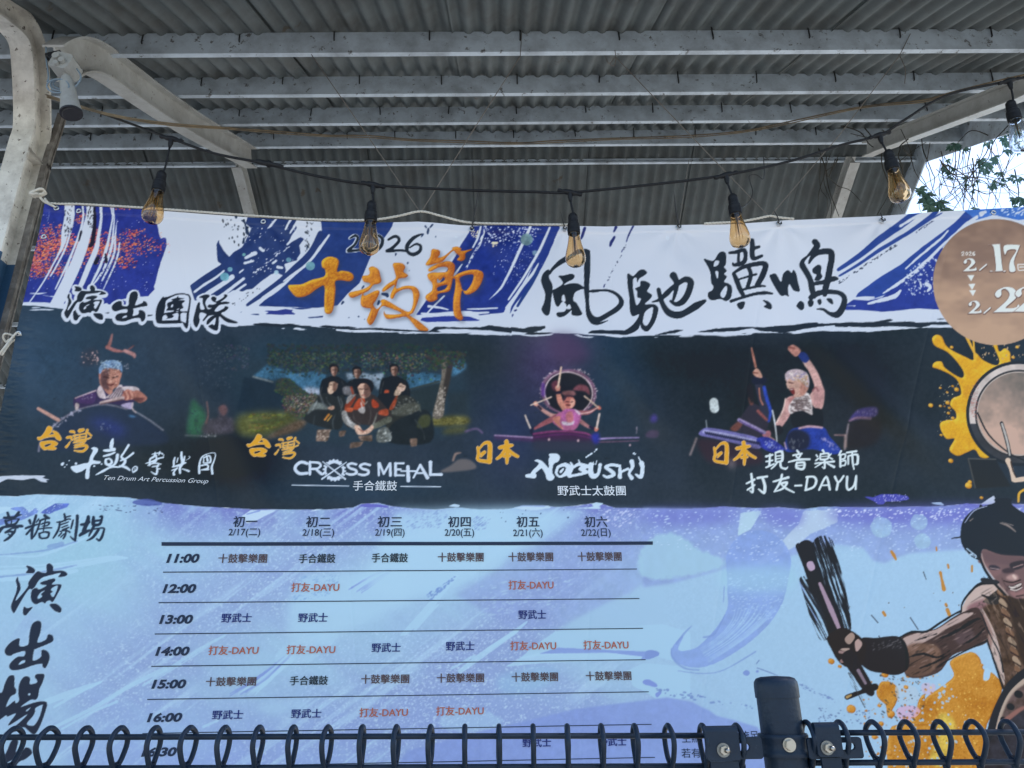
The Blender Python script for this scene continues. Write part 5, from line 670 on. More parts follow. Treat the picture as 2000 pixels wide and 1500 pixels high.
def art_low(c):
    X, Y = c.X, c.Y
    P = lambda *a, **k: c.poly(*a, **k)
    S = lambda *a, **k: c.stroke(*a, **k)
    # pale blue ground below the dark band
    y0 = 962-AY0; bx = (0, y0, AW, AH); x, y = X[y0:], Y[y0:]
    n = fbm(x, y, 150, 5)
    base = np.array((159, 193, 221), np.float32)+np.zeros(x.shape+(3,), np.float32)
    PW = np.array((143, 165, 209), np.float32)
    # soft violet clouds
    d = (x*.82+y*.57); e = (-x*.57+y*.82)
    cl = fbm(d/3.2, e, 70, 11)
    def zone(cx, cy, sx, sy, rot=-.6):
        c_, s_ = math.cos(rot), math.sin(rot); u = (x-cx)*c_+(y-cy)*s_; v = -(x-cx)*s_+(y-cy)*c_
        return np.exp(-(u/sx)**2-(v/sy)**2)
    w = 0.9*zone(420, 1190, 240, 110)+.8*zone(700, 1420, 330, 130, -.3)+.9*zone(960, 1270, 200, 55)+.75*zone(1130, 1090, 220, 55)+.9*zone(1050, 1420, 230, 90, 0)+.55*zone(230, 1330, 160, 140)+.6*zone(640, 1080, 160, 60)
    w = np.clip(w+(cl-.5)*1.1*(w > .06), 0, 1)
    m = Y[y0:] > 960
    lay = base*(1-w[..., None])+PW*w[..., None]
    # teal breath at the left, deeper violet along the top edge
    t = zone(150, 1090, 160, 90, -.3)*.5; lay = lay*(1-t[..., None])+np.array((150, 198, 214), np.float32)*t[..., None]
    # lower half of the schedule ground turns violet, towards the bottom edge
    t = np.clip((y-1330)/170, 0, 1)*np.clip((1330-x)/120, 0, 1)*np.clip((x-60)/200, 0, 1)*(.55+.5*(cl-.5)); lay = lay*(1-t[..., None])+np.array((140, 160, 218), np.float32)*t[..., None]
    t = np.clip(1-(y-985)/95, 0, 1)**1.3*np.clip(.5+(fbm(x, y, 60, 12)-.35)*2.2, 0, 1)*np.clip((x-230)/120, 0, 1)*(1-np.exp(-((x-940)/95)**2))*.95; lay = lay*(1-t[..., None])+np.array((108, 113, 186), np.float32)*t[..., None]
    # fine speckle of the print
    sp = vnoise(x, y, 2.6, 14)*.6+vnoise(x/1.8, y, 1.7, 15)*.4; sp = np.clip((sp-.60)*5, 0, 1)*np.clip(w+.4*np.clip(1-(y-985)/140, 0, 1)+.12, 0, 1)*.62
    lay = lay*(1-sp[..., None])+np.array((196, 222, 238), np.float32)*sp[..., None]
    # broad dry brush drags running up to the right
    u_ = x*.80-y*.60; v_ = x*.60+y*.80
    dr = vnoise(u_/150, v_/7, 1, 41)*.5+vnoise(u_/60, v_/3, 1, 42)*.3+vnoise(u_/240, v_/26, 1, 43)*.5
    q_ = np.clip((dr-.74)*5, 0, 1)*np.clip((vnoise(u_/300, v_/90, 1, 44)-.42)*5, 0, 1)*np.clip((1330-x)/200, 0, 1)*.6
    lay = lay*(1-q_[..., None])+np.array((176, 208, 232), np.float32)*q_[..., None]
    lay += (fbm(x, y, 4, 16)[..., None]-.5)*10
    top = [(-200, 975), (-40, 968), (30, 970), (74, 966), (150, 968), (247, 972), (321, 983), (400, 990), (460, 993), (500, 996), (565, 996), (640, 996), (690, 992), (705, 985), (740, 983), (765, 989), (800, 993), (850, 996), (890, 992), (940, 996), (993, 995), (1021, 988), (1060, 988), (1085, 991), (1120, 989), (1154, 984), (1180, 986), (1203, 993), (1260, 994), (1340, 995), (1380, 993), (1414, 990), (1450, 992), (1493, 993), (1520, 991), (1567, 995), (1604, 990), (1700, 991), (1780, 990), (1840, 989), (1888, 984), (1915, 985), (2000, 986), (2060, 990), (2250, 975), (2250, 1700), (-200, 1700)]
    b2, mk = c.pmask([zp('P', top)], False); full = np.zeros((AH, AW), np.float32); full[b2[1]:b2[3], b2[0]:b2[2]] = mk
    full = gblur(full, 1.0); full = np.clip((full-.5+(fbm(X*.35, Y*1.4, 8, 2)-.5)*.7)*3+.5, 0, 1)
    c.put(bx, full[y0:], lay)
    LB = (170, 206, 230); PV = (128, 150, 212)
    # left: white brush sweeps and flecks
    P('a3', [(-60, 20), (200, 10), (420, 20), (380, 90), (200, 60), (60, 110), (-60, 150)], (176, 208, 230), rough=.4)
    P('a3', [(720, 120), (820, 40), (1000, -60), (1250, -60), (1200, 10), (1000, 80), (900, 130)], (96, 118, 196), smooth=False, rough=.3, tex=.4); P('a3', [(180, 40), (280, 10), (420, 0), (500, 60), (520, 120), (640, 20), (700, 60), (660, 130), (400, 240), (0, 340), (-40, 240), (220, 160), (420, 110)], (112, 138, 206), smooth=False, rough=.3, tex=.4, a=.9)
    c.dots('P', 90, [(60, 975), (140, 970), (110, 1000), (40, 1010)], (190, 212, 236), (.5, 1.2), 111); c.dots('P', 36, [(180, 985), (330, 985), (320, 1005), (200, 1000)], (60, 70, 110), (.5, 1.4), 112, .8, 4, .2)
    P('L', [(720, 60), (800, 40), (890, 70), (780, 80)], (78, 92, 160), rough=.8, a=.8)
    for st in ([(0, 350, 3), (200, 352, 6), (350, 300, 10), (520, 230, 5)], [(0, 410, 3), (300, 395, 6), (600, 355, 6), (700, 362, 3)], [(0, 440, 12), (300, 420, 14), (600, 370, 12), (700, 362, 4)], [(0, 480, 10), (240, 460, 16), (420, 430, 10)], [(260, 1140, 16), (400, 1090, 18), (550, 1035, 8)], [(300, 1170, 6), (420, 1100, 8), (560, 1030, 4)], [(230, 1310, 8), (500, 1180, 10), (700, 1060, 12), (900, 960, 14)], [(340, 1290, 5), (500, 1200, 6), (640, 1140, 8)]): S('L', st, LB, rough=.5, a=.8)
    for st in ([(0, 345, 3), (250, 320, 5), (420, 270, 5)], [(0, 465, 4), (220, 440, 6), (420, 400, 4)], [(270, 300, 10), (340, 285, 12)]): S('L', st, (120, 148, 200), rough=.6, a=.6)
    # schedule background: dry diagonal brush marks
    rs = np.random.RandomState(3)
    P('M', [(740, 110), (810, 65), (1010, 65), (860, 140), (780, 165)], (186, 210, 234), smooth=False, rough=.3); S('M', [(780, 95, 4), (880, 70, 5)], PV); P('M', [(1250, 75), (1300, 58), (1350, 58), (1290, 72)], (190, 212, 234), smooth=False)
    P('M', [(1180, 540), (1320, 520), (1700, 520), (2000, 480), (2000, 760), (1800, 860), (1560, 960), (1400, 1060), (1080, 1060), (1090, 760), (1150, 640)], LB, smooth=False, blur=9, a=.8)
    for k in range(10):
        a = rs.uniform(0, 1); S('M', [(1560+a*120-k*6, 690-k*4, 4), (1700+a*90, 600-k*6, 8), (1860+a*60, 500, 3)], PV if k % 2 else LB, rough=.6, a=.6)
    c.dots('M', 160, [(1180, 560), (1500, 540), (1400, 700), (1120, 760)], (132, 170, 214), (.6, 1.8), 113, .55, 3, -.5)
    P('N', [(900, 300), (1080, 290), (1560, 45), (1700, 48), (2000, 60), (2000, 500), (1700, 700), (1200, 940), (880, 960), (420, 700), (560, 620), (760, 490)], (140, 160, 210), smooth=False, blur=4, a=.5, tex=.15)
    P('N', [(-20, 60), (240, 60), (380, 50), (880, 40), (1450, 60), (1040, 300), (700, 500), (300, 700), (0, 740), (-300, 600)], LB, smooth=False, a=.85, blur=9); c.dots('N', 120, [(60, 80), (400, 60), (300, 200), (60, 200)], (132, 160, 206), (.5, 1.6), 114, .6, 4, -.5); c.dots('N', 60, [(540, 110), (700, 110), (640, 220), (540, 200)], (132, 160, 206), (.5, 1.6), 115, .7, 4, -.6); c.dots('N', 10, [(640, 60), (1400, 60), (1300, 160), (700, 160)], (52, 70, 110), (.7, 1.6), 116)
    P('N', [(1200, 960), (1560, 760), (2000, 600), (2000, 1115), (1060, 1115)], (159, 193, 221), smooth=False, blur=3, a=.85)
    P('N', [(0, 1010), (200, 780), (420, 540), (460, 545), (330, 700), (240, 820), (60, 1000)], LB, smooth=False, rough=.4, a=.8); c.dots('N', 90, [(200, 700), (420, 560), (440, 560), (240, 740)], (120, 150, 204), (.6, 1.8), 117, .7, 3, -.7); c.dots('N', 120, [(560, 620), (1300, 560), (1250, 800), (620, 860)], (176, 206, 226), (.6, 2.0), 118, .5, 5, -.2); c.dots('N', 60, [(1540, 60), (1900, 60), (1700, 200), (1520, 160)], (196, 206, 236), (.6, 2.2), 119, .8, 3, -.5)
    for st in ([(660, 1115, 14), (860, 980, 14), (960, 900, 6)], [(120, 960, 10), (240, 820, 14), (300, 770, 5)]): S('N', st, LB, rough=.4, a=.8)
    for k in range(12):
        a = rs.uniform(0, 1); S('O', [(640+a*300, 500-k*3, 4), (860+a*160, 360, 12), (1060+a*120, 230-k*5, 5)], LB if k % 3 else PV, rough=.6, a=.6)
    for st in ([(0, 420, 8), (200, 290, 12), (420, 150, 12), (620, 40, 8)], [(60, 400, 4), (300, 250, 6), (500, 120, 4)], [(450, 730, 10), (560, 680, 10)], [(1320, 590, 5), (1370, 545, 5)]): S('O', st, LB, rough=.5, a=.75)
    P('O', [(900, 560), (1160, 520), (1240, 600), (1000, 640), (860, 600)], LB, blur=6, a=.5); P('O', [(1060, 120), (1400, 20), (1460, 60), (1240, 250), (1000, 250)], LB, blur=4, a=.5, rough=.4)
    P('Z', [(1130, 10), (1900, -40), (2100, 20), (2100, 260), (1880, 200), (1780, 150), (1500, 160), (1000, 190), (860, 215), (1000, 100)], (164, 200, 226), smooth=False, rough=.3)
    P('Z', [(760, 270), (880, 200), (1000, 170), (1500, 165), (1760, 190), (1740, 215), (1300, 230), (1000, 245)], LB, smooth=False, rough=.4, a=.85); P('Z', [(1640, 300), (1760, 240), (2000, 260), (2100, 300), (2100, 500), (1850, 495), (1760, 440), (1690, 410)], (164, 200, 226), smooth=False, rough=.4)
    P('Z', [(1150, 130), (1400, 140), (1700, 155), (1860, 160), (1880, 185), (1790, 215), (1740, 220), (1760, 195), (1500, 165), (1000, 175)], PV, smooth=False, rough=.5, a=.8); P('Z', [(1760, 370), (1800, 360), (1860, 395), (1850, 415), (1770, 395)], PV, rough=.5); P('Z', [(1850, 460), (1890, 440), (1890, 460), (1860, 490)], PV, rough=.5)
    S('Z', [(440, 300, 16), (560, 210, 22), (700, 110, 20), (850, 10, 12)], LB, rough=.35, a=.85); S('Z', [(380, 280, 8), (540, 190, 10)], LB, rough=.5, a=.8)
    P('Z', [(300, 620), (520, 560), (700, 620), (760, 680), (520, 740), (300, 700)], LB, blur=7, a=.5, rough=.5); P('Z', [(720, 340), (1000, 260), (1160, 300), (1000, 440), (760, 460)], (150, 192, 222), blur=6, a=.5)
    c.dots('Z', 900, [(0, 20), (700, 20), (500, 700), (0, 700)], (186, 212, 240), (.4, 1.2), 121, .7, 2, -.4); c.dots('O', 700, [(900, 20), (2000, 20), (2000, 720), (1300, 720)], (186, 212, 240), (.4, 1.2), 122, .7, 2, -.3); c.dots('M', 800, [(60, 60), (1100, 80), (1100, 1000), (300, 1000)], (180, 210, 238), (.4, 1.1), 123, .6, 2, -.2); c.dots('L', 420, [(250, 450), (900, 300), (900, 1400), (350, 1400)], (176, 210, 236), (.4, 1.1), 124, .55, 1.6)
    # torn flecks along the upper edge
    P('H', [(1045, 1355), (1110, 1335), (1250, 1350), (1300, 1370), (1180, 1365), (1090, 1365)], (104, 108, 190), smooth=False, rough=.4); P('H', [(1730, 1358), (1790, 1340), (1840, 1350), (1820, 1365)], (180, 206, 230), smooth=False, rough=.4); P('I', [(1090, 1435), (1130, 1420), (1200, 1428), (1150, 1455), (1180, 1475), (900, 1472), (1000, 1466), (1120, 1458)], (182, 208, 230), smooth=False, rough=.4); P('I', [(420, 1470), (520, 1455), (690, 1460), (730, 1448), (760, 1470), (600, 1490)], (182, 208, 230), smooth=False, rough=.4)
    P('J', [(1480, 1335), (1560, 1345), (1620, 1320), (1740, 1320), (1830, 1335), (1850, 1360), (1760, 1375), (1660, 1375), (1640, 1400), (1600, 1400), (1560, 1370)], (74, 78, 168), smooth=False, rough=.45); c.dots('J', 60, [(1560, 1325), (1840, 1325), (1830, 1375), (1580, 1390)], (170, 172, 220), (.6, 1.4), 125); P('K', [(200, 1358), (290, 1355), (320, 1380), (250, 1372)], (170, 196, 216), smooth=False, rough=.3)
    # right part: sweeping violet brush stroke on pale blue
    P('Q', [(-20, 130), (740, 140), (1240, 150), (2000, 130), (3000, 130), (3000, 420), (2080, 480), (1950, 520), (1870, 560), (1780, 540), (1700, 440), (1500, 410), (1150, 500), (900, 600), (640, 600), (200, 720), (-20, 750)], (138, 158, 209), smooth=False, blur=2.5, a=.75, tex=.15)
    P('Q', [(740, 170), (910, 150), (820, 300), (720, 350)], (180, 210, 224), smooth=False, rough=.6, a=.85); P('Q', [(1240, 150), (1500, 140), (1500, 240), (1300, 330), (1150, 440), (900, 580), (860, 560), (1060, 400), (1200, 250)], (186, 206, 222), smooth=False, rough=.6, a=.75, blur=2)
    P('Q', [(-20, 420), (200, 320), (420, 460), (640, 560), (380, 650), (-20, 680)], (164, 204, 220), blur=8, rough=.5, a=.7)
    P('Q', [(0, 150), (700, 150), (600, 240), (100, 260)], (104, 108, 192), blur=10, a=.55); P('Q', [(900, 150), (1230, 150), (1180, 270), (960, 240)], (108, 112, 194), blur=8, a=.6); P('Q', [(1520, 130), (3000, 120), (3000, 230), (1900, 260), (1560, 240)], (100, 102, 188), blur=10, a=.7)
    S('Q', [(880, 560, 255), (860, 780, 225), (800, 960, 170), (650, 1140, 125), (450, 1285, 85), (290, 1300, 55), (225, 1240, 26), (290, 1130, 6)], (134, 160, 216), rough=.2, a=.85, tex=.12)
    P('Q', [(620, 600), (1150, 600), (1100, 780), (620, 760)], (158, 200, 220), blur=9, a=.6)
    for k in range(16):
        o = rs.uniform(-1, 1); S('Q', [(870+o*200, 860, 2), (800+o*150, 1000, 5), (650+o*100, 1150+o*20, 5), (450+o*40, 1280+o*60, 3)], (164, 200, 230), a=.55, rough=.3)
    for st in ([(200, 1220, 4), (210, 1300, 8), (300, 1380, 8), (420, 1395, 5)], [(250, 1400, 4), (450, 1422, 5), (620, 1390, 5), (860, 1250, 6)], [(450, 1140, 8), (540, 1110, 8), (620, 960, 5)], [(240, 1190, 10), (300, 1110, 8), (360, 1050, 4)], [(605, 870, 5), (612, 740, 5)], [(1200, 700, 6), (1230, 780, 8), (1310, 960, 10), (1330, 1040, 5)]): S('Q', st, (126, 152, 206), rough=.3, a=.7)
    c.dots('Q', 700, [(0, 150), (3000, 130), (3000, 400), (900, 560), (0, 400)], (190, 212, 238), (.5, 1.5), 126, .75, 3, -.1); c.dots('Q', 260, [(640, 640), (1120, 640), (1050, 1000), (680, 1050)], (176, 208, 234), (.5, 1.4), 127, .6, 3, -.1); c.dots('Q', 200, [(1400, 140), (3000, 125), (3000, 230), (1500, 210)], (206, 214, 240), (.6, 1.8), 128, .85, 2.5, -.3)
    for (x_, y_, r) in ((1840, 280, 80), (2130, 240, 62), (2160, 390, 60)): S('Q', [(x_, y_, r), (x_+10, y_, r)], (166, 206, 220), a=.5, rough=.8, tex=.2, blur=2)
    for pts in ([(760, 1410), (790, 1395), (815, 1415), (795, 1440), (765, 1430)], [(860, 1400), (880, 1395), (885, 1410), (865, 1415)], [(0, 1250), (60, 1240), (110, 1265), (60, 1300), (0, 1310)]): P('Q', pts, (126, 150, 206), rough=.3)
    S('Q', [(870, 1378, 4), (960, 1410, 5), (1030, 1438, 3)], (120, 146, 190)); S('Q', [(865, 1345, 4), (885, 1320, 5)], (120, 146, 190)); c.dots('S', 46, [(0, 230), (850, 400), (860, 440), (0, 290)], (118, 144, 196), (.8, 3.0), 129, .8, 2, .2); c.dots('S', 40, [(1280, 200), (1600, 350), (1600, 380), (1280, 240)], (118, 144, 190), (.6, 1.8), 130, .8, 3, .4); c.dots('S', 60, [(1450, 420), (1900, 440), (1900, 560), (1450, 560)], (96, 116, 160), (.6, 1.8), 131, .8, 2, .4)
    P('S', [(-2200, 800), (-1500, 620), (-700, 430), (0, 340), (100, 325), (200, 345), (320, 365), (400, 410), (470, 440), (540, 490), (700, 530), (900, 590), (960, 660), (1100, 1100), (-2400, 1100)], (134, 156, 214), smooth=False, blur=1.5, a=.85, tex=.1)
    # gold paint burst behind the drummer
    OR = ((170, 108, 44), (208, 154, 76))
    for z, pts in (('R', [(1040, 870), (1090, 900), (1110, 960), (1170, 990), (1215, 1060), (1180, 1160), (1120, 1300), (1100, 1500), (900, 1560), (620, 1560), (600, 1300), (680, 1260), (760, 1220), (800, 1120), (880, 1060), (950, 1000), (930, 920)]), ('R', [(530, 1080), (560, 1030), (620, 1040), (650, 1080), (640, 1140), (610, 1200), (620, 1230), (590, 1220), (580, 1160), (540, 1120)]), ('R', [(760, 1130), (790, 1100), (800, 1160), (850, 1180), (860, 1260), (700, 1260), (740, 1200)])):
        c.ink(z, [[pts]], [], GOLD, bevel=OR, rough=.7)
    P('R', [(860, 1230), (900, 1200), (960, 1260), (940, 1400), (880, 1500), (820, 1450), (860, 1340)], (214, 196, 96), blur=3, a=.7, tex=.6)
    P('R', [(640, 1180), (720, 1160), (770, 1190), (720, 1240), (660, 1240)], (206, 170, 200), rough=.6, a=.8); P('R', [(640, 1050), (740, 1060), (760, 1130), (680, 1160), (640, 1120)], (176, 196, 214), rough=.6, a=.7); P('R', [(780, 1040), (850, 1050), (830, 1100), (780, 1090)], (206, 176, 200), rough=.5, a=.6)
    P('R', [(1120, 960), (1150, 970), (1140, 1020), (1110, 1020)], (166, 200, 226), rough=.3)
    for (x_, y_, r) in ((283, 920, 15), (330, 948, 8), (392, 1178, 22), (575, 992, 16), (610, 1205, 18), (600, 1415, 16), (555, 1258, 12), (690, 1060, 10), (1100, 940, 8), (700, 1000, 9), (545, 1160, 8), (470, 1260, 8), (520, 1330, 12)): c.ink('R', [], [[(x_-3, y_, r), (x_+3, y_+2, r)]], GOLD, bevel=((182, 118, 50), (216, 160, 84)))
    c.dots('R', 110, [(440, 1040), (860, 980), (800, 1260), (480, 1500)], (176, 116, 60), (.6, 2.6), 132, .9, 1.6, .8); c.dots('R', 90, [(540, 980), (820, 980), (780, 1250), (560, 1260)], (60, 66, 76), (.5, 1.8), 133, .8, 3, .6); c.dots('R', 140, [(820, 980), (1180, 980), (1100, 1500), (640, 1500)], (236, 200, 110), (.5, 1.6), 134, .8, 2, .8); c.dots('R', 80, [(780, 1240), (1120, 1240), (1080, 1500), (620, 1500)], (150, 92, 40), (.6, 1.8), 135, .8, 2, 1); c.dots('R', 30, [(600, 1280), (900, 1280), (880, 1500), (600, 1500)], (190, 210, 226), (.8, 3), 136, .8)
    c.dots('R', 130, [(640, 1020), (900, 1000), (1100, 1300), (900, 1500), (620, 1500)], (162, 194, 220), (.7, 3.4), 236, .9, 1.6, .8)
    for st in ([(612, 325, 7), (625, 345, 10), (638, 370, 5)], [(855, 300, 4), (858, 320, 5)], [(918, 395, 5), (922, 415, 6)], [(1048, 402, 5), (1048, 435, 6)], [(878, 440, 9), (885, 470, 6), (898, 530, 12)], [(908, 612, 8), (912, 622, 7)], [(916, 640, 10), (926, 668, 10)], [(565, 655, 8), (575, 672, 8)]): S('R', st, (184, 132, 70), rough=.2)
    for st in ([(500, 672, 3), (535, 712, 3)], [(787, 437, 3), (802, 476, 2)], [(714, 685, 3), (755, 748, 3)], [(540, 785, 3), (550, 800, 3)]): S('R', st, (70, 82, 100))
    c.dots('R', 8, [(380, 540), (980, 540), (980, 640), (380, 640)], (90, 80, 80), (.7, 1.4), 137)
    # ------------------------------------------------ the big drummer drawn in ink
    BK = (36, 43, 54); LS = (190, 170, 164); MS = (150, 122, 118); DS = (66, 56, 60)
    P('R', [(1190, 500), (1340, 560), (1480, 560), (1480, 1300), (1260, 1080), (1222, 1070), (1180, 930), (1140, 820), (1095, 640), (1120, 560)], (84, 68, 64), tex=.7)
    P('R', [(1090, 640), (1110, 640), (1180, 780), (1220, 960), (1225, 1050), (1180, 930), (1130, 800)], LS); P('R', [(1100, 645), (1160, 760), (1150, 860), (1130, 800)], MS, blur=1.5)
    P('R', [(990, 660), (1010, 600), (1050, 540), (1110, 500), (1200, 505), (1170, 560), (1090, 625), (1050, 650)], LS); P('R', [(1020, 640), (1060, 600), (1180, 570), (1110, 630), (1060, 660)], (140, 106, 112), blur=2.5); P('R', [(1090, 610), (1190, 530), (1230, 520), (1190, 610), (1100, 600)], (52, 52, 58), rough=.4)
    P('R', [(660, 800), (760, 760), (850, 745), (950, 680), (1000, 655), (1090, 635), (1140, 800), (1050, 850), (940, 890), (860, 985), (690, 1000)], (70, 58, 62), rough=.2); P('R', [(670, 800), (760, 765), (850, 750), (950, 690), (1010, 660), (1060, 660), (1000, 700), (900, 750), (840, 790), (720, 850), (680, 850)], (178, 156, 152), rough=.2); P('R', [(780, 860), (830, 850), (840, 830), (800, 835)], (190, 170, 160)); P('R', [(960, 780), (1040, 740), (1060, 800), (980, 830)], (86, 72, 78), blur=2)
    P('R', [(690, 840), (840, 830), (880, 900), (820, 985), (690, 990)], (112, 88, 80), blur=2, tex=.5); P('R', [(700, 900), (820, 880), (800, 985), (700, 990)], (96, 76, 72), blur=2)
    for st in ([(640, 800, 4), (720, 762, 6), (800, 760, 6), (880, 710, 6), (960, 662, 5), (990, 650, 6)], [(990, 655, 4), (1000, 600, 5), (1050, 535, 6), (1100, 500, 8), (1190, 500, 6)], [(1130, 800, 5), (1170, 920, 5), (1220, 1070, 6)], [(860, 950, 3), (980, 880, 4), (1130, 810, 4)], [(1095, 650, 3), (1150, 780, 4), (1200, 880, 4), (1220, 980, 4)]): S('R', st, BK, rough=.3)
    # plaited collar strap
    for k in range(9): S('R', [(1195+k*12, 540+k*52, 12), (1215+k*12, 570+k*52, 16), (1205+k*14, 600+k*52, 8)], (160, 138, 120) if k % 2 else (120, 92, 78)); S('R', [(1190+k*12, 560+k*52, 4), (1230+k*12, 585+k*52, 4)], (50, 42, 44))
    P('R', [(1250, 560), (1480, 560), (1480, 960), (1333, 940), (1280, 740)], (58, 50, 52), blur=2)
    P('R', [(1080, 380), (1100, 320), (1180, 300), (1480, 320), (1480, 560), (1340, 578), (1290, 580), (1225, 545), (1150, 450), (1110, 400)], (112, 90, 94), blur=.7)
    def grit(pts, ang, lo, hi, k=1.0, sd=50):
        bx, m = c.pmask([zp('R', pts)], False); x0, y0, x1, y1 = bx; gx_, gy_ = X[y0:y1, x0:x1], Y[y0:y1, x0:x1]; cs, sn = math.cos(ang), math.sin(ang)
        u = gx_*cs+gy_*sn; v = -gx_*sn+gy_*cs; n = vnoise(u/26, v/3.2, 1, sd)*.6+vnoise(u/9, v/1.8, 1, sd+1)*.4
        c.put(bx, m*np.clip((n-.64)*6, 0, 1), lo, .55*k); c.put(bx, m*np.clip((.30-n)*7, 0, 1), hi, .4*k)
    grit([(660, 800), (760, 760), (850, 745), (950, 680), (1000, 655), (1090, 635), (1140, 800), (1050, 850), (940, 890), (860, 985), (690, 1000)], -.5, (34, 36, 44), (176, 150, 142))
    grit([(990, 660), (1010, 600), (1050, 540), (1110, 500), (1230, 515), (1190, 610), (1050, 660)], -.5, (52, 48, 54), (214, 196, 188), .7, 54)
    grit([(1190, 500), (1340, 560), (1480, 560), (1480, 1300), (1260, 1080), (1222, 1070), (1180, 930), (1140, 820), (1095, 640), (1120, 560)], 1.1, (36, 36, 42), (190, 160, 138), 1.0, 58)
    for st in ([(700, 900, 3), (780, 880, 6), (860, 900, 5), (930, 860, 3)], [(760, 960, 3), (840, 930, 7), (930, 880, 4)], [(870, 800, 3), (960, 760, 9), (1060, 700, 10), (1100, 690, 3)], [(1000, 830, 4), (1070, 790, 8), (1120, 740, 4)], [(730, 810, 2), (800, 790, 4), (860, 770, 2)], [(1100, 560, 3), (1150, 580, 8), (1180, 570, 3)]): S('R', st, (38, 40, 48), rough=.9)
    # wristband, hand and stick
    P('R', [(440, 800), (520, 795), (640, 785), (690, 830), (705, 950), (640, 995), (560, 985), (480, 965), (420, 900)], (42, 44, 54), rough=.3); c.dots('R', 50, [(500, 820), (660, 800), (660, 850), (510, 860)], (100, 98, 104), (.5, 1.2), 138, .7, 4, -.5); S('R', [(660, 800, 6), (690, 860, 7), (692, 960, 6)], (30, 32, 40))
    S('R', [(150, 310, 46), (180, 430, 40), (240, 600, 40), (300, 740, 46), (350, 850, 60)], (40, 44, 54), rough=.4)
    S('R', [(240, 300, 60), (290, 480, 60), (330, 640, 50), (370, 740, 20)], (38, 43, 54), dry=.36, ang=1.25); S('R', [(130, 480, 20), (200, 660, 40), (240, 780, 30)], (44, 50, 62), dry=.45, ang=1.05); S('R', [(110, 300, 20), (160, 400, 30)], (40, 44, 54), dry=.4, ang=1.2); S('R', [(150, 500, 24), (190, 560, 20)], (40, 44, 54), dry=.45, ang=1.2)
    P('R', [(150, 390), (180, 380), (195, 420), (165, 432)], (178, 156, 180), rough=.4); S('R', [(220, 500, 8), (280, 640, 14), (330, 760, 9)], (162, 140, 160), rough=.3)
    P('R', [(260, 790), (330, 740), (380, 750), (440, 790), (470, 830), (460, 920), (400, 960), (330, 930), (280, 850)], (44, 44, 52), rough=.4); P('R', [(355, 800), (390, 765), (410, 790), (380, 830)], (160, 138, 130), rough=.3); P('R', [(410, 820), (430, 800), (450, 830), (420, 870)], (176, 150, 146), rough=.3); S('R', [(330, 870, 8), (380, 880, 6)], (150, 124, 124)); S('R', [(340, 920, 10), (400, 910, 8)], (140, 112, 112)); P('R', [(330, 855), (380, 850), (370, 870)], (170, 148, 140))
    S('R', [(380, 900, 40), (430, 980, 34), (480, 1060, 30), (500, 1090, 20)], (42, 44, 54), rough=.4); S('R', [(430, 970, 9), (470, 1040, 7)], (130, 116, 132)); S('R', [(370, 1115, 14), (440, 1090, 12), (520, 1060, 20)], (40, 42, 50), rough=.5); S('R', [(370, 1115, 8), (390, 1105, 6)], (170, 140, 96)); S('R', [(380, 990, 10), (440, 1120, 12), (470, 1170, 4)], (60, 66, 76), dry=.5, ang=1.1)
    # hair and face
    P('R', [(985, 240), (1000, 160), (1050, 105), (1110, 80), (1172, 62), (1172, 40), (1262, 40), (1262, 68), (1340, 120), (1480, 160), (1480, 350), (1340, 352), (1200, 342), (1110, 312), (1092, 362), (1040, 350), (1000, 300)], (38, 47, 60), rough=.25)
    for st in ([(1000, 190, 3), (1040, 120, 4), (1100, 85, 3)], [(1005, 300, 3), (1040, 345, 4), (1085, 370, 4)], [(1090, 360, 6), (1120, 430, 7), (1180, 510, 7), (1230, 560, 6)], [(940, 255, 3), (985, 248, 4)], [(1090, 100, 3), (1095, 75, 4), (1110, 90, 3)]): S('R', st, BK)
    S('R', [(1010, 170, 2), (1060, 105, 3), (1130, 80, 2)], (150, 160, 190)); S('R', [(1020, 310, 3), (1070, 350, 3)], (170, 196, 220)); c.dots('R', 20, [(1020, 320), (1080, 355), (1070, 365), (1010, 330)], (170, 196, 220), (.6, 1.4), 139, 1, 2, .6)
    for st in ([(580, 385, 5), (680, 420, 12), (770, 490, 6)], [(600, 375, 3), (740, 415, 5)], [(210, 360, 6), (250, 330, 4)]): S('b2', st, (136, 124, 122), blur=.5)
    P('b2', [(350, 740), (450, 740), (620, 780), (870, 800), (870, 880), (700, 900), (560, 880), (430, 860), (380, 820)], (104, 84, 90), blur=2)
    P('b2', [(390, 880), (470, 900), (560, 920), (600, 980), (520, 1040), (440, 980)], (126, 98, 102), blur=2); P('b2', [(440, 905), (520, 900), (580, 940), (520, 960), (450, 950)], (60, 58, 70), blur=.8); S('b2', [(455, 935, 5), (560, 950, 6)], (150, 128, 132)); P('b2', [(700, 880), (870, 840), (870, 920), (740, 960)], (56, 54, 64), blur=1); S('b2', [(740, 930, 6), (860, 890, 8)], (140, 116, 118)); P('b2', [(600, 960), (700, 930), (760, 980), (640, 1000)], (66, 58, 68), blur=1.2)
    P('b2', [(720, 1010), (790, 1020), (805, 1060), (770, 1090), (690, 1080), (650, 1050)], (170, 138, 136), blur=1.5); S('b2', [(745, 1030, 18), (765, 1055, 18)], (206, 180, 172), blur=.8); S('b2', [(620, 1090, 7), (720, 1110, 8), (830, 1080, 8)], (48, 44, 52)); S('b2', [(600, 1060, 6), (640, 1140, 6), (700, 1200, 6)], (80, 66, 72), blur=.8)
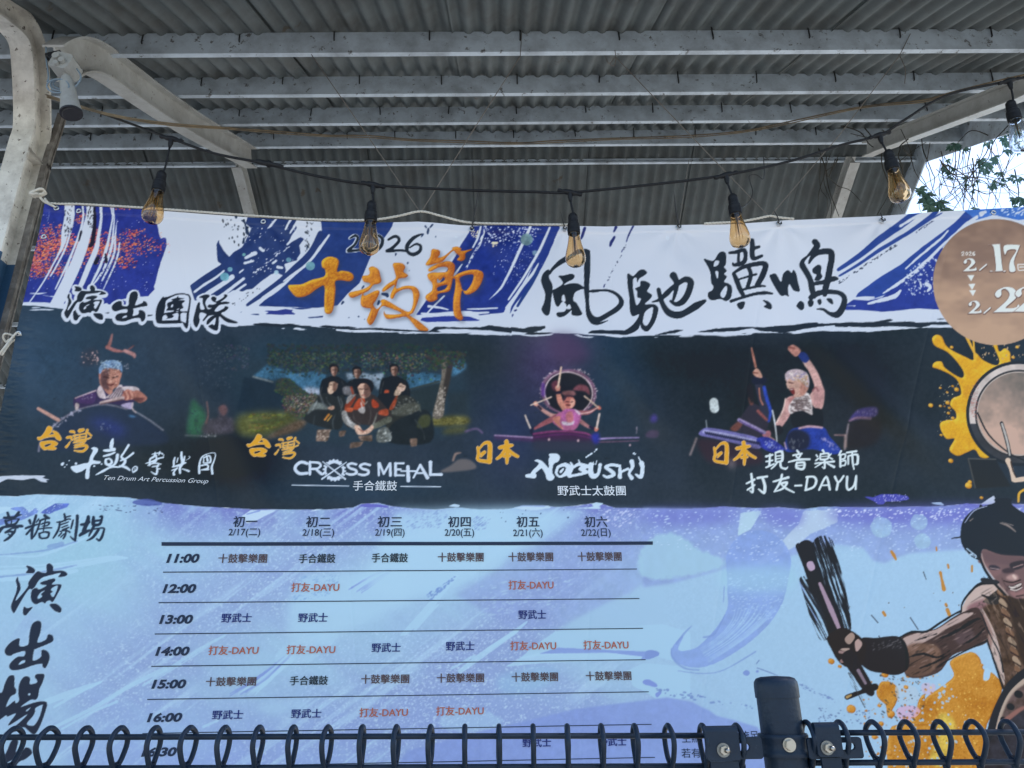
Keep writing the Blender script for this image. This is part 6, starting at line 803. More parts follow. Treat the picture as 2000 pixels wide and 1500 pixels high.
    P('b2', [(670, 1150), (740, 1150), (835, 1110), (840, 1170), (780, 1210), (710, 1200)], (66, 54, 60)); P('b2', [(685, 1155), (740, 1160), (832, 1120), (830, 1150), (740, 1185), (700, 1175)], (222, 212, 206)); S('b2', [(710, 1195, 8), (780, 1205, 8), (850, 1170, 6)], (196, 186, 182)); S('b2', [(700, 1170, 3), (780, 1160, 3), (830, 1135, 3)], (120, 104, 104)); P('b2', [(700, 1220), (790, 1230), (875, 1190), (875, 1270), (800, 1300), (740, 1280)], (142, 108, 110), blur=1.4); S('b2', [(780, 1280, 8), (870, 1265, 8)], (60, 52, 58), blur=.6); S('b2', [(350, 760, 5), (380, 880, 6), (480, 1040, 7), (600, 1180, 7), (680, 1270, 6)], (200, 178, 172), blur=.7, a=.8)
    P('R', [(1100, 470), (1180, 480), (1195, 500), (1110, 495)], (44, 50, 62), rough=.5); c.dots('R', 20, [(1095, 462), (1150, 462), (1150, 485), (1095, 485)], (40, 46, 56), (.6, 1.6), 140)
    # drum carried at the hip
    P('R', [(1225, 1065), (1270, 1010), (1333, 960), (1480, 900), (1480, 1700), (1110, 1700), (1120, 1400), (1150, 1220)], (40, 46, 58), rough=.15)
    P('R', [(1190, 1230), (1240, 1110), (1300, 1040), (1360, 1000), (1480, 960), (1480, 1700), (1160, 1700), (1165, 1400)], (176, 158, 146)); P('R', [(1200, 1260), (1250, 1130), (1330, 1050), (1480, 1010), (1480, 1700), (1180, 1700), (1180, 1400)], (92, 78, 80), tex=.7, blur=1.5)
    for (x_, y_, r) in ((1300, 1098, 20), (1256, 1166, 18), (1216, 1235, 14), (1196, 1300, 10)): S('R', [(x_, y_, r), (x_+8, y_+3, r)], BK)
    P('R', [(1200, 1280), (1333, 1180), (1480, 1160), (1480, 1700), (1130, 1700), (1130, 1420)], (50, 52, 64), rough=.3, tex=.5); S('R', [(1220, 1250, 14), (1300, 1190, 12), (1340, 1170, 8)], (140, 100, 96), blur=1)
    # ------------------------------------------------ brush writing at the left
    for st in ([(90, 200, 20), (170, 200, 24), (270, 190, 18), (350, 150, 15), (400, 150, 7)], [(150, 110, 20), (170, 170, 22), (180, 200, 18)], [(350, 100, 20), (310, 150, 20), (250, 210, 13)], [(110, 250, 18), (130, 300, 22), (150, 328, 22), (280, 310, 18), (340, 240, 14), (345, 218, 10), (220, 230, 10), (130, 260, 14)], [(215, 230, 10), (220, 310, 10)], [(0, 440, 30), (40, 390, 26), (100, 362, 18), (300, 345, 16), (390, 345, 24), (425, 355, 8)], [(330, 370, 16), (220, 390, 12), (110, 460, 16)], [(110, 460, 12), (200, 440, 18), (260, 460, 22), (290, 400, 12)], [(260, 460, 20), (210, 520, 20), (150, 570, 20), (90, 605, 12)], [(160, 490, 10), (215, 520, 16)],
               [(540, 250, 24), (555, 300, 16)], [(655, 160, 20), (630, 240, 20), (590, 380, 22), (580, 500, 22), (575, 570, 16)], [(700, 220, 12), (660, 280, 10)], [(470, 385, 16), (560, 350, 18), (700, 310, 12)], [(560, 400, 14), (520, 450, 16), (485, 490, 16)], [(810, 160, 24), (850, 190, 22), (890, 205, 14)], [(720, 250, 13), (800, 220, 15), (890, 210, 9)], [(730, 250, 15), (690, 380, 15), (640, 490, 15), (590, 560, 10)], [(750, 310, 11), (840, 280, 13), (890, 285, 15), (860, 330, 11), (760, 350, 8)], [(700, 400, 10), (820, 380, 12), (930, 375, 11)], [(820, 240, 12), (800, 330, 12), (780, 430, 10)], [(710, 480, 17), (720, 540, 19), (760, 565, 13)], [(710, 480, 12), (800, 450, 12), (870, 460, 21), (880, 490, 17), (850, 550, 15), (750, 565, 12)],
               [(1155, 135, 17), (1170, 200, 20), (1170, 250, 13)], [(1175, 190, 10), (1260, 165, 12)], [(1030, 275, 13), (1100, 270, 13), (1220, 220, 12), (1260, 225, 12)], [(1075, 270, 15), (1060, 380, 17), (1010, 480, 17), (955, 560, 10)], [(1090, 320, 11), (1180, 290, 11), (1230, 270, 8)], [(1110, 370, 10), (1210, 330, 10)], [(1120, 410, 10), (1230, 370, 12)], [(1080, 440, 10), (1180, 420, 12), (1250, 452, 14)], [(1190, 400, 12), (1170, 500, 17), (1135, 565, 13)], [(1110, 460, 10), (1055, 520, 12)], [(1150, 480, 8), (1090, 540, 10)], [(1310, 240, 12), (1290, 320, 16), (1270, 390, 12)], [(1385, 165, 24), (1380, 300, 23), (1360, 450, 23), (1345, 600, 17)], [(1345, 595, 19), (1300, 570, 15), (1260, 530, 8)],
               [(1580, 180, 24), (1570, 260, 34), (1530, 350, 30), (1500, 430, 32)], [(1450, 320, 17), (1530, 310, 26), (1600, 270, 20)], [(1425, 510, 19), (1500, 460, 30), (1600, 420, 17)], [(1670, 190, 22), (1670, 300, 31), (1690, 328, 26), (1780, 310, 21), (1815, 230, 19), (1815, 175, 22), (1780, 180, 10)], [(1670, 260, 17), (1790, 240, 17)], [(1690, 330, 20), (1640, 420, 22), (1590, 520, 12)], [(1680, 400, 12), (1790, 380, 12), (1860, 388, 14), (1850, 450, 18), (1820, 540, 21), (1775, 600, 17), (1730, 572, 13)], [(1760, 410, 22), (1700, 500, 22), (1640, 560, 19), (1550, 605, 8)]):
        S('a3', st, (40, 54, 76), a=1)
    IN2 = (38, 50, 72); EDGE = dict(outline=(176, 204, 228), ow=1.2)
    c.ink('a4', [[[(235, 240), (210, 290), (225, 360), (215, 440), (160, 590), (160, 650), (185, 700), (205, 690), (260, 590), (340, 450), (385, 395), (410, 400), (450, 370), (500, 290), (560, 245), (650, 220), (780, 190), (750, 240), (830, 235), (865, 210), (840, 175), (780, 160), (690, 165), (685, 110), (640, 70), (600, 95), (600, 185), (540, 185), (490, 170), (430, 225), (370, 310), (365, 360), (300, 450), (215, 545), (230, 490), (270, 400), (265, 330), (245, 290)]], [[(340, 105), (365, 145), (340, 190), (430, 195), (455, 160), (430, 125), (370, 100)]],
                 [[(520, 315), (600, 285), (690, 260), (715, 285), (670, 335), (770, 335), (790, 360), (740, 460), (680, 560), (640, 540), (600, 555), (580, 580), (540, 560), (470, 590), (420, 560), (400, 490), (415, 410), (470, 380), (510, 400), (600, 350), (540, 340)], [(580, 415), (525, 440), (485, 500), (500, 520), (545, 490), (530, 460)], [(655, 405), (690, 370), (745, 360), (690, 495), (650, 455), (680, 430)]], [[(320, 620), (305, 680), (315, 725), (345, 730), (380, 690), (430, 625), (360, 640)]], [[(640, 600), (680, 580), (740, 590), (790, 640), (790, 680), (765, 695), (700, 670)]],
                 [[(80, 1175), (130, 1100), (200, 1045), (270, 1025), (270, 1120), (375, 1105), (390, 990), (420, 850), (490, 800), (540, 830), (530, 950), (495, 1075), (600, 1040), (625, 975), (680, 985), (695, 1045), (650, 1085), (470, 1160), (455, 1170), (440, 1305), (540, 1260), (545, 1180), (590, 1170), (640, 1210), (650, 1290), (600, 1400), (560, 1380), (550, 1345), (430, 1370), (320, 1410), (190, 1430), (140, 1400), (150, 1340), (240, 1260), (325, 1250), (335, 1185), (200, 1220), (160, 1245), (100, 1235)], [(255, 1360), (290, 1315), (335, 1300), (335, 1330)]]], [], IN2, **EDGE)
    c.ink('a5', [[[(-200, 420), (0, 400), (50, 385), (90, 270), (140, 170), (190, 140), (235, 160), (235, 300), (260, 350), (250, 410), (170, 460), (105, 605), (230, 515), (250, 550), (300, 510), (290, 400), (305, 270), (360, 175), (420, 155), (465, 190), (460, 270), (560, 250), (555, 200), (535, 180), (550, 130), (650, 120), (675, 150), (640, 260), (600, 340), (580, 450), (540, 500), (470, 500), (325, 600), (400, 580), (560, 530), (680, 525), (710, 560), (690, 650), (620, 850), (550, 980), (500, 1005), (440, 960), (360, 900), (250, 960), (90, 1005), (70, 990), (160, 930), (280, 850), (420, 710), (160, 870), (150, 840), (250, 700), (130, 745), (100, 730), (0, 800), (-200, 900)], [(440, 405), (465, 410), (460, 435), (435, 430)], [(540, 620), (640, 570), (640, 600), (600, 740), (540, 850), (490, 880), (410, 850), (500, 740), (535, 670)], [(400, 655), (470, 610), (420, 665)]],
                 [[(180, 1100), (280, 1100), (245, 1270), (350, 1235), (390, 1195), (450, 1210), (485, 1260), (470, 1300), (380, 1370), (290, 1410), (230, 1510), (200, 1660), (60, 1660), (130, 1450), (330, 1300), (120, 1420), (0, 1480), (-100, 1480), (-60, 1420), (0, 1400), (100, 1270)]]], [], IN2, **EDGE)
def paint():
    c = Canvas(); art_top(c); art_mid(c); art_low(c)
    return c.c
# ------------------------------------------------------------------ measures of the shed (relative to the eye, then scaled)
SC = .70; SL = .51; XL, XR, XEND, XBEG = -2.57*SC, 3.53*SC, 4.27*SC, -9.5*SC
YB = 3.25*SC                                     # plane of the banner
def near_z(y): return 1.6+SC*1.666+SL*y          # underside of the purlins on the near slope (y scaled)
Y_RIDGE = 6.1*SC; Z_RIDGE = near_z(Y_RIDGE)
def far_z(y): return Z_RIDGE-SL*(y-Y_RIDGE)
PH = .155*SC
mat('ground', (.32, .315, .30), .9, .2, dirt=(.22, .22, .21), dscale=1.5, bump=.4, bscale=60)
mat('roof_sheet', (.135, .152, .150), .6, .3, dirt=(.075, .07, .06), dscale=4.0, damt=.8, spots=(5, .66, (.10, .085, .065)), bump=.3, bscale=30)
mat('purlin', (.56, .63, .68), .5, .4, dirt=(.18, .19, .20), dscale=7, damt=.75, spots=(30, .61, (.15, .15, .145)), bump=.25, bscale=120)
mat('steel_frame', (.44, .44, .41), .5, .4, dirt=(.24, .22, .19), dscale=8, damt=.75, spots=(40, .645, (.09, .055, .035)), bump=.35, bscale=90)
mat('rust', (.13, .115, .10), .8, .2, dirt=(.34, .32, .29), dscale=20, damt=.8)
mat('black', (.018, .018, .019), .5, .4)
mat('black_rubber', (.010, .010, .011), .5, .2, dirt=(.03, .03, .03), dscale=60, damt=.4)
mat('hook', (.03, .03, .03), .6, .3)
mat('string', (.16, .14, .12), .9, .1)
mat('rope', (.62, .58, .50), .9, .1, dirt=(.42, .38, .30), dscale=60, damt=.6)
mat('cable_brown', (.20, .15, .09), .7, .2, dirt=(.05, .05, .05), dscale=9, damt=.8)
mat('fence', (.006, .016, .032), .45, .28, dirt=(.022, .034, .052), dscale=14, damt=.5, bump=.22, bscale=160, spots=(120, .68, (.05, .065, .085)))
mat('bolt', (.44, .41, .36), .36, .5, metal=1.0, dirt=(.38, .33, .25), dscale=90, damt=.5)
mat('lamp_white', (.30, .30, .28), .45, .3, dirt=(.20, .19, .17), dscale=26, damt=.7)
mat('wire_blue', (.16, .21, .25), .5, .4)
mat('eyelet', (.55, .56, .57), .35, .5, metal=1.0)
mat('leaf', (.07, .16, .13), .5, .4, dirt=(.10, .17, .10), dscale=5, damt=.7)
mat('stem', (.05, .045, .035), .8, .2)
# ------------------------------------------------------------------ ground
g = MB(); g.add([(-400, -400, 0), (400, -400, 0), (400, 400, 0), (-400, 400, 0)], [(0, 1, 2, 3)])
tag(g.build('ground', MATS['ground']), kind='structure')
# ------------------------------------------------------------------ the open-sided shed
shed = thing('open_shed', 'open sided steel shed with a corrugated gable roof above the banner', 'shed', (0, Y_RIDGE, 0))
PER = .112*SC; AMP = .021*SC
def sheet(x0, x1, y0, y1, zf, drop):
    nx = int(round((x1-x0)/PER*10)); b = MB(); vs = []
    for lay in (0, 1):
        for y in (y0, y1):
            for i in range(nx+1):
                x = x0+(x1-x0)*i/nx; vs.append((x, y, zf(y)+PH+AMP+AMP*math.cos(2*math.pi*x/PER)-drop+lay*.004))
    k = nx+1; fs = []
    for i in range(nx): fs += [(i, i+1, k+i+1, k+i), (2*k+i, 3*k+i, 3*k+i+1, 2*k+i+1), (i, 2*k+i, 2*k+i+1, i+1), (k+i, k+i+1, 3*k+i+1, 3*k+i)]
    fs += [(0, k, 3*k, 2*k), (nx, 2*k+nx, 3*k+nx, k+nx)]
    b.add(vs, fs); return b
W = PER*10; i0 = math.floor(XBEG/W); x = XEND; k = 0
Y_EAVE = 1.60; Y_FAR = 11.6*SC
sh = []
while x > XBEG:
    a = x-W-PER*.5
    sheet(a, x, Y_EAVE, Y_RIDGE-.003, near_z, (k % 2)*.017).build('roof_sheet', MATS['roof_sheet'], shed, 'all')
    sheet(a, x, Y_RIDGE+.003, Y_FAR, far_z, (k % 2)*.017).build('roof_sheet', MATS['roof_sheet'], shed, 'all')
    x -= W; k += 1
rc = MB(); rc.extrude([(-.16, -.16*SL-.0), (0, .0), (.16, -.16*SL), (.16, -.16*SL+.006), (0, .008), (-.16, -.16*SL+.006)], [((X_, Y_RIDGE, Z_RIDGE+PH+AMP*2+.012), (0, 1, 0), (0, 0, 1)) for X_ in (XBEG, XEND)]); rc.build('ridge_cap', MATS['roof_sheet'], shed)
PF = .021
def tel(px): return math.tan(PITCH+math.atan((750-px)/FPX))
def purlin(y, z, d, face):
    "channel; face -1: smooth web towards the camera, +1: small one on the far slope, open side towards it"
    t, f, lip = .004, PF, min(.014, d*.3)
    if face < 0: prof = [(0, 0), (f, 0), (f, lip), (f-t, lip), (f-t, t), (t, t), (t, d-t), (f-t, d-t), (f-t, d-lip), (f, d-lip), (f, d), (0, d)]
    else: prof = [(f, 0), (0, 0), (0, lip), (t, lip), (t, t), (f-t, t), (f-t, d-t), (t, d-t), (t, d-lip), (0, d-lip), (0, d), (f, d)]
    b = MB(); b.extrude(prof, [((X_, y, z), (0, 1, 0), (0, 0, 1)) for X_ in (XBEG, XEND)])
    n = len(prof); b.f += [tuple(range(n)), tuple(range(2*n-1, n-1, -1))]
    return b.build('purlin', MATS['purlin'], shed)
HK = {0: [105, 281, 469, 653, 839, 1016, 1208, 1391, 1580, 1758, 1937], 1: [240, 395, 553, 702, 862, 1010, 1171, 1324, 1478, 1631, 1786, 1938],
      2: [201, 340, 469, 609, 742, 877, 1008, 1143, 1275, 1410, 1544, 1680, 1809], 3: [179, 297, 415, 535, 678, 771, 890, 1003, 1123, 1238, 1358, 1477, 1594]}
PUR = []
for k, pyb in enumerate((-6, 108, 187, 242.5, 286.5)):
    te = tel(pyb); Y = (1.6*0+SC*1.666-te*PF)/(te-SL); z = near_z(Y)-.002; p = purlin(Y, z, PH, -1); PUR.append((Y, z))
    for px in HK.get(k-1, []):
        q = on_y(px, 100, Y); e = (z+PH*.75-EYE.z)/Y
        py = 750-FPX*math.tan(math.atan(e)-PITCH); q = on_y(px, py, Y)
        rj = random.Random(px+k*7); L = PH*rj.uniform(.38, .5); sl = rj.uniform(-.004, .004); hb = MB()
        hb.tube([(q.x, Y-.006, z+PH+.012), (q.x, Y-.007, z+PH-.01), (q.x+sl, Y-.005, z+PH-L), (q.x+sl, Y+.006, z+PH-L-.004)], .0032, 6)
        hb.build('roof_hook', MATS['hook'], p)
for pyb in (318, 478, 625, 745, 850):
    te = tel(pyb); Y = (Z_RIDGE-1.6+PH-.036+SL*Y_RIDGE)/(te+SL); purlin(Y, far_z(Y)+PH-.036-SL*PF*0-.004, .034, 1)
def barge(y0, y1, zf):
    b = MB(); b.extrude([(0, -.055), (.010, -.055), (.010, PH+.06), (0, PH+.06)], [((XEND+.001, y, zf(y)), (1, 0, 0), (0, 0, 1)) for y in (y0, y1)]); b.f += [(0, 1, 2, 3), (7, 6, 5, 4)]; return b
barge(Y_EAVE, Y_RIDGE-.002, near_z).build('barge_board', MATS['purlin'], shed); barge(Y_RIDGE+.002, Y_FAR, far_z).build('barge_board', MATS['purlin'], shed)
def ibeam(pts, fw, dp, ft=.009, wt=.008):
    "I section swept along a path that lies in a plane of constant x"
    P_ = [Vector(p) for p in pts]; fr = []
    for i, p in enumerate(P_):
        t = (P_[min(i+1, len(P_)-1)]-P_[max(i-1, 0)]).normalized(); nrm = Vector((0, t.z, -t.y))
        fr.append((p, (1, 0, 0), nrm))
    h = dp/2; w_ = fw/2; q = wt/2
    prof = [(-w_, -h), (w_, -h), (w_, -h+ft), (q, -h+ft), (q, h-ft), (w_, h-ft), (w_, h), (-w_, h), (-w_, h-ft), (-q, h-ft), (-q, -h+ft), (-w_, -h+ft)]
    b = MB(); b.extrude(prof, fr); n = len(prof); m = len(fr); b.f += [tuple(range(n)), tuple(range(m*n-1, (m-1)*n-1, -1))]; return b
# column at the left: straight shaft that bends into a near arm, with the rafter springing off behind it
YC = on_x(12, 450, XL).y
def mcol():
    m = mat('column_paint', (.68, .65, .58), .5, .3, dirt=(.30, .27, .23), dscale=11, damt=.85, spots=(42, .615, (.07, .045, .03)), bump=.4, bscale=70)
    n = m.node_tree.nodes; l = m.node_tree.links; b = n['Principled BSDF']; src = b.inputs['Base Color'].links[0].from_socket
    ge = n.new('ShaderNodeNewGeometry'); sx = n.new('ShaderNodeSeparateXYZ'); l.new(ge.outputs['Position'], sx.inputs[0])
    lt = n.new('ShaderNodeMath'); lt.operation = 'LESS_THAN'; lt.inputs[1].default_value = on_y(10, 505, YC).z; l.new(sx.outputs[2], lt.inputs[0])
    mx = n.new('ShaderNodeMix'); mx.data_type = 'RGBA'; l.new(lt.outputs[0], mx.inputs[0]); l.new(src, mx.inputs[6]); mx.inputs[7].default_value = (.03, .08, .15, 1); l.new(mx.outputs[2], b.inputs['Base Color']); return m
cp = mcol()
zt = on_x(50, 235, XL).z
arm = [on_x(px, py, XL) for px, py in ((60, 130), (50, 75), (22, 35), (-30, -5))]
path = spline([(XL, YC, 0), (XL, YC, zt-.5), (XL, YC, zt-.12), (XL, YC-.005, zt)]+[tuple(a) for a in arm], 8)
CW = .082; CDP = .105
ibeam(path, CW, CDP, .010, .009).build('column', cp, shed, True)
es = [p_+Vector((CW*.5+.004, CDP*.5+.004, 0)) for p_ in (Vector((XL, YC, 0)), Vector((XL, YC, zt-.5)), Vector((XL, YC, zt-.12)), Vector((XL, YC+.01, zt+.02)), Vector((XL-.01, YC+.03, zt+.14)))]
ibeam(spline([tuple(q) for q in es], 6), .022, .03, .006, .012).build('edge_angle', MATS['rust'], shed, True)
pl = MB(); pl.box((XL-.12, YC-.12, 0), (XL+.12, YC+.12, .015)); pl.build('base_plate', MATS['rust'], shed)
raf = [on_x(px, py, XL*.87) for px, py in ((116, 124), (140, 110), (166, 108), (198, 121), (245, 154), (315, 204), (390, 252), (470, 297), (490, 309))]
ibeam(spline([tuple(q) for q in raf], 6), .075, .125, .008, .007).build('rafter', MATS['steel_frame'], shed, True)
def far_rafter(x):
    p = [(x, Y_RIDGE-.03, Z_RIDGE-.05), (x, Y_RIDGE+.05, Z_RIDGE-.085), (x, Y_FAR-.2, far_z(Y_FAR-.2)-.06)]; return ibeam(p, .10*SC, .13*SC, .008, .007)
far_rafter(XL).build('rafter', MATS['steel_frame'], shed); far_rafter(XR).build('rafter', MATS['steel_frame'], shed)
rr = [on_x(px, py, XR*.93) for px, py in ((2130, 108), (2000, 172), (1860, 226), (1720, 280), (1694, 292))]
ibeam([tuple(q) for q in rr], .10*SC, .13*SC, .008, .007).build('rafter', MATS['steel_frame'], shed)
yr = rr[0].y; ibeam([(XR, yr-.02, 0), (XR, yr-.02, rr[0].z-.02)], CW, CDP, .010, .009).build('column', cp, shed)
# posts under the far eave carry the roof behind the banner
for xx in (XL, XR): ibeam([(xx, Y_FAR-.25, 0), (xx, Y_FAR-.25, far_z(Y_FAR-.25)-.12)], CW, CDP, .010, .009).build('column', cp, shed)
# ------------------------------------------------------------------ the printed vinyl banner
TOPX = [-200, 88, 200, 300, 400, 500, 600, 700, 760, 822, 880, 950, 1050, 1150, 1250, 1330, 1420, 1520, 1620, 1720, 1830, 1920, 2000, 2300]
TOPY = [372, 399, 406, 412.5, 419, 426, 432, 436.5, 436, 434, 437, 441, 443, 443, 441.5, 440, 437, 431, 426.5, 422, 414, 409, 405, 392]
LFY = [300, 399, 455, 520, 590, 640, 700, 770, 812, 930, 1620]; LFX = [108, 88, 75, 60, 45, 34, 24, 8, 0, -24, -150]
def ytop(x): return np.interp(x, TOPX, TOPY)
def disp(x, y):
    "how far the cloth stands off its plane, metres towards the camera, at a photograph position"
    x = np.asarray(x, np.float64); y = np.asarray(y, np.float64)
    d = .022*(fbm(x, y, 620, 21)-.5)+.008*(fbm(x*.8+y*.6, (y*.8-x*.6)*2.2, 330, 22)-.5)
    yt = ytop(x)
    d = d+.0030*np.clip((14-(y-yt))/2.5, 0, 1)                                    # welded hem along the top
    for (ex, ey) in ((520, 437), (920, 447), (1100, 446), (1325, 443), (1522, 436), (1722, 427)):   # creases fanning from the eyelets
        a = np.arctan2(y-ey, x-ex); rr_ = np.hypot(x-ex, y-ey); d = d+.0034*np.cos(a*7+ex)*np.exp(-(rr_/80)**2)*np.clip(rr_/26-.3, 0, 1)*np.clip((y-ey)/14, 0, 1)
    for (x0, y0, x1, y1, wd, am) in ((1180, 670, 1290, 830, 26, .006), (1600, 660, 1780, 850, 30, .008), (1030, 660, 1120, 760, 40, -.006), (1180, 440, 1230, 600, 26, -.003), (1540, 440, 1590, 560, 16, .003), (880, 420, 1030, 560, 30, -.004), (1270, 470, 1370, 545, 22, .003), (400, 560, 470, 850, 30, .004), (330, 640, 520, 980, 36, .005), (700, 450, 640, 640, 24, .003)):
        dx, dy = x1-x0, y1-y0; L = math.hypot(dx, dy); u = ((x-x0)*dx+(y-y0)*dy)/L; v = (-(x-x0)*dy+(y-y0)*dx)/L
        d = d+2.0*am*np.exp(-(v/wd)**2)*np.exp(-((u-L/2)/(L*.6))**4)
    for xc in (655, 935, 1182, 1460, 392, 1790):                                  # fold lines from when it was packed
        lean = (935-xc)/3740.*(750-y); d = d-.0011*np.exp(-np.abs(x-xc+lean)/2.6)*np.clip((y-ytop(x)-40)/60, 0, 1)
    xl = np.interp(y, LFY, LFX); d = d+.0026*(vnoise(x-xl, y, 1, 0)*0+2*fbm((x-xl)/26, y/5.5, 1, 27)-1)*np.exp(-((x-xl-14)/22)**2)*np.clip((y-600)/60, 0, 1)
    return d
_A = ray(0, 0); _DX = CR/FPX; _DY = -CU/FPX
def cloth(x, y, off=0.0):
    "photograph position -> point on the cloth (arrays)"
    x = np.asarray(x, np.float64); y = np.asarray(y, np.float64)
    D = [(_A[i]+_DX[i]*x+_DY[i]*y) for i in range(3)]; t = YB/D[1]
    return np.stack([EYE.x+D[0]*t, EYE.y+YB-disp(x, y)-off, EYE.z+D[2]*t], -1)
def cpt(x, y, off=0.0): return Vector(cloth(np.array([x]), np.array([y]), off)[0])
art = paint()
NX, NY = 1420, 760
s_, t_ = np.meshgrid(np.linspace(0, 1, NX), np.linspace(0, 1, NY))
gx0 = 88+(2165-88)*s_; gy = ytop(gx0)*(1-t_)+1620*t_; xl_ = np.interp(gy, LFY, LFX); gx = xl_+(2165-xl_)*s_
P3 = cloth(gx, gy)
ax = np.clip(gx-AX0, 0, AW-1.01); ay = np.clip(gy-AY0, 0, AH-1.01); xi = ax.astype(int); yi = ay.astype(int); fx = (ax-xi)[..., None]; fy = (ay-yi)[..., None]
cc = (art[yi, xi]*(1-fx)+art[yi, xi+1]*fx)*(1-fy)+(art[yi+1, xi]*(1-fx)+art[yi+1, xi+1]*fx)*fy
ink = np.clip(s2l(np.clip(cc, 0, 255))/(np.array(K_LIGHT)*np.interp(gy, [450, 750, 1300], [.98, 1.04, 1.12])[..., None])-np.array((.020, .024, .031)), .003, .86)
def big_grid(name, P, color, m, parent):
    ny, nx = P.shape[:2]; me = bpy.data.meshes.new(name); nv = nx*ny; nf = (nx-1)*(ny-1)
    me.vertices.add(nv); me.vertices.foreach_set('co', P.reshape(-1).astype(np.float32))
    i = np.arange(nv, dtype=np.int32).reshape(ny, nx); q = np.stack([i[1:, :-1], i[1:, 1:], i[:-1, 1:], i[:-1, :-1]], -1).reshape(-1)
    me.loops.add(nf*4); me.loops.foreach_set('vertex_index', q); me.polygons.add(nf); me.polygons.foreach_set('loop_start', np.arange(nf, dtype=np.int32)*4)
    try: me.polygons.foreach_set('loop_total', np.full(nf, 4, np.int32))
    except Exception: pass
    me.polygons.foreach_set('use_smooth', np.ones(nf, bool)); me.update()
    if color is not None:
        at = me.color_attributes.new('print', 'FLOAT_COLOR', 'POINT'); rgba = np.ones((nv, 4), np.float32); rgba[:, :3] = color.reshape(-1, 3); at.data.foreach_set('color', rgba.reshape(-1))
    me.materials.append(m); o = bpy.data.objects.new(name, me); COL.objects.link(o); o.parent = parent
    if parent is not None: o.location = -parent.matrix_world.translation
    return o
mp = bpy.data.materials.new('printed_vinyl'); mp.use_nodes = True; n = mp.node_tree.nodes; l = mp.node_tree.links; b = n['Principled BSDF']
va = n.new('ShaderNodeVertexColor'); va.layer_name = 'print'; l.new(va.outputs[0], b.inputs['Base Color']); b.inputs['Roughness'].default_value = .36; b.inputs['Specular IOR Level'].default_value = .24
tc = n.new('ShaderNodeTexCoord'); nz = n.new('ShaderNodeTexNoise'); nz.inputs['Scale'].default_value = 420; nz.inputs['Detail'].default_value = 2; l.new(tc.outputs['Object'], nz.inputs['Vector'])
bp = n.new('ShaderNodeBump'); bp.inputs['Strength'].default_value = .12; bp.inputs['Distance'].default_value = .001; l.new(nz.outputs[0], bp.inputs['Height']); l.new(bp.outputs[0], b.inputs['Normal'])
banner = thing('festival_banner', 'wide printed vinyl banner with drummer photos and a festival schedule', 'banner', tuple(cpt(1000, 1200)))
big_grid('printed_sheet', P3, ink, mp, banner)
mat('banner_back', (.75, .76, .78), .6, .3)
sb = slice(None, None, 10); Pb = P3[::10, ::10].copy(); Pb[..., 1] += .003; big_grid('backing', Pb[:, ::-1], None, MATS['banner_back'], banner)
# --- type set lettering, laid on the cloth
def imat(nm, disp_rgb):
    c = np.clip(s2l(disp_rgb)/np.array(K_LIGHT), .004, .86); return mat('ink_'+nm, tuple(c*.9), .55, .1)
INKS = dict(dark=imat('dark', (40, 52, 74)), brown=imat('brown', (84, 74, 80)), red=imat('red', (162, 98, 84)), navy=imat('navy', (38, 50, 112)), white=imat('white', (206, 218, 228)), black=imat('black', (44, 56, 66)))
def letter(name, txt, cx, cy, size, ink_, width=None, bold=0.0, shear=0.0, slope=None, aspect=1.0, off=.0016):
    cjk = any(ord(ch) > 0x2fff for ch in txt)
    cu = bpy.data.curves.new(name, 'FONT'); cu.body = txt; cu.size = 1; cu.offset = 0 if cjk else bold; cu.shear = shear; cu.resolution_u = 3
    to = bpy.data.objects.new(name, cu); COL.objects.link(to); bpy.context.view_layer.update()
    me = bpy.data.meshes.new_from_object(to); COL.objects.unlink(to); bpy.data.objects.remove(to); bpy.data.curves.remove(cu)
    nv = len(me.vertices); v = np.zeros(nv*3); me.vertices.foreach_get('co', v); v = v.reshape(-1, 3); lift = np.zeros(nv)
    if cjk and bold > 0:                            # heavier strokes: the same glyphs again, a hair to each side
        fs = [tuple(p.vertices) for p in me.polygons]; V = []; F = []; lift = []
        for q, (sx_, sy_) in enumerate(((0, 0), (-1, .4), (1, -.4), (.3, 1), (-.3, -1))):
            F += [tuple(i+q*nv for i in f) for f in fs]; V.append(v+np.array((sx_*bold*1.5, sy_*bold*.8, 0))); lift.append(np.full(nv, q*.00012))
        v = np.concatenate(V); lift = np.concatenate(lift); bpy.data.meshes.remove(me); me = bpy.data.meshes.new(name); me.from_pydata([tuple(p) for p in v], [], F); nv = len(v)
    w_ = v[:, 0].max()-v[:, 0].min(); h0, h1 = v[:, 1].min(), v[:, 1].max()
    u = (v[:, 0]-(v[:, 0].max()+v[:, 0].min())/2)*(width/w_ if width else size); q = (v[:, 1]-(h0+h1)/2)*size*aspect
    if slope is None: slope = -.004 if cy < 1080 else -.004-.011*(cy-1080)/350
    lean = (935-cx)/(cy+2990)
    px = cx+u+q*lean; py = cy-q+u*slope
    P = cloth(px, py, off); P[:, 1] -= lift; lo = np.array(cpt(cx, cy)); me.vertices.foreach_set('co', (P-lo).reshape(-1).astype(np.float32)); me.materials.clear(); me.materials.append(INKS[ink_]); me.update()
    o = bpy.data.objects.new(name, me); COL.objects.link(o); o.parent = banner; o.location = Vector(lo)-banner.matrix_world.translation; return o
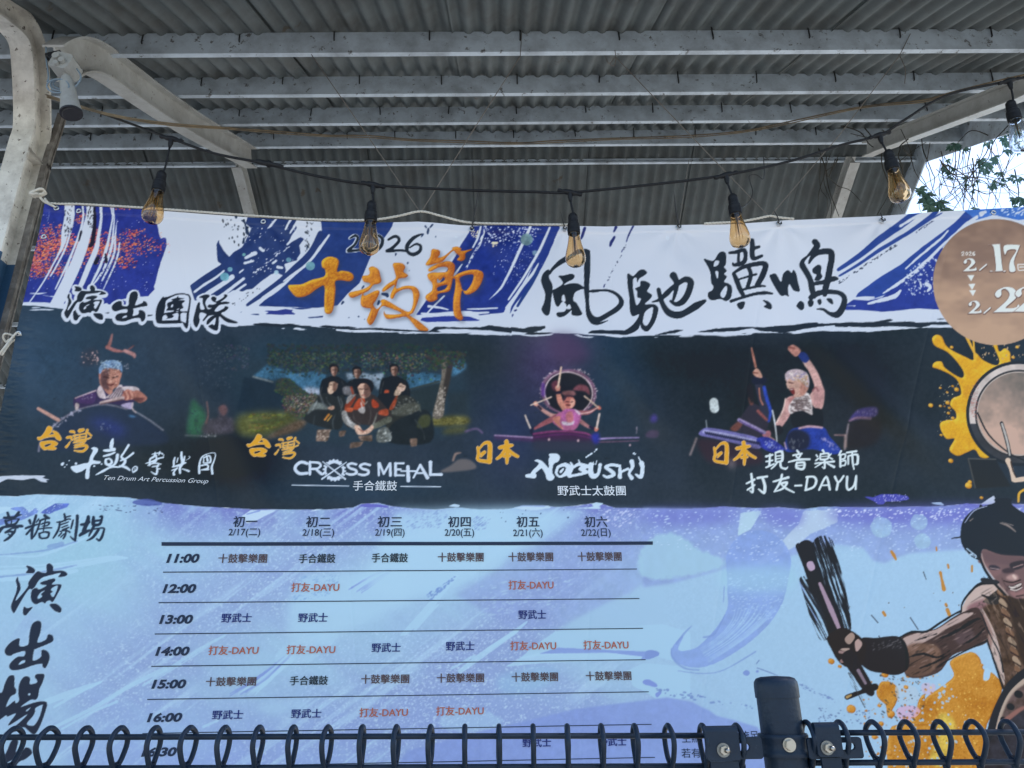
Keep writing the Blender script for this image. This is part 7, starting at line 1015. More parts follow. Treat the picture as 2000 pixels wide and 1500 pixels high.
def rule(x0, y0, x1, y1, w0, w1, ink_='dark', name='schedule_rule'):
    n_ = 60; t = np.linspace(0, 1, n_); x = x0+(x1-x0)*t; y = y0+(y1-y0)*t; h = (w0+(w1-w0)*t)/2
    P = np.concatenate([cloth(x, y-h, .0013), cloth(x, y+h, .0013)]); lo = P.mean(0); me = bpy.data.meshes.new(name)
    me.from_pydata([tuple(p-lo) for p in P], [], [(n_+i, n_+i+1, i+1, i) for i in range(n_-1)]); me.materials.append(INKS[ink_]); o = bpy.data.objects.new(name, me); COL.objects.link(o); o.parent = banner; o.location = Vector(lo)-banner.matrix_world.translation
rule(317, 1063, 1274, 1061.5, 7.2, 6.4, 'dark')
for (x0, y0, x1, y1) in ((320, 1118, 1243, 1112), (312, 1177.5, 1248, 1169.5), (304, 1238.5, 1255, 1227.5), (297, 1301.5, 1260, 1288.5), (289, 1366, 1266, 1351), (280, 1432.5, 1272, 1414.5), (270, 1500, 1279, 1479)): rule(x0, y0, x1, y1, 1.9, 1.6)
for x, y, a, dd in ((480, 1019, '初一', '2/17(二)'), (622.5, 1019.5, '初二', '2/18(三)'), (762, 1019.5, '初三', '2/19(四)'), (897.5, 1019.5, '初四', '2/20(五)'), (1031, 1019.5, '初五', '2/21(六)'), (1163.5, 1019.5, '初六', '2/22(日)')):
    letter('day_heading', a, x, y, 23, 'dark', 48 if x < 800 else 44.5, .012); letter('date_heading', dd, x-2 if x < 500 else x, y+22.5, 18.5, 'dark', 62 if x < 650 else 57.5, .006)
for x, y, t in ((359, 1091, '11:00'), (352.5, 1150, '12:00'), (346, 1210, '13:00'), (338.5, 1272, '14:00'), (331, 1336, '15:00'), (323, 1401, '16:00'), (313, 1468, '16:30')): letter('time_entry', t, x, y, 23, 'dark', 63.5+(y-1091)*.012, .042, .16)
TEN, CM, DY, NB = '十鼓擊樂團', '手合鐵鼓', '打友-DAYU', '野武士'
for x, y, t in ((475, 1091, TEN), (620, 1091, CM), (762, 1090, CM), (900, 1088.5, TEN), (1036.5, 1088, TEN), (1170.5, 1087.5, TEN), (616.5, 1147, DY), (1037, 1142.5, DY), (463, 1207, NB), (612, 1206.5, NB), (1039.5, 1200.5, NB),
                (457, 1270, DY), (608, 1268.5, DY), (755, 1265, NB), (899, 1262, NB), (1041.5, 1261, DY), (1183, 1259.5, DY), (452, 1331, TEN), (604, 1329, CM), (753, 1326, TEN), (899.5, 1324, TEN), (1044.5, 1322, TEN), (1188, 1320, TEN),
                (445, 1396, NB), (599, 1393.5, NB), (750, 1391, DY), (898.5, 1388, DY), (1048.5, 1450, NB), (1196, 1448, NB)):
    k = 1.0+(y-1090)/330*.045-(x-460)/720*.10
    letter('schedule_entry', t, x, y, 19.2, {TEN: 'brown', CM: 'black', DY: 'red', NB: 'navy'}[t], {TEN: 95, CM: 73.5, DY: 95, NB: 58}[t]*k, .014)
letter('organiser_line', '主辦', 1349, 1441, 20, 'dark', 36); letter('organiser_line', '若有', 1349, 1470.5, 20, 'dark', 37); letter('organiser_line', '施足', 1463, 1436, 20, 'dark', 34)
letter('group_name', '手合鐵鼓', 733, 949.5, 21, 'white', 86, .004, 0, .004); letter('group_name', '野武士太鼓團', 1155, 959, 21, 'white', 133, .008, 0, -.002)
letter('latin_group_name', 'Ten Drum Art Percussion Group', 306, 938, 12.5, 'white', 203, -.004, .35, .034)
# --- eyelets
for ex, ey in ((515, 434), (921, 447), (1102.5, 450), (1324.5, 445), (1521, 437.5), (1722, 432), (1939, 416), (37, 652), (112, 408), (156, 414), (86, 462)):
    c_ = cpt(ex, ey, .002); eb = MB(); eb.lathe([(.0045, .0), (.0062, .0022), (.0092, .0018), (.0100, -.0006)], c_, (0, -1, 0), 18); eb.build('eyelet', MATS['eyelet'], banner, 'all', tuple(c_))
# ------------------------------------------------------------------ ropes, strings and ties
def rope_mesh(pts, r, name, m, twist=True, n=6):
    pts = spline(pts, n); b = MB(); b.tube(pts, r*.75, 6)
    if twist:
        L = [0]
        for i in range(1, len(pts)): L.append(L[-1]+(pts[i]-pts[i-1]).length)
        N = max(8, int(L[-1]/(r*1.1))); 
        for ph in (0, 2.094, 4.189):
            q = []
            for i in range(N+1):
                s = L[-1]*i/N; j = min(max(0, next((k_ for k_ in range(1, len(L)) if L[k_] >= s), len(L)-1)-1), len(L)-2); f = (s-L[j])/max(L[j+1]-L[j], 1e-9); p = pts[j].lerp(pts[j+1], f)
                t = (pts[j+1]-pts[j]).normalized(); a = t.orthogonal().normalized(); c_ = t.cross(a); w_ = s/(r*9)*2*math.pi+ph; q.append(p+(a*math.cos(w_)+c_*math.sin(w_))*r*.55)
            b.tube(q, r*.55, 5, True)
    return b
rp = [on_y(72, 374, YC-.05), cpt(95, 398, .004)]+[cpt(x_, float(ytop(x_))-2.2+dy_, .004) for x_, dy_ in ((160, 0), (240, 0), (330, 0), (430, 0), (530, 0), (620, 0), (700, -1), (740, -3), (780, -9), (822, -16.5), (860, -11), (900, -4), (935, -1), (1000, 0), (1060, 0), (1130, .5))]
tag(rope_mesh(rp, .0042, 'rope', 'rope').build('banner_rope', MATS['rope'], None, 'all'), 'white twisted rope running along the left half of the banner top to the column', 'rope')
rp = [cpt(x_, float(ytop(x_))-2.0+dy_, .004) for x_, dy_ in ((1375, 1), (1440, -1), (1475, -4), (1503, -8), (1520, -4), (1550, 1))]
tag(rope_mesh(rp, .0042, 'rope', 'rope').build('banner_rope', MATS['rope'], None, 'all'), 'short white rope on the banner top under the crossing of two right hand strings', 'rope')
# knotted end at the column
kb = MB(); kc = on_y(74, 377, YC-.07)
for i in range(5):
    a = i*1.25; kb.tube(spline([kc+Vector((.019*math.cos(a+t_*1.05), .014*math.sin(a*1.7+t_), .013*math.sin(a*1.3+t_*1.05))) for t_ in range(6)], 4), .0046, 6)
kb.tube(spline([kc, on_y(84, 392, YB), cpt(112, 408, .006), cpt(100, 402, .012), on_y(88, 388, YB)], 5), .0042, 6)
tag(kb.build('rope_knot', MATS['rope'], None, 'all'), 'bundled rope knot tying the top left banner corner to the white column', 'knot')
kb = MB(); kb.tube(spline([cpt(37, 652, .010), on_y(20, 664, YB-.01), on_y(0, 690, YB-.01), on_y(-40, 735, YC)], 5), .0038, 6); kb.tube(spline([cpt(37, 652, .010), cpt(41, 656, -.006), on_y(22, 668, YB+.01), on_y(3, 694, YB+.0)], 5), .0034, 6)
kc = on_y(16, 660, YB); kb.tube(spline([kc+Vector((.016*math.cos(t_), .01*math.sin(2*t_), .014*math.sin(t_))) for t_ in range(7)], 4), .0034, 6)
tag(kb.build('tie_cord', MATS['rope'], None, 'all'), 'pale cord pulling the left edge eyelet of the banner towards the column', 'cord')
P1Y, P1Z = PUR[1]
def string(pts, label):
    b = MB(); b.tube(pts, .0016, 5); tag(b.build('hanging_string', MATS['string']), label, 'string', 'strings between roof purlin and banner rope')
pk = cpt(822, 418, .004); pk2 = cpt(1503, 424, .004)
string([on_y(608, 106, P1Y-.004), on_y(612, 112, P1Y-.004), pk], 'thin string from the purlin down to the left of the rope peak')
string([on_y(1019, 62, P1Y-.004), on_y(1016, 110, P1Y-.004), pk+Vector((.002, 0, .004))], 'thin string slanting from the middle of the purlin to the rope peak')
string([on_y(1201, 98, P1Y-.004), on_y(1203, 112, P1Y-.004), on_y(1400, 318, (P1Y+YB)/2), pk2], 'thin string slanting down past the fourth bulb to the short rope')
string([on_y(1778, 66, P1Y-.004), on_y(1757, 108, P1Y-.004), on_y(1640, 263, (P1Y+YB)/2), pk2+Vector((.002, 0, .003))], 'thin string slanting from the right end of the purlin to the short rope')
string(spline([on_y(1757, 108, P1Y-.02), on_y(1768, 135, P1Y-.05), on_y(1767, 163, P1Y-.06)], 5), 'short loose string end dangling below the first purlin at right')
string(spline([on_y(1182, 110, P1Y-.01), on_y(1190, 124, P1Y-.02), on_y(1202, 112, P1Y-.01), on_y(1200, 128, P1Y-.02), on_y(1192, 126, P1Y-.02)], 5), 'small curled string knot under the first purlin')
def tie(pts, r, label):
    b = MB(); b.tube(pts, r, 6); e = pts[-1]; b.tube([e+Vector((.006, -.004, -.004)), e+Vector((.004, -.008, -.014)), e+Vector((-.004, -.006, -.012)), e+Vector((-.005, 0, 0))], .0022, 5)
    tag(b.build('cable_tie', MATS['black']), label, 'cable tie', 'black cable ties through the banner eyelets')
tie([on_y(936.5, 357, YB-.06), on_y(930, 400, YB-.03), cpt(922, 444, .006)], [.0008, .0026, .0026], 'longest black cable tie with its tail standing up from the blue block')
tie([on_y(1095, 413, YB-.04), on_y(1099, 430, YB-.02), cpt(1102.5, 446, .006)], [.0007, .0018, .002], 'short black cable tie left of the third bulb')
tie([on_y(1316, 374, YB-.06), on_y(1320, 412, YB-.03), cpt(1325, 442, .006)], [.0008, .0026, .0026], 'black cable tie with an upright tail between the third and fourth bulbs')
tie([on_y(1512, 412, YB-.03), on_y(1519, 424, YB-.02), cpt(1521, 434, .006)], [.0014, .002, .002], 'black cable tie bent left right of the short rope')
tie([on_y(1720, 416, YB-.02), on_y(1722, 422, YB-.01), cpt(1722, 428, .006)], [.002, .002, .002], 'stubby black cable tie under the fifth bulb')
b = MB(); b.tube(spline([cpt(1326, 440, .008), on_y(1338, 360, YB+.02), on_y(1346, 312, YB+.15)], 4), .0012, 5); tag(b.build('thin_wire', MATS['string']), 'hair thin wire rising from the eyelet right of the third bulb', 'wire')
b = MB(); b.tube(spline([on_y(1440, 412, 2.2), on_y(1462, 395, 2.25), on_y(1470, 375, 2.3), on_y(1463, 345, 2.3), on_y(1478, 342, 2.3), on_y(1490, 350, 2.3), on_y(1493, 335, 2.3), on_y(1491, 306, 2.3)], 5), .0018, 5); tag(b.build('loose_wire', MATS['black']), 'wavy loose wire hanging beside the fourth bulb', 'wire')
# ------------------------------------------------------------------ string of bulbs
YS = 2.08
CP = [(95, 190, YC-.07), (200, 222, 2.2), (335, 271, YS), (420, 300, YS), (510, 318, YS), (620, 344, YS), (729, 361, YS), (900, 371, YS), (1050, 375, YS), (1113, 376, YS), (1260, 362, YS), (1418, 342, YS), (1550, 313, YS), (1640, 284, YS), (1718, 264, YS), (1770, 232, YS-.03), (1850, 186, YS-.05), (1971, 158, YS-.08), (2060, 138, YS-.1)]
cable = thing('light_cable', 'black cable carrying the row of bulbs across the shed', 'cable', tuple(on_y(1000, 374, YS)))
b = MB(); b.tube(spline([on_y(*q) for q in CP], 8), .0047, 8); b.build('cord', MATS['black_rubber'], cable, 'all')
BULBS = [(335, 271, 302, 402, 'leftmost amber filament bulb hanging before the blue banner corner', -6), (729, 361, 722, 462, 'amber filament bulb hanging over the painted year 2026', -2), (1113, 376, 1123, 486, 'amber filament bulb hanging in front of the black brush writing', 3),
         (1418, 342, 1442, 448, 'amber filament bulb with brightest glow beside the loose wire', 5), (1718, 264, 1752, 360, 'amber filament bulb hanging above the white banner by the right frame', 6), (1971, 158, 1990, 262, 'clear bulb cut by the right picture edge against the sky', 4)]
gm = bpy.data.materials.new('amber_glass'); gm.use_nodes = True; n = gm.node_tree.nodes; l = gm.node_tree.links; b_ = n['Principled BSDF']; b_.inputs['Transmission Weight'].default_value = 1; b_.inputs['Roughness'].default_value = .02; b_.inputs['IOR'].default_value = 1.45
tcg = n.new('ShaderNodeTexCoord'); nzg = n.new('ShaderNodeTexNoise'); nzg.inputs['Scale'].default_value = 20; l.new(tcg.outputs['Object'], nzg.inputs['Vector']); rg = n.new('ShaderNodeValToRGB'); rg.color_ramp.elements[0].color = (.95, .70, .42, 1); rg.color_ramp.elements[1].color = (.97, .79, .55, 1); l.new(nzg.outputs[0], rg.inputs[0]); l.new(rg.outputs[0], b_.inputs['Base Color'])
cm = bpy.data.materials.new('clear_glass'); cm.use_nodes = True; cb = cm.node_tree.nodes['Principled BSDF']; cb.inputs['Transmission Weight'].default_value = 1; cb.inputs['Roughness'].default_value = .02; cb.inputs['Base Color'].default_value = (.93, .95, .97, 1)
mat('filament', (.75, .46, .16), .35, .5, metal=.6)
mat('stem_glass', (.60, .46, .26), .3, .5)
for k, (tx, ty, bx_, by_, lab, tl) in enumerate(BULBS):
    y_ = YS if k < 5 else YS-.08
    top = on_y(tx, ty, y_); cen = on_y(bx_, by_, y_); ax_ = (top-cen).normalized(); 
    dirn = (Vector((ax_.x*.35, ax_.y*.35, 1))).normalized() if k else (Vector((ax_.x*.6, 0, 1))).normalized()
    # T piece on the cable
    cb_ = MB(); nxt = on_y(tx+30, ty+ (6 if k < 3 else -8), y_); t_ = (nxt-top).normalized()
    cb_.tube([top-t_*.042, top-t_*.034, top-t_*.026, top-t_*.018, top, top+t_*.018, top+t_*.026, top+t_*.034, top+t_*.042], [.0055, .0075, .0055, .0085, .0105, .0085, .0055, .0075, .0055], 10)
    cb_.tube([top, top-dirn*.018, top-dirn*.034], [.009, .0085, .0055], 10); cb_.build('connector', MATS['black_rubber'], cable, True)
    lamp = thing('hanging_bulb', lab, 'light bulb', tuple(cen), 'filament bulbs hung on the cable')
    UPX = 1450/ (cen-EYE).dot(CD)                 # photograph pixels per metre here
    bl = 76/UPX; R0 = 20.0/UPX                     # glass length and radius
    base = cen+dirn*(bl*.50)                       # where the glass meets the socket
    b = MB(); b.tube(spline([top-dirn*.03, top.lerp(base, .55)+Vector((.004, 0, 0)), base+dirn*(38/UPX)], 5), .0034, 8); b.build('drop_cord', MATS['black_rubber'], lamp, 'all')
    b = MB(); s_u = 1/UPX; b.lathe([(.1*s_u, 42*s_u), (6*s_u, 42*s_u), (9*s_u, 38*s_u), (9.6*s_u, 31*s_u), (8.8*s_u, 29*s_u), (9.8*s_u, 26*s_u), (9.8*s_u, 19*s_u), (12*s_u, 17*s_u), (12.6*s_u, 9*s_u), (12.0*s_u, 7*s_u), (12.8*s_u, 5*s_u), (12.4*s_u, -4*s_u), (10.5*s_u, -5*s_u), (.1*s_u, -5*s_u)], base, dirn, 24); b.build('socket', MATS['black_rubber'], lamp, True)
    prof = [(.52, 0), (.54, -.10), (.62, -.26), (.74, -.42), (.87, -.56), (.97, -.68), (1.0, -.77), (.97, -.85), (.84, -.925), (.60, -.972), (.30, -.994), (.01, -1.0)]
    b = MB(); o_ = [(r_*R0, h*bl) for r_, h in prof]; i_ = [(max(r_*R0-.0012, .0003), h*bl+(.0012 if h < -.9 else 0)) for r_, h in prof]
    b.lathe(o_+i_[::-1]+[o_[0]], base, dirn, 28); gb = b
    me_o = gb.build('glass_bulb', gm if k < 5 else cm, lamp, 'all')
    b = MB(); e1 = dirn.orthogonal().normalized(); e2 = dirn.cross(e1)
    for j in range(6):
        a = j*math.pi/3; q0 = base-dirn*bl*.22+(e1*math.cos(a)+e2*math.sin(a))*R0*.18; q1 = base-dirn*bl*.78+(e1*math.cos(a+.5)+e2*math.sin(a+.5))*R0*.34; b.tube([q0, q1], .0006, 5)
    b.build('filament', MATS['filament'], lamp)
    b = MB(); b.lathe([(.012*.5, 0), (.006*.6, -bl*.16), (.0025, -bl*.30), (.0016, -bl*.62), (.0003, -bl*.64)], base-dirn*.002, dirn, 12); b.build('glass_stem', MATS['stem_glass'], lamp, 'all')
# inline connector between the first two bulbs
b = MB(); c0, c1 = on_y(500, 315, YS), on_y(553, 326, YS); t_ = (c1-c0); b.tube([c0, c0+t_*.15, c0+t_*.4, c0+t_*.44, c0+t_*.52, c0+t_*.56, c0+t_*.62, c0+t_*.9, c1], [.0065, .0095, .0095, .0125, .0125, .0095, .0085, .0085, .005], 12); b.build('connector', MATS['black_rubber'], cable, True)
# ------------------------------------------------------------------ long electric cable under the roof
CP = [(92, 186, YC-.12), (210, 222, 2.05), (330, 241, 2.2), (450, 250, 2.45), (560, 258, 2.85), (640, 264, 3.1), (720, 265, 3.1), (800, 272, 3.1), (900, 275, 3.1), (1010, 279, 3.1), (1080, 275, 3.1), (1200, 270, 3.1), (1340, 265, 3.1), (1450, 256, 3.1), (1530, 240, 3.0), (1680, 209, 2.8), (1800, 196, 2.6), (1860, 180, 2.5), (1960, 155, 2.4), (2080, 130, 2.3)]
b = MB(); b.tube(spline([on_y(*q) for q in CP], 6), .0036, 7); b.tube(spline([on_y(q[0], q[1]+(2.6 if i % 2 else 3.6), q[2]) for i, q in enumerate(CP)], 6), .0026, 6)
tag(b.build('electric_cable', MATS['cable_brown'], None, 'all'), 'thin brown twin cable sagging below the fourth purlin', 'cable')
# ------------------------------------------------------------------ spot lamp on the column
YP = raf[0].y-.10; lp = thing('spot_lamp', 'white spot lamp with bracket and coiled leads on the left column', 'spotlight', tuple(on_y(128, 150, YP)))
def pxy(px, py, y=YP): return on_y(px, py, y)
b = MB(); b.tube([pxy(100, 118), pxy(112, 110)], .02, 10); b.tube([pxy(92, 112), pxy(120, 106)], .014, 8); b.build('clamp', MATS['black_rubber'], lp, True)
b = MB(); u = (pxy(150, 128)-pxy(110, 128)).length/40
cbx = pxy(128, 130); X_, Z_ = Vector((1, 0, -.25)).normalized(), Vector((.25, 0, 1)).normalized()
prof = [(-20, -14), (-16, -18), (14, -18), (19, -12), (20, 12), (15, 18), (-14, 19), (-20, 14)]
b.extrude([(p*u, q*u) for p, q in prof], [(cbx+Vector((0, -.03, 0)), X_, Z_), (cbx+Vector((0, .035, 0)), X_, Z_)]); b.f += [tuple(range(8)), tuple(range(15, 7, -1))]
for dx, dy, r_ in ((-9, 4, 7), (6, -3, 6), (-2, -12, 5)): b.lathe([(.0005, .012), (r_*u, .012), (r_*u*1.1, 0)], cbx+X_*dx*u+Z_*dy*u+Vector((0, -.03, 0)), (0, -1, 0), 14)
b.build('bracket_box', MATS['lamp_white'], lp, True)
b = MB(); hd = (pxy(142, 222)-pxy(130, 150)); b.tube([pxy(128, 142), pxy(132, 160)], .009, 10); b.tube([pxy(130, 152), pxy(131, 162), pxy(134, 182), pxy(137, 205), pxy(139, 220)], [.6*15*u, 13*u, 14*u, 17*u, 19.5*u], 24); b.build('lamp_head', MATS['lamp_white'], lp, True)
b = MB(); b.tube([pxy(139, 219.5), pxy(139.4, 222.5)], [19.8*u, 19.8*u], 24); b.tube([pxy(139.2, 222.4), pxy(139.5, 223.6)], [16*u, 15*u], 24); b.build('lens_rim', MATS['black'], lp, True)
b = MB()
for i, r_ in enumerate((22, 18, 15)):
    q = []
    for j in range(15): a = j/14*2*math.pi*1.1+i; q.append(pxy(113+i*3+r_*math.cos(a), 168-i*2+r_*.62*math.sin(a), YP-.02+i*.01))
    b.tube(q, .0026, 6)
b.tube(spline([pxy(90, 92), pxy(91, 120), pxy(95, 150), pxy(92, 160)], 4), .003, 6); b.tube(spline([pxy(150, 134), pxy(158, 150), pxy(150, 166), pxy(138, 173)], 4), .0028, 6)
b.build('lead', MATS['wire_blue'], lp, 'all')
# ------------------------------------------------------------------ climbing vine in the gable opening
rv = random.Random(4)
def leaf(mb, p, d, up, s):
    d = d.normalized(); sd = d.cross(up).normalized(); nn = sd.cross(d)
    mb.add([p, p+d*s*.35+sd*s*.2+nn*s*.04, p+d*s*.7+sd*s*.13+nn*s*.02, p+d*s, p+d*s*.7-sd*s*.13+nn*s*.02, p+d*s*.35-sd*s*.2+nn*s*.04, p+d*s*.5-nn*s*.04], [(0, 1, 6), (1, 2, 6), (2, 3, 6), (3, 4, 6), (4, 5, 6), (5, 0, 6)])
def vine(paths, leaves, label, y0, y1):
    allp = [on_y(px, py, (y0+y1)/2) for pth in paths for px, py in pth]; t = thing('climbing_vine', label, 'vine', tuple(allp[0]), 'climbing vines at the right gable end')
    for pth in paths:
        yy = rv.uniform(y0, y1); pts = spline([on_y(px+rv.uniform(-2, 2), py+rv.uniform(-2, 2), yy+rv.uniform(-.06, .06)) for px, py in pth], 5); r0 = rv.uniform(.0018, .0042); sm = MB(); sm.tube(pts, [r0*(1-.55*i/len(pts)) for i in range(len(pts))], 5); sm.build('stem', MATS['stem'], t, 'all')
    for (px, py, n_, sp, sz) in leaves:
        yy = rv.uniform(y0, y1)
        for i in range(n_):
            c0 = on_y(px+rv.gauss(0, sp), py+rv.gauss(0, sp*.8), yy+rv.uniform(-.1, .1)); a0 = rv.uniform(-2.4, -.7); lm = MB()
            for j in range(5):                     # palmate leaf of five leaflets
                a = a0+(j-2)*.62; d = Vector((math.cos(a), rv.uniform(-.25, .25), math.sin(a))); leaf(lm, c0, d, Vector((rv.uniform(-.3, .3), -1, rv.uniform(-.3, .3))), sz*(1-.14*abs(j-2))*rv.uniform(.8, 1.15))
            lm.build('leaf_spray', MATS['leaf'], t)
    return t
def meander(n_, xs, ys, dx, steps, rg):
    o = []
    for _ in range(n_):
        x, y = rg.uniform(*xs), rg.uniform(*ys); p = [(x, y)]; h_ = rg.uniform(*dx)
        for s in range(steps): h_ += rg.uniform(-9, 9); x += h_; y += rg.uniform(9, 26); p.append((x, y)); 
        o.append([q for q in p if q[1] < 416] if len([q for q in p if q[1] < 416]) > 2 else p[:3])
    return o
rm = random.Random(12)
vine([[(1990, 205), (1975, 240), (1940, 275), (1930, 310), (1910, 330), (1850, 385), (1800, 400)], [(1935, 262), (1925, 300), (1890, 345), (1880, 410)], [(1960, 240), (1975, 300), (1950, 360), (1945, 412)], [(1940, 270), (1900, 255), (1870, 280)], [(1835, 310), (1870, 345), (1930, 350), (1990, 380)]],
     [(1950, 265, 12, 15, .06), (1925, 318, 10, 13, .058), (1985, 245, 7, 11, .06), (1868, 292, 6, 9, .045), (1972, 290, 6, 10, .05), (1950, 360, 6, 10, .042), (1985, 350, 5, 9, .042)], 'leafy vine hanging in the sky gap below the last bulb', 3.3, 3.9)
vine([[(1840, 300), (1855, 330), (1835, 370), (1850, 412)], [(1850, 320), (1900, 360), (1890, 412)], [(1865, 330), (1880, 380), (1910, 415)], [(1880, 340), (1930, 360), (1925, 412)], [(1830, 330), (1860, 350), (1920, 345), (1960, 320)], [(1900, 370), (1935, 380), (1950, 350), (1985, 300)], [(1980, 330), (1990, 380), (1975, 412)]]+meander(16, (1838, 1900), (285, 330), (-4, 9), 6, rm)+meander(12, (1900, 1995), (262, 330), (-9, 6), 7, rm)+[[(1836, 318+k*14), (1870, 330+k*12), (1905, 322+k*16), (1950, 338+k*13), (2000, 318+k*20)] for k in range(4)],
     [(1855, 335, 6, 10, .04), (1845, 320, 4, 7, .04), (1900, 360, 6, 16, .034)], 'bare tangled vine stems against the bright sky', 3.7, 4.3)
vine([[(1800, 345), (1812, 370), (1795, 400), (1800, 418)], [(1812, 380), (1840, 395), (1870, 405)]], [(1808, 385, 6, 9, .06), (1830, 402, 6, 9, .06), (1800, 372, 3, 6, .05), (1905, 408, 3, 10, .05), (1985, 395, 4, 9, .06)], 'low vine leaves spilling over the banner top beside the gable edge', 2.9, 3.4)
vine([[(1600, 290), (1612, 330), (1618, 370), (1640, 424)], [(1622, 300), (1610, 350), (1625, 395), (1622, 424)], [(1630, 310), (1618, 345), (1640, 300)], [(1728, 270), (1722, 320), (1735, 370), (1715, 420)], [(1750, 320), (1790, 290), (1830, 268)], [(1760, 250), (1780, 310), (1750, 370), (1765, 415)], [(1640, 245), (1680, 260), (1700, 285), (1740, 300)], [(1690, 250), (1700, 270), (1660, 262)]]+meander(5, (1740, 1830), (250, 330), (-6, 6), 7, rm)+meander(3, (1600, 1640), (292, 320), (-4, 5), 6, rm), [], 'dark bare vine stems dangling under the roof near the right frame', 3.0, 3.9)
# ------------------------------------------------------------------ roll-top mesh fence in the foreground
YF = 1.0
WR = .0030
def panel(name_label, y_top, y_low, apex, xs, x_a, x_b):
    "y_top/y_low/apex: photograph heights at both ends of the panel"
    o0 = on_y((x_a+x_b)/2, (y_top[0]+y_top[1])/2, YF); t = thing('mesh_fence', name_label, 'fence', (o0.x, o0.y, 0), 'roll top fence panels')
    lerp = lambda pr, x: pr[0]+(pr[1]-pr[0])*(x-x_a)/(x_b-x_a)
    for pr, nm in ((y_top, 'top_wire'), (y_low, 'lower_wire')):
        b = MB(); b.tube([on_y(x_a, pr[0], YF), on_y((x_a+x_b)/2, (pr[0]+pr[1])/2, YF), on_y(x_b, pr[1], YF)], WR*1.12, 10); b.build('horizontal_wire', MATS['fence'], t, 'all')
    zl = on_y((x_a+x_b)/2, y_low[0], YF).z
    for zz in (zl-.05, zl-.25, zl-.5, zl-.75, zl-1.0, zl-1.25, zl-1.40):
        p0, p1 = on_y(x_a, y_low[0], YF), on_y(x_b, y_low[1], YF); b = MB(); b.tube([(p0.x, YF, zz), (p1.x, YF, zz)], WR*1.1, 8); b.build('horizontal_wire', MATS['fence'], t, 'all')
    for k, px in enumerate(xs):
        za = on_y(px, lerp(apex, px), YF).z; zb = on_y(px, lerp(y_low, px), YF).z; X0 = on_y(px, lerp(apex, px), YF).x; H = za-zb; j = random.Random(k+int(px)); e = j.uniform(-.0012, .0012); wob = j.uniform(.92, 1.08)
        y_f, y_b = YF-.0215*wob, YF+.0205*wob
        pts = [(X0, YF+.004, zb-.40), (X0, YF+.004, zb-.03), (X0, YF-.001, zb-.004), (X0+e, YF-.012*wob, zb+H*.22), (X0+e, y_f, zb+H*.55), (X0+e, y_f+.003, zb+H*.80), (X0, YF-.008, za-.001), (X0, YF+.004, za), (X0-e, y_b-.004, zb+H*.84), (X0-e, y_b, zb+H*.58), (X0-e, YF+.013*wob, zb+H*.24), (X0, YF+.0055, zb+.001), (X0, YF+.004, zb-.012)]
        b = MB(); b.tube(spline(pts, 5), WR*1.08, 9); b.tube([(X0, YF+.0045, zb-.40), (X0, YF+.0045, .02)], WR*1.05, 8); b.build('vertical_wire', MATS['fence'], t, 'all')
panel('dark blue roll top wire fence running left of the round post', (1440.5, 1436.5), (1502, 1496), (1424, 1417), [-102, -36, 31, 99, 170, 237, 305, 372, 440, 507, 573.5, 640.5, 708, 774.5, 841, 908, 974.5, 1041, 1107.5, 1174, 1239, 1304.5, 1371, 1437.5], -180, 1455)
panel('dark blue roll top wire fence running right of the round post', (1431.5, 1429), (1490, 1487), (1411, 1409), [1574, 1638, 1703, 1768, 1833, 1898, 1965, 2030, 2096], 1590, 2180)
PX = on_y(1523.5, 1400, YF+.012); PR = 40.0*(PX-EYE).dot(CD)/FPX; pc = Vector((PX.x, YF+.012, 0))
ztop = on_y(1520, 1347, YF-.02).z-.004
post = thing('fence_post', 'dark blue round fence post with a plain cap', 'post', tuple(pc))
b = MB(); b.lathe([(PR, 0), (PR, ztop-.004)], pc, (0, 0, 1), 40); b.build('tube', MATS['fence'], post, 'all')
b = MB(); b.lathe([(PR*.98, ztop-.006), (PR*1.05, ztop-.006), (PR*1.055, ztop+.007), (PR*1.03, ztop+.0125), (PR*.92, ztop+.0165), (PR*.7, ztop+.0185), (.0005, ztop+.0195)], pc, (0, 0, 1), 40); b.build('cap', MATS['fence'], post, True)
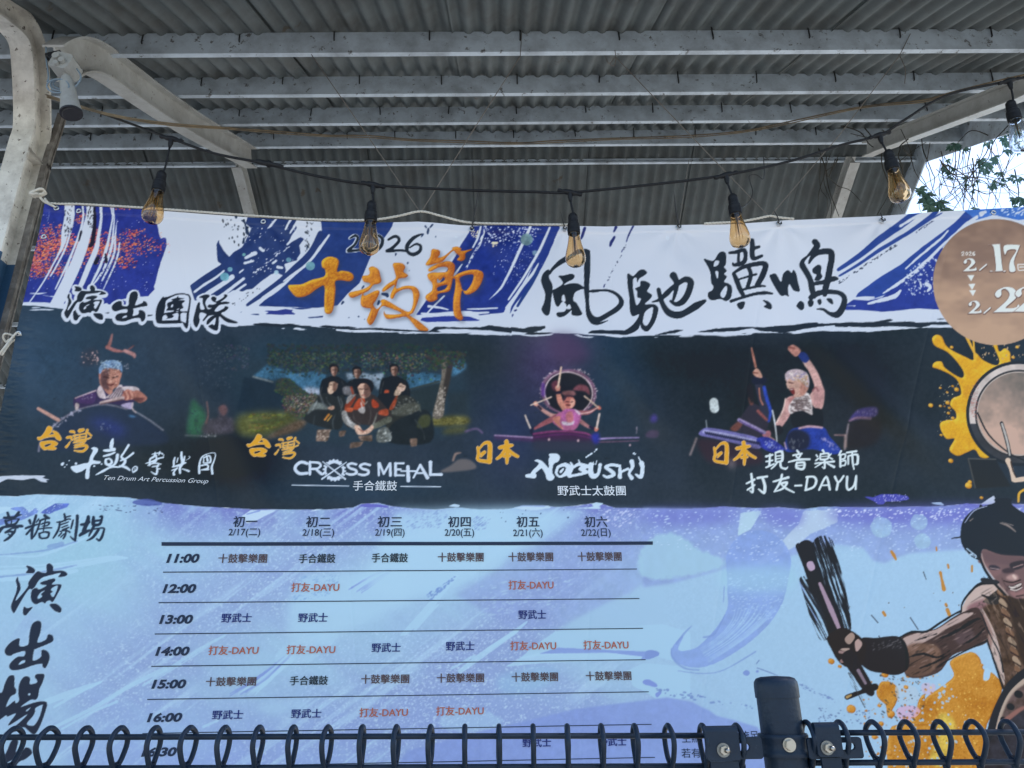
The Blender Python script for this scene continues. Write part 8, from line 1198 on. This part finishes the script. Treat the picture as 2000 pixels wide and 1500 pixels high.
# clamp: band round the post, slotted straps to both panels, plates and bolts
clampo = thing('fence_clamp', 'dark blue bolted clamp strap joining the fence panels to the post', 'clamp', tuple(on_y(1530, 1460, YF)))
zt_, zb_ = on_y(1530, 1434, YF).z, on_y(1530, 1479, YF).z; H = zt_-zb_
b = MB(); b.lathe([(PR+.0004, zb_), (PR+.0036, zb_), (PR+.0046, zb_+.002), (PR+.0046, zb_+.005), (PR+.0034, zb_+.007), (PR+.0034, zt_-.007), (PR+.0046, zt_-.005), (PR+.0046, zt_-.002), (PR+.0036, zt_), (PR+.0004, zt_)], pc, (0, 0, 1), 48); b.build('band', MATS['fence'], clampo, True)
def plate(x0, x1, z0, z1, y0, th, holes, name, curl=None):
    "flat strap with slots cut through it"
    cu = bpy.data.curves.new(name, 'CURVE'); cu.dimensions = '2D'; cu.fill_mode = 'BOTH'; cu.extrude = th/2; cu.bevel_depth = .0006; cu.bevel_resolution = 1
    def poly(pts):
        s = cu.splines.new('POLY'); s.points.add(len(pts)-1); s.use_cyclic_u = True
        for i, p in enumerate(pts): s.points[i].co = (p[0], p[1], 0, 1)
    r = .003; q = []
    for cx_, cy_, a0 in ((x1-r, z1-r, 0), (x0+r, z1-r, 90), (x0+r, z0+r, 180), (x1-r, z0+r, 270)):
        for k in range(5): a = R(a0+k*22.5); q.append((cx_+r*math.cos(a), cy_+r*math.sin(a)))
    poly(q)
    for h in holes: poly(h)
    ob = bpy.data.objects.new(name, cu); COL.objects.link(ob); bpy.context.view_layer.update(); me = bpy.data.meshes.new_from_object(ob); COL.objects.unlink(ob); bpy.data.objects.remove(ob)
    v = np.zeros(len(me.vertices)*3); me.vertices.foreach_get('co', v); v = v.reshape(-1, 3); w3 = np.stack([v[:, 0], y0-v[:, 2], v[:, 1]], 1)
    c_ = w3.mean(0); me.vertices.foreach_set('co', (w3-c_).reshape(-1).astype(np.float32)); me.materials.clear(); me.materials.append(MATS['fence'])
    bm = bmesh.new(); bm.from_mesh(me); bmesh.ops.recalc_face_normals(bm, faces=bm.faces); bm.to_mesh(me); bm.free()
    o = bpy.data.objects.new(name, me); COL.objects.link(o); o.parent = clampo; o.location = Vector(c_)-clampo.matrix_world.translation; return o
def XZ(px, py, y=None): q = on_y(px, py, YF if y is None else y); return q.x, q.z
def slot(px0, px1, py0, py1, ys, round_right=True):
    x0, z1 = XZ(px0, py0, ys); x1, z0 = XZ(px1, py1, ys); r = (z1-z0)/2; q = [(x0, z0), (x1-r, z0)]
    for k in range(1, 8): a = -math.pi/2+k*math.pi/8; q.append((x1-r+r*math.cos(a), (z0+z1)/2+r*math.sin(a)))
    return q+[(x1-r, z1), (x0, z1)]
ys = YF-PR*.55
for (a, c_, y0, y1, sl_) in ((1424, 1490, 1441, 1481, (1438, 1465, 1451, 1467)), (1575, 1686, 1442, 1480, (1641, 1671, 1449.5, 1465))):
    x0, z1 = XZ(a, y0, ys); x1, z0 = XZ(c_, y1, ys); plate(x0, x1, z0, z1, ys, .0035, [slot(*sl_, ys)], 'strap')
yp = ys-.006
for (a, c_, y0, y1) in ((1376, 1446, 1429, 1484), (1590, 1646, 1422, 1477)):
    x0, z1 = XZ(a, y0, yp); x1, z0 = XZ(c_, y1, yp); plate(x0, x1, z0, z1, yp, .005, [], 'clip_plate')
    b = MB(); b.tube([(x0, yp+.003, z1), (x1, yp+.003, z1)], .0062, 12); b.build('clip_fold', MATS['fence'], clampo, True)
    b = MB(); b.box((x0+.004, yp+.001, z0-.06), (x1-.002, yp+.006, z0-.0015)); b.build('clip_tail', MATS['fence'], clampo)
def bolt(px, py, y, washer, r, hexr, stud):
    c_ = on_y(px, py, y); o = thing('hex_bolt', {0: 'large hex bolt head in the middle of the post band', 1: 'nut and bolt end on the left clamp plate', 2: 'nut and bolt end on the right clamp plate'}[stud], 'bolt', tuple(c_), 'bolts of the fence clamp')
    b = MB(); b.lathe([(.0004, .0018), (washer, .0018), (washer*1.02, 0)], c_, (0, -1, 0), 28); b.build('washer', MATS['bolt'] if stud == 0 else mat('washer_dark', (.20, .20, .19), .4, .5, metal=.9), o, True)
    b = MB(); a0 = .3
    hx = [(hexr*math.cos(a0+k*math.pi/3), hexr*math.sin(a0+k*math.pi/3)) for k in range(6)]
    b.extrude(hx, [(c_+Vector((0, -.0016, 0)), (1, 0, 0), (0, 0, 1)), (c_+Vector((0, -.0065, 0)), (1, 0, 0), (0, 0, 1))]); b.extrude([(p*.9, q*.9) for p, q in hx], [(c_+Vector((0, -.0065, 0)), (1, 0, 0), (0, 0, 1)), (c_+Vector((0, -.0072, 0)), (1, 0, 0), (0, 0, 1))]); b.f += [tuple(range(6, 12)), tuple(range(18, 24))]; b.build('hex_head', MATS['bolt'], o)
    if stud:
        b = MB(); b.lathe([(hexr*.55, .005), (hexr*.55, .008), (hexr*.5, .0085), (hexr*.55, .009), (hexr*.5, .0095), (hexr*.55, .010), (hexr*.5, .0105), (hexr*.55, .011), (hexr*.5, .0115), (hexr*.52, .0125), (.0003, .013)], c_, (.25, -1, 0), 16); b.build('threaded_end', MATS['bolt'], o, 'all')
bolt(1541, 1455, pc.y-PR-.0036, .0078, 0, .0064, 0)
bolt(1412.5, 1465, yp-.0032, .0078, 0, .0052, 1)
bolt(1615, 1460.5, yp-.0032, .0078, 0, .0052, 2)
